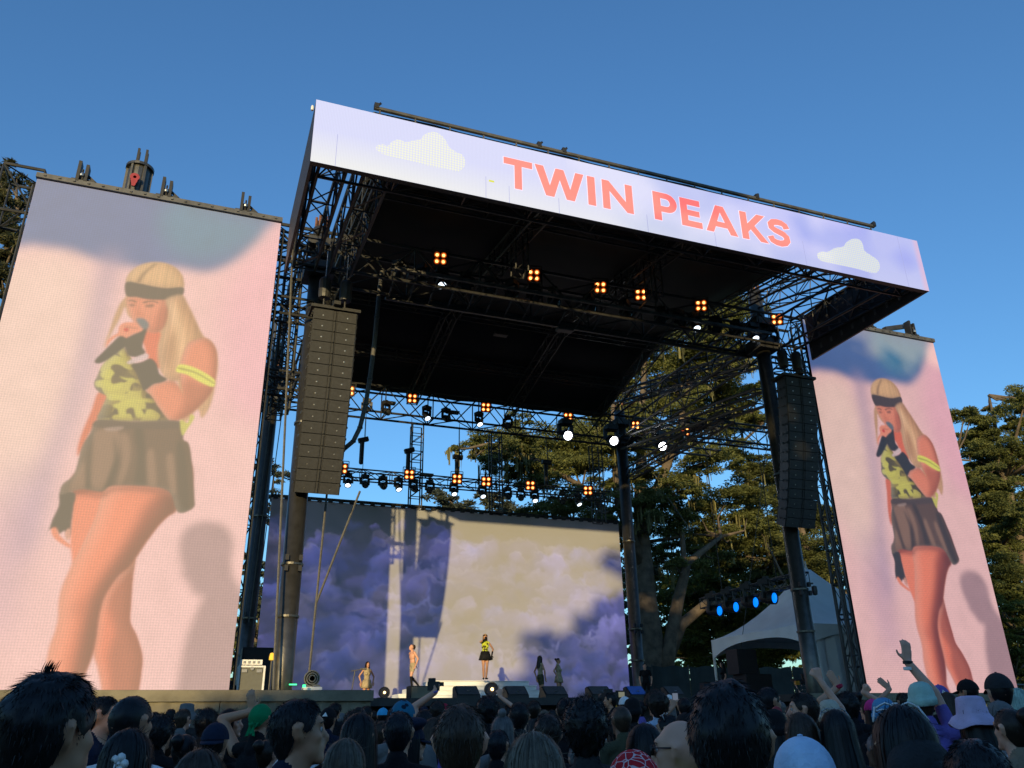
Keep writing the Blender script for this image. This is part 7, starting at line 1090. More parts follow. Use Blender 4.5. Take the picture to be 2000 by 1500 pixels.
def hair_mesh(style, seed):
    rng = np.random.default_rng(seed); V = []; F = []
    def put(v, f):
        b = len(V); V.extend(v); F.extend([tuple(b+i for i in q) for q in f])
    def strand(p, d, L, w_, bend=(0,0,0)):
        p = Vector(p); d = Vector(d).normalized(); s = d.cross(Vector(rng.normal(size=3))).normalized()*w_*.5; m = p+d*L*.5+Vector(bend)*L*.25; e = p+d*L+Vector(bend)*L
        put([p-s, p+s, m+s*.75, m-s*.75, e+s*.15, e-s*.15], [(0,1,2,3),(3,2,4,5)])
    base = dict(thick=(.0845,.106,.116,.011), short=(.082,.102,.106,.016), fade=(.0805,.1005,.1035,.005), messy=(.088,.108,.116,.026), curly=(.1,.118,.122,.022), afro=(.132,.147,.15,.022), bun=(.081,.101,.104,.01), bald=(0,0,0,0)).get(style)
    if style in ('long', 'longparted'):
        L_ = .36; nth = 44; rows = []
        def pt(th, k, out=0., wob=0.):
            h = hem_long(th); front = ang(th) < R(58); rx, ry, rz = .085+out, .104+out, .107+out
            if front or k <= .45:
                ph = h*min(1, k/.45) if not front else h*min(1., k/.45)
                return Vector((rx*math.sin(ph)*math.sin(th), ry*math.sin(ph)*math.cos(th), rz*math.cos(ph)))
            t = (k-.45)/.55; x, y, z = rx*math.sin(h)*math.sin(th), ry*math.sin(h)*math.cos(th), rz*math.cos(h)
            g_ = 1+.16*math.sin(t*2.2)+wob*t; return Vector((x*g_, y*g_-.03*t-(.02*t if ang(th) > 1.6 else 0), z-L_*t))
        nr = 15
        for j in range(nr):
            for i in range(nth): rows.append(pt(2*math.pi*i/nth, j/(nr-1), rng.normal()*.0015))
        put(rows, [(j*nth+i, (j+1)*nth+i, (j+1)*nth+(i+1) % nth, j*nth+(i+1) % nth) for j in range(nr-1) for i in range(nth) if not (j > 6 and ang(2*math.pi*(i+.5)/nth) < R(58))])
        for q in range(950 if style == 'longparted' else 700):
            th = rng.uniform(R(50), R(310)); out = abs(rng.normal())*.0035+.001; wob = rng.normal()*.05; k0 = rng.uniform(.0, .25); k1 = rng.uniform(.8, 1.06); w_ = rng.uniform(.0016, .0048)
            pp = [pt(th+.03*math.sin(k*7+q), k0+(k1-k0)*k, out, wob) for k in np.linspace(0, 1, 8)]
            vv = []
            for i, p in enumerate(pp):
                tn = Vector((math.cos(th), -math.sin(th), 0))*w_*.5*(1 if i < 7 else .3); vv += [p-tn, p+tn]
            put(vv, [(2*i, 2*i+1, 2*i+3, 2*i+2) for i in range(7)])
        for q in range(90):
            th = rng.uniform(0, 6.28); p = pt(th, rng.uniform(.1, .4), .004); strand(p, p+Vector((0,0,-.05))+Vector(rng.normal(size=3))*.03, rng.uniform(.02,.05), .0015)
        return V, F
    if style == 'bald': return [], []
    rx, ry, rz, L = base
    amp, fr = dict(thick=(.006,30), curly=(.013,42), afro=(.012,38), messy=(.009,34), short=(.0035,40), fade=(.001,40), bun=(.002,40))[style]
    def bump(p): return 1+amp/.11*(_noise.noise(Vector(p)*fr+Vector((seed*3.1,0,0)))+.5*_noise.noise(Vector(p)*fr*2.3))
    big = style in ('curly', 'afro', 'messy', 'thick')
    v, f = shell(rx, ry, rz, hem_short, nt_=64 if big else 44, nr=22 if big else 12); v = [tuple(Vector(p)*bump(p)) for p in v]; put(v, f)
    n = dict(thick=3400, short=2600, fade=1200, messy=3800, curly=3600, afro=4200, bun=1000)[style]
    for q in range(n):
        th = rng.uniform(0, 2*math.pi); hm = hem_short(th); ph = math.acos(max(-.99, 1-rng.random()*(1-math.cos(hm*(1.05 if q % 3 else 1))))); dr = Vector((math.sin(ph)*math.sin(th), math.sin(ph)*math.cos(th), math.cos(ph)))
        p = Vector((rx*dr.x*taper(ph), ry*dr.y*taper(ph), rz*dr.z*(1.42 if dr.z < 0 else 1))); p *= bump(p); tan = Vector((math.cos(ph)*math.sin(th), math.cos(ph)*math.cos(th), -math.sin(ph))); rv = Vector(rng.normal(size=3)); kL = max(.22, 1-.75*(ph/hm)**3)
        if style in ('curly', 'afro'): strand(p-dr*.004, dr*.35+rv*.75, rng.uniform(.5,1.1)*L, rng.uniform(.002,.0045), Vector(rng.normal(size=3))*.6)
        elif style == 'messy': strand(p-dr*.005, dr*.12+tan*.9+rv*.2, rng.uniform(.5,1.3)*L*kL, rng.uniform(.0014,.0032), tan*.3+dr*.05)
        else: strand(p-dr*.002, dr*.16+tan*.9+rv*.16, rng.uniform(.6,1.3)*(L+.008)*kL, rng.uniform(.0012,.003), tan*.1)
    if style == 'messy':
        for q in range(80): strand(Vector((-.01+rng.normal()*.006, -.01+rng.normal()*.006, rz-.002)), Vector((.1+rng.normal()*.16, .1, 1)), rng.uniform(.01,.028), .0022, Vector((.2,0,0)))
    if style == 'bun':
        v, f = shell(.045,.045,.045, lambda th: math.pi*.98, 14, 9, .04, rng); put([(a, b_-.11, c_+.06) for a, b_, c_ in v], f)
    return V, F
def hat_mesh(style, seed=0):
    rng = np.random.default_rng(seed); mb = MB()
    if style in ('cap', 'capt'):
        v, f = shell(.091,.111,.112, lambda th: R(88), 28, 9); v = [(a, b_, c_+.012) for a, b_, c_ in v]; mb.add(v, f)
        if style == 'capt':
            v, f = shell(.118,.13,.05, lambda th: R(120), 28, 9); mb.add([(a, b_-.005, c_+.095+.16*b_) for a, b_, c_ in v], f)
        n = 14; vv = []
        for s_, dz in ((0,0),(1,0),(1,-.006),(0,-.006)):
            for i in range(n+1):
                t = -1+2*i/n; a = t*R(52); r_ = 1.0 if s_ == 0 else 1; fx = .091*math.sin(a); fy = .108*math.cos(a); ex = .078*(1-t*t*.3)*(s_) if True else 0
                vv.append((fx*(1+.08*s_), fy+(.078*(1-abs(t)**2.4) if s_ else -.004), .014+dz-.03*s_*(1-abs(t)**2)*.7-.012*abs(t)*s_))
        q = n+1; mb.add(vv, [(k*q+i, k*q+i+1, ((k+1) % 4)*q+i+1, ((k+1) % 4)*q+i) for k in range(4) for i in range(n)])
        mb.lathe([(0,.006),(.008,.004),(.01,0)], (0,0,.124), n=8)
    elif style == 'bucket':
        n = 36; prof = [(.0,.132),(.05,.13),(.078,.122),(.086,.112),(.098,.025),(.101,.02),(.13,-.012),(.158,-.048),(.158,-.053),(.128,-.018),(.096,.012)]
        for j, (r_, z) in enumerate(prof):
            for i in range(n):
                a = 2*math.pi*i/n; w_ = (.012*math.sin(3*a+seed)+.008*math.sin(5*a)) if 6 <= j <= 9 else .002*math.sin(7*a+j); mb.v.append((r_*.95*math.cos(a), r_*1.12*math.sin(a), z+w_))
        mb.f = [(j*n+i, j*n+(i+1) % n, (j+1)*n+(i+1) % n, (j+1)*n+i) for j in range(len(prof)-1) for i in range(n)]; mb.m = [0]*len(mb.f)
    elif style == 'beanie':
        n = 48; prof = [(0,.142),(.03,.14),(.062,.126),(.082,.098),(.092,.06),(.095,.03),(.101,.028),(.104,.01),(.103,-.022),(.094,-.026)]
        for j, (r_, z) in enumerate(prof):
            for i in range(n):
                a = 2*math.pi*i/n; k = 1+(.012 if i % 2 else -.008)+.01*math.sin(3*a+j); mb.v.append((r_*.93*k*math.cos(a), r_*1.13*k*math.sin(a), z+.012*math.sin(a+1)*(1 if j > 4 else .3)))
        mb.f = [(j*n+i, j*n+(i+1) % n, (j+1)*n+(i+1) % n, (j+1)*n+i) for j in range(len(prof)-1) for i in range(n)]; mb.m = [0]*len(mb.f)
    elif style == 'bandana':
        v, f = shell(.0865,.106,.109, lambda th: R(float(np.interp(math.degrees(ang(th)), [0,50,90,140,180], [58,66,84,112,118]))), 36, 11, .008, rng); mb.add(v, f)
        mb.lathe([(0,-.02),(.018,-.012),(.02,.008),(0,.02)], (0,-.1,-.045), n=9)
        for s_ in (-1, 1): mb.add([(0,-.102,-.04),(s_*.02,-.112,-.05),(s_*.045,-.12,-.13),(s_*.015,-.118,-.125)], [(0,1,2,3)])
        mb.add([(-.05,-.085,-.03),(.05,-.085,-.03),(0,-.12,-.12)], [(0,1,2)])
    elif style == 'headband':
        n = 30
        for r_, z in ((1.0,.02),(1.03,.02),(1.035,-.012),(1.0,-.012)):
            for i in range(n):
                a = 2*math.pi*i/n; mb.v.append((.094*r_*math.cos(a), .112*r_*math.sin(a), z+.028*math.sin(a)))
        mb.f = [(j*n+i, j*n+(i+1) % n, ((j+1) % 4)*n+(i+1) % n, ((j+1) % 4)*n+i) for j in range(4) for i in range(n)]; mb.m = [0]*len(mb.f)
    elif style == 'shades':
        for s_ in (-1, 1):
            mb.box((s_*.034,.103,-.002), (.052,.01,.036), Matrix.Rotation(-s_*.22,3,'Z')); mb.bar((s_*.06,.094,.006), (s_*.083,-.005,.006), .004, .005)
        mb.bar((-.012,.107,.006), (.012,.107,.006), .006)
    elif style == 'shades_top':
        for s_ in (-1, 1):
            pts = [(s_*(.034+.03*math.cos(a)), .1-.012*abs(math.cos(a)), .022*math.sin(a)) for a in np.linspace(0, 2*math.pi, 13)]
            mb.path(pts, .0035, 5); mb.bar((s_*.064,.094,.008), (s_*.082,.045,.006), .005, .006)
        mb.bar((-.008,.104,.008), (.008,.104,.008), .005)
    elif style == 'flower':
        for k in range(5):
            a = k*1.257; mb.lathe([(0,0),(.016,.003),(.018,.009),(0,.012)], (.04+.022*math.cos(a),-.098,-.01+.022*math.sin(a)), Matrix.Rotation(R(90),3,'X'), 8)
        mb.lathe([(0,0),(.01,.004),(0,.016)], (.04,-.102,-.01), Matrix.Rotation(R(90),3,'X'), 8)
        mb.bar((.02,-.1,-.03), (.035,-.1,-.09), .012)
    return mb.v, mb.f
def data_mesh(name, v, f, m):
    me = bpy.data.meshes.new(name); me.from_pydata([tuple(p) for p in v], [], f); me.polygons.foreach_set('use_smooth', [True]*len(me.polygons)); me.materials.append(m); me.update(); return me
HAIRCOL = dict(black=(.006,.006,.007), navyblack=(.007,.008,.012), darkbrown=(.018,.011,.007), brown=(.045,.028,.017), greybrown=(.06,.048,.036), ash=(.12,.098,.068), grey=(.13,.125,.12), blond=(.42,.27,.13), mint=(.35,.52,.45))
def hair_mat(c): return mat('hair_'+c, HAIRCOL[c], .45, 0, .3, 30, island=.28, spec=.35)
CLOTH = dict(black=(.01,.01,.012), charcoal=(.03,.031,.033), navy=(.012,.018,.04), navyt=(.012,.018,.04), grey=(.15,.15,.15), olive=(.07,.07,.04), tan=(.25,.19,.13), white=(.72,.74,.74), purple=(.16,.12,.4), lime=(.38,.72,.14), paleblue=(.45,.55,.7), floral=(.3,.28,.27), cream=(.5,.46,.36), mint=(.4,.6,.52), khaki=(.4,.32,.2), pink=(.75,.05,.28), green=(.0,.22,.08), plaid=(.02,.16,.26), red=(.55,.02,.03), orange=(.7,.3,.02), cyan=(.05,.4,.7), crimson=(.4,.02,.06), blue=(.1,.3,.52), lavender=(.56,.44,.62), skyblue=(.5,.66,.86), darkgrey=(.03,.03,.032), denim=(.03,.045,.08))
def cloth_mat(c):
    if 'cloth_'+c in MATS: return MATS['cloth_'+c]
    m = mat('cloth_'+c, CLOTH[c], .85, 0, .16, 9, .35, 60, spec=.2)
    if c in ('red', 'floral', 'plaid', 'camo'):
        t = m.node_tree; b = t.nodes['Principled BSDF']; old = b.inputs['Base Color'].links[0].from_socket; tc = t.nodes.new('ShaderNodeTexCoord'); mx = t.nodes.new('ShaderNodeMix'); mx.data_type = 'RGBA'
        vo = t.nodes.new('ShaderNodeTexVoronoi'); vo.inputs['Scale'].default_value = {'red':34,'floral':28,'plaid':22,'camo':9}[c]; vo.feature = 'DISTANCE_TO_EDGE' if c == 'red' else 'F1'; t.links.new(tc.outputs['Object'], vo.inputs['Vector'])
        cmp_ = t.nodes.new('ShaderNodeMath'); cmp_.operation = 'LESS_THAN'; cmp_.inputs[1].default_value = {'red':.045,'floral':.3,'plaid':.38,'camo':.4}[c]; t.links.new(vo.outputs['Distance'], cmp_.inputs[0])
        t.links.new(cmp_.outputs[0], mx.inputs[0]); t.links.new(old, mx.inputs[6]); mx.inputs[7].default_value = {'red':(.75,.55,.55,1),'floral':(.7,.7,.7,1),'plaid':(.005,.02,.04,1),'camo':(.09,.07,.02,1)}[c]; t.links.new(mx.outputs[2], b.inputs['Base Color'])
    return m
CLOTH['camo'] = (.55,.6,.05)
SKINS = [mat('skin_light', (.66,.34,.225), .5, 0, .08, 12), mat('skin_tan', (.5,.25,.145), .5, 0, .08, 12), mat('skin_brown', (.2,.1,.058), .5, 0, .08, 12)]
BODIES = {}; HAIRS = {}; HATS = {}
def get_body(key, **k):
    if key not in BODIES: BODIES[key] = body_mesh('person_body', person_prims(**k), k.pop('voxel', .0095) if False else (.0085 if k.get('arms') else .0105))
    return BODIES[key]
def dress(o, skin, shirt, trousers, shoes):
    for i, m in enumerate((skin, shirt, trousers, shoes)):
        sl_ = o.material_slots[i]; sl_.link = 'OBJECT'; sl_.material = m
def child(name, me, parent, m, rot=0.):
    o = bpy.data.objects.new(name, me); COL.objects.link(o); o.parent = parent; o.location = HC; o.rotation_euler = (0, 0, rot)
    s = o.material_slots[0]; s.link = 'OBJECT'; s.material = m; return o
def get_hair(style, v):
    if (style, v) not in HAIRS: HAIRS[(style, v)] = data_mesh('hair', *hair_mesh(style, 17*v+len(style)), M_BLACK)
    return HAIRS[(style, v)]
def get_hat(style, v=0):
    if (style, v) not in HATS: HATS[(style, v)] = data_mesh(style, *hat_mesh(style, v), M_BLACK)
    return HATS[(style, v)]
HATNAME = dict(cap='cap', capt='captain_cap', bucket='bucket_hat', beanie='knitted_hat', bandana='headscarf')
prng = random.Random(21); pcount = [0]
def face_bits(o):
    for s in (-1, 1):
        b = MB(); b.lathe([(0,-.006),(.009,-.004),(.011,0),(.009,.004),(0,.006)], (s*.033,.083,.0), Matrix.Rotation(R(90),3,'X'), 10)
        e = b.build('eye', mat('eye_white', (.5,.48,.45), .2, 0, .02)); e.parent = o; e.location = HC
        b = MB(); b.lathe([(0,-.003),(.0055,0),(0,.004)], (s*.033,.0885,.0), Matrix.Rotation(R(90),3,'X'), 8); p = b.build('iris', M_BLACK); p.parent = e
        b = MB(); b.path([(s*.016,.09,.022),(s*.034,.09,.027),(s*.052,.079,.021)], [.003,.0045,.002], 5); q = b.build('eyebrow', hair_mat('black')); q.parent = o; q.location = HC
    b = MB(); b.path([(-.02,.098,-.062),(0,.106,-.06),(.02,.098,-.062)], [.002,.0055,.002], 6); q = b.build('mouth', mat('lips', (.3,.11,.09), .4)); q.parent = o; q.location = HC
def person(x, y, s, style, hc, rot, sex, shirt, label, group='people packed into the crowd', z=None, body=None, skin=None, trousers='denim', faces=False, cat='person', rz=None):
    me = body or get_body('stand_'+sex, sex=sex)
    o = bpy.data.objects.new('person', me); COL.objects.link(o)
    if rz is None: rz = math.atan2(x-11.4, 28-y)-R(rot)
    o.location = (x, y, ground_z(x, y) if z is None else z); o.rotation_euler = (0, 0, rz); o.scale = (s, s, s)
    sk = SKINS[skin if skin is not None else prng.choice((0,0,1,1,2))]
    sh = sk if shirt == 'skin' else cloth_mat(shirt); dress(o, sk, sh, cloth_mat(trousers), cloth_mat('black')); tag(o, label, cat, group)
    v = pcount[0] % 3; pcount[0] += 1
    hat_rot = 0.
    if style in HATNAME:
        if style == 'cap' and 100 < rot < 260: hat_rot = 0.
        hairc = 'black' if hc not in ('cream','mint') else 'brown'
        if style != 'bandana': child('hair', get_hair('fade' if sex == 'm' else 'long', v), o, hair_mat(hairc))
        elif sex == 'f': child('hair', get_hair('long', v), o, hair_mat('darkbrown'))
        child(HATNAME[style], get_hat(style, v % 2 if style in ('bucket','beanie') else 0), o, cloth_mat(hc), hat_rot)
    elif style != 'bald':
        child('hair', get_hair(style, v), o, hair_mat(hc))
    if faces: face_bits(o)
    return o
ex_bodies = {}
def arms_for(ex):
    W_, T_ = ARMS[ex]; s = 1 if W_[0] > 0 else -1
    return {s: (W_, T_)}, s
for (x, y, s, style, hc, rot, sex, shirt, label, ex) in CROWD:
    body = None
    if ex in ARMS:
        a, sd = arms_for(ex); mode = {'armup1':'curl','armup5':'curl','armup6':'point','camera':'curl'}.get(ex, 'open')
        body = get_body(ex, sex=sex, arms=a, sleeve=(True if ex == 'armup4' else False), hand_mode={sd: mode})
    elif ex == 'phone': body = get_body('phone_'+sex, sex=sex, arms={-1: ((-.06,.36,1.66),(-.02,.38,1.80)), 1: ((.06,.36,1.66),(.02,.38,1.80))}, hand_mode={-1:'curl',1:'curl'})
    elif ex == 'drink': body = get_body('drink', sex=sex, arms={-1: ((-.1,.22,1.56),(-.02,.17,1.62),(-1,.2,-.2))}, hand_mode={-1:'curl'})
    brot = rot
    if style == 'cap' and abs(rot) > 100: brot = 0
    skin = {'black':1,'skin':0}.get(hc if style != 'bald' else 'skin')
    if 'pale' in label or 'bare' in label: skin = 0
    if hc in ('brown','ash','grey','greybrown'): skin = 0
    o = person(x, y, s, style, hc, brot, sex, 'skin' if False else shirt, label, body=body, skin=skin, faces=abs(brot) > 50)
    if style == 'cap' and abs(rot) > 100:
        for ch in o.children:
            if ch.name.startswith('cap'): ch.rotation_euler = (0, 0, R(rot))
    me = None
    if ex == 'shades': child('sunglasses', get_hat('shades'), o, M_BLACKG)
    elif ex == 'glasses': child('glasses', get_hat('shades'), o, M_CABLE)
    elif ex in ('shadetop', 'whiteshades'):
        c = child('sunglasses', get_hat('shades_top'), o, M_STEEL if ex == 'shadetop' else M_WHITE); c.location = HC+Vector((0,-.012,.026)); c.rotation_euler = (R(62),0,0); c.scale = (1.0,.95,.9)
    elif ex == 'headband': child('headband', get_hat('headband'), o, cloth_mat('lavender')).scale = (1.12,1.12,1)
    elif ex == 'flower': child('flower_clip', get_hat('flower'), o, M_WHITE)
    elif ex == 'patch':
        b = MB(); b.prism([(-.03,0),(.03,0),(0,.045)], (0,-.112,.03), (-1,0,0), (0,.35,.93), .004); c = b.build('cap_patch', M_WHITE); c.parent = o; c.location = HC
    elif ex == 'bunclip':
        v_, f_ = shell(.035,.035,.035, lambda th: math.pi*.98, 12, 8, .05, np.random.default_rng(4)); c = child('hair_bun', data_mesh('hair_bun', [(a, b_-.04, c_+.125) for a, b_, c_ in v_], f_, M_BLACK), o, hair_mat('grey'))
    elif ex == 'strap':
        b = MB(); b.path([(.12,-.13,1.47),(.02,-.135,1.36),(-.1,-.125,1.2)], .018, 6); c = b.build('bag_strap', cloth_mat('plaid')); c.parent = o
    elif ex == 'armup2':
        W_ = Vector(ARMS[ex][0]); b = MB(); d = (Vector(ARMS[ex][1])-W_).normalized(); M_ = d.to_track_quat('Z','Y').to_matrix()
        b.lathe([(.03,-.02),(.05,-.012),(.052,.012),(.03,.02)], W_, M_, 10); c = b.build('scrunchie', cloth_mat('crimson')); c.parent = o
    elif ex == 'armup4':
        W_ = Vector(ARMS[ex][0]); d = (Vector(ARMS[ex][1])-W_).normalized(); M_ = d.to_track_quat('Z','Y').to_matrix()
        b = MB(); b.lathe([(.032,-.012),(.037,-.01),(.037,.01),(.032,.012)], W_-d*.0, M_, 12); c = b.build('watch_strap', M_BLACK); c.parent = o
        b = MB(); b.lathe([(.034,-.012),(.038,-.01),(.038,.01),(.034,.012)], W_-d*.045, M_, 12); c = b.build('paper_wristband', M_WHITE); c.parent = o
    elif ex == 'phone':
        t = thing('phone', 'phone held up by the person in front of %s' % ('right tall screen' if x > 5 and style == 'long' else 'the black box under the tent'), 'phone', (0,0,0))
        M_ = o.matrix_basis.copy(); t.location = M_ @ Vector((0,.4,1.76)); t.rotation_euler = o.rotation_euler; t.scale = o.scale
        b = MB(); b.box((0,0,0), (.075,.01,.15)); c = b.build('case', M_BLACK, None); c.parent = t; b = MB(); b.box((0,-.0065,0), (.068,.003,.138)); c = b.build('screen', glow('phone_screen', (.25,.3,.4), .5), None); c.parent = t
    elif ex == 'camera':
        t = thing('video_camera', 'bulky black camera held overhead by an arm with purple wristband', 'camera', (0,0,0)); M_ = o.matrix_basis.copy(); t.location = M_ @ (Vector(ARMS[ex][1])+Vector((0,.03,-.01))); t.scale = (.62,.62,.62); t.rotation_euler = o.rotation_euler
        b = MB(); b.box((0,0,0), (.2,.14,.15)); b.box((-.03,0,.1), (.12,.1,.07)); c = b.build('body', M_BLACK, None); c.parent = t
        b = MB(); b.lathe([(.05,0),(.055,.1),(.065,.1),(.065,.16),(.05,.16)], (0,.06,0), Matrix.Rotation(R(-90),3,'X'), 14); c = b.build('lens', M_BLACKG, None); c.parent = t
        b = MB(); b.box((.14,0,.03), (.09,.02,.07)); c = b.build('monitor', M_BLACKG, None); c.parent = t
        W_ = Vector(ARMS[ex][0]); b = MB(); d = (Vector(ARMS[ex][1])-W_).normalized(); b.lathe([(.034,-.01),(.037,0),(.034,.01)], W_, d.to_track_quat('Z','Y').to_matrix(), 10); c = b.build('wristband', cloth_mat('purple')); c.parent = o
    elif ex == 'drink':
        t = thing('drink_can', 'small dark red can held to the mouth of the person facing left', 'can', (0,0,0)); M_ = o.matrix_basis.copy(); t.location = M_ @ Vector((-.05,.2,1.63)); b = MB(); b.lathe([(.028,-.06),(.033,-.055),(.033,.05),(.026,.06)], (0,0,0), Matrix.Rotation(R(70),3,'X'), 12); c = b.build('can_body', M_RED, None); c.parent = t
    if shirt == 'navyt':                                   # arched lettering across the back, cut off by the frame in the photograph
        for k, chs in enumerate('UEER'):
            cu = bpy.data.curves.new('glyph', 'FONT'); cu.body = chs; cu.size = .062; cu.extrude = .001; cu.align_x = 'CENTER'
            tmp = bpy.data.objects.new('tmp', cu); COL.objects.link(tmp); me = bpy.data.meshes.new_from_object(tmp.evaluated_get(bpy.context.evaluated_depsgraph_get())); bpy.data.objects.remove(tmp)
            a = -.42+k*.28; me.transform(Matrix.Translation((.16*math.sin(a)*1.0, -.128, 1.27+.10*math.cos(a))) @ Matrix.Rotation(R(180),4,'Z') @ Matrix.Rotation(R(90),4,'X') @ Matrix.Rotation(a,4,'Z') if False else Matrix.Translation((-.17*math.sin(a)*-1, -.13, 1.27+.1*math.cos(a))) @ Matrix.Rotation(R(90),4,'X') @ Matrix.Rotation(-a,4,'Z'))
            me.materials.clear(); me.materials.append(M_WHITE); c = bpy.data.objects.new('letter', me); COL.objects.link(c); c.parent = o
place = lambda x, y: 'by the left stage wing' if x < 2 else ('before the gleaming left mast' if x < 5 else ('before the white steps' if x < 9 else ('before the purple backdrop end' if x < 12 else ('before the white tent' if x < 16 else 'before right tall screen'))))
deep = lambda d: 'nearby' if d < 9 else ('mid-crowd' if d < 14 else 'far forward')
HN = dict(thick='thick', short='short', fade='cropped', messy='tousled', curly='curly', long='long', bun='pinned-up')
seen = {}
for (x, y, s, style, hc, rot, sex, shirt) in FILL[:235]:
    d = math.hypot(x, y)
    opts = [shirt]+[c for c in ('black','charcoal','navy','grey','olive','tan','white','purple','cream','denim','crimson','blue','mint','khaki') if c != shirt]
    for shirt in opts:
        what = ('%s %s' % (hc, {'cap':'cap','beanie':'knitted hat','bucket':'bucket hat'}[style])) if style in HATNAME else '%s %s hair' % (HN[style], hc.replace('navyblack','blue-black').replace('darkbrown','dark brown').replace('greybrown','grey-brown'))
        lab = 'person with %s and %s top, %s %s' % (what, shirt, deep(d), place(x, y))
        if lab not in seen: break
    seen[lab] = 1
    o = person(x, y, s, style, hc, rot, sex, shirt, lab)
# ---------------------------------------------------------------- performers and crew on the stage
def skirt(o, m, z0, z1, r0_, r1_, name='skirt'):
    b = MB(); n = 40
    for z, r_ in ((z0, r0_), ((z0+z1)/2, (r0_+r1_)/2*1.02), (z1, r1_)):
        for i in range(n):
            a = 2*math.pi*i/n; k = 1+(.06*math.sin(10*a) if z < z0 else 0)*(z0-z)/(z0-z1); b.v.append((r_*k*math.cos(a), r_*.78*k*math.sin(a), z))
    b.f = [(j*n+i, j*n+(i+1) % n, (j+1)*n+(i+1) % n, (j+1)*n+i) for j in range(2) for i in range(n)]; b.m = [0]*len(b.f)
    c = b.build(name, m, smooth=True); c.parent = o; c.modifiers.new('thick', 'SOLIDIFY').thickness = .008; return c
PG = 'performers on the stage'
CAMDIR = lambda x, y: math.atan2(x, y)                       # turn that faces the audience
# singer
bd_ = get_body('singer', sex='f', arms={1: ((.05,.19,1.53),(.02,.17,1.63),(1,-.3,-.6)), -1: ((-.27,.02,.92),(-.27,.05,.76),(-1,0,0))}, sleeve=False, bare_legs=True, glove=(1,-1), legs={-1: ((-.06,.05,.50),(-.035,.0,.09),(-.045,.14,.035)), 1: ((.075,.0,.50),(.05,-.06,.09),(.09,.08,.035))}, hand_mode={1:'curl'})
o = person(11.1, 32.4, .985, 'long', 'blond', 0, 'f', 'camo', 'singer in yellow camouflage top and black skirt atop the white steps', PG, z=3.6, body=bd_, skin=1, trousers='black', rz=math.pi-CAMDIR(11.1,32.4)*.7+.2)
skirt(o, cloth_mat('black'), 1.08, .74, .165, .26)
child('headband', get_hat('headband'), o, cloth_mat('black')).location = HC+Vector((0,0,.02))
b = MB(); b.tube((.06,.21,1.5), (.0,.14,1.605), .014, 8); b.lathe([(0,-.03),(.024,-.02),(.027,.01),(.015,.03),(0,.034)], (-.002,.135,1.61), n=10)
mic = thing('microphone', 'black microphone held to the singer\'s mouth', 'microphone', o.location); mic.rotation_euler = o.rotation_euler; mic.scale = o.scale; c = b.build('handle', M_BLACK); c.parent = mic
# dancers
bd_ = get_body('dancer_a', sex='f', arms={1: ((.27,.02,.93),(.3,.04,.77)), -1: ((-.24,.1,.95),(-.22,.14,.8))}, sleeve=False, bare_legs=True, hips=TR, shorts=False)
o = person(6.55, 33.2, .93, 'long', 'darkbrown', 0, 'f', 'khaki', 'dancer with long dark hair in khaki skirt beside the purple clouds', PG, z=2.65, body=bd_, skin=1, trousers='khaki', rz=math.pi-CAMDIR(6.6,33)+.5); skirt(o, cloth_mat('khaki'), 1.05, .72, .16, .24)
bd_ = get_body('dancer_b', sex='m', arms={1: ((.3,-.28,.98),(.33,-.38,.86),(.6,-1,0)), -1: ((-.24,.0,.93),(-.22,.05,.78),(-1,-.6,0))}, sleeve=False, torso=SK, shorts=True, boots=True, lean=-.12, legs={1: ((.11,.0,.5),(.1,-.32,.2),(.1,-.2,.1)), -1: ((-.09,.12,.52),(-.09,.06,.09),(-.09,.2,.035))})
o = person(8.05, 32.0, .93, 'fade', 'brown', 0, 'm', 'skin', 'bare-chested dancer in khaki shorts and black boots striding left', PG, z=3.2, body=bd_, skin=0, trousers='khaki', rz=math.pi/2+.25)
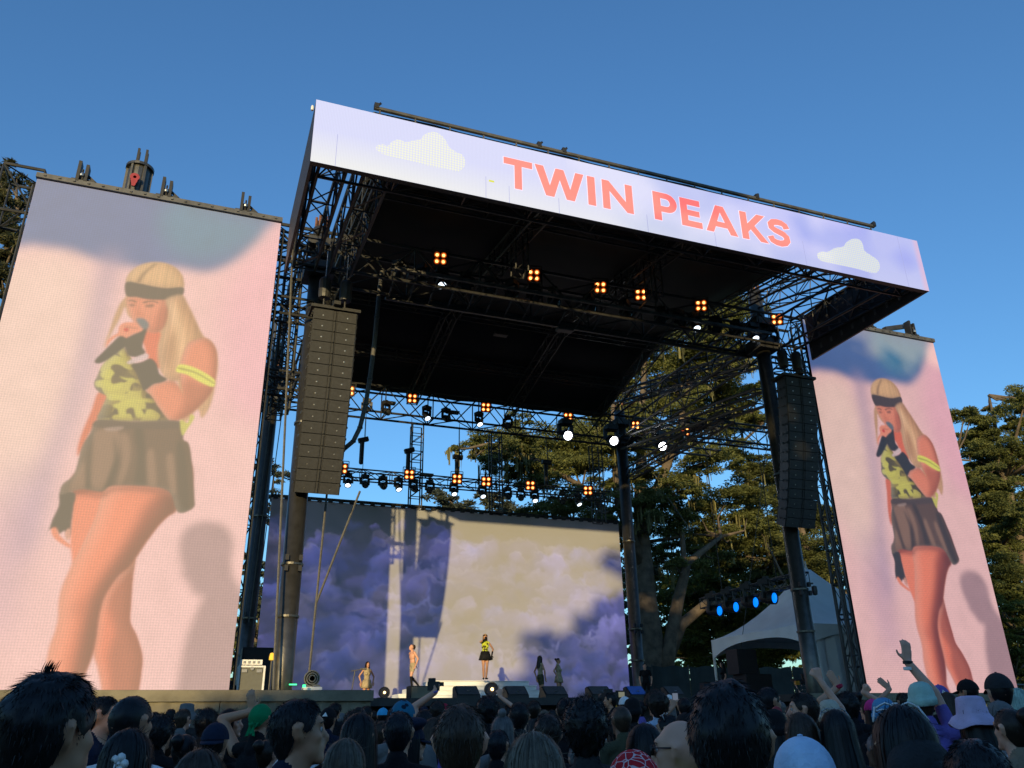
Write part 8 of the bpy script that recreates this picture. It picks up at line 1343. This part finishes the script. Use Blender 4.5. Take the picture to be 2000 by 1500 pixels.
bd_ = get_body('dancer_c', sex='f', arms={1: ((.25,.05,.92),(.26,.08,.76)), -1: ((-.26,.0,.93),(-.27,.03,.77))}, sleeve=False, shorts=True, boots=True, hips=TR, legs={-1: ((-.13,.12,.52),(-.12,-.02,.09),(-.14,.1,.035))})
o = person(12.55, 30.2, .95, 'long', 'brown', 0, 'f', 'khaki', 'dancer with long brown hair and khaki shorts right of the steps', PG, z=2.66, body=bd_, skin=1, trousers='olive', rz=math.pi-CAMDIR(12.5,30)+2.2)
bd_ = get_body('dancer_d', sex='f', arms={1: ((.3,.06,1.0),(.34,.1,.86)), -1: ((-.27,.02,.93),(-.28,.05,.77))}, sleeve=False, bare_legs=True)
o = person(13.3, 30.2, .91, 'bun', 'black', 0, 'f', 'khaki', 'dancer with tied-up dark hair in khaki, rightmost on the stage', PG, z=2.66, body=bd_, skin=1, trousers='khaki', rz=math.pi-CAMDIR(13,30)+1.2); skirt(o, cloth_mat('khaki'), 1.05, .78, .16, .22)
# crew
person(19.2, 34.0, 1.0, 'short', 'black', 0, 'm', 'black', 'crew member in black standing beside the rear right mast', 'stage crew', z=2.65, skin=0, trousers='black', rz=2.6)
person(22.2, 32.4, .98, 'long', 'black', 0, 'f', 'black', 'crew member in black standing left of the speaker stack under the tent', 'stage crew', z=2.66, skin=0, trousers='black', rz=1.2)
t = thing('video_camera', 'broadcast camera with lit viewfinder before the stage lip', 'camera', (12.35,24.2,2.5))
b = MB(); b.box((12.35,24.2,2.62), (.3,.5,.26)); b.box((12.35,24.25,2.8), (.2,.2,.1)); b.build('body', M_BLACK, t)
b = MB(); b.lathe([(.08,0),(.08,.2),(.11,.22),(.11,.36)], (12.35,24.45,2.62), Matrix.Rotation(R(-90),3,'X'), 14); b.build('lens', M_BLACKG, t)
b = MB(); b.box((12.7,24.1,2.68), (.34,.06,.24)); vf = b.build('viewfinder', M_BLACK, t); b = MB(); b.box((12.7,24.06,2.68), (.2,.02,.15)); b.build('screen', glow('viewfinder_screen', (.5,.5,.35), .35), vf)
b = MB(); b.tube((12.4,24.2,.2), (12.4,24.2,2.5), .05, 8); b.build('pedestal', M_BLACK, t)
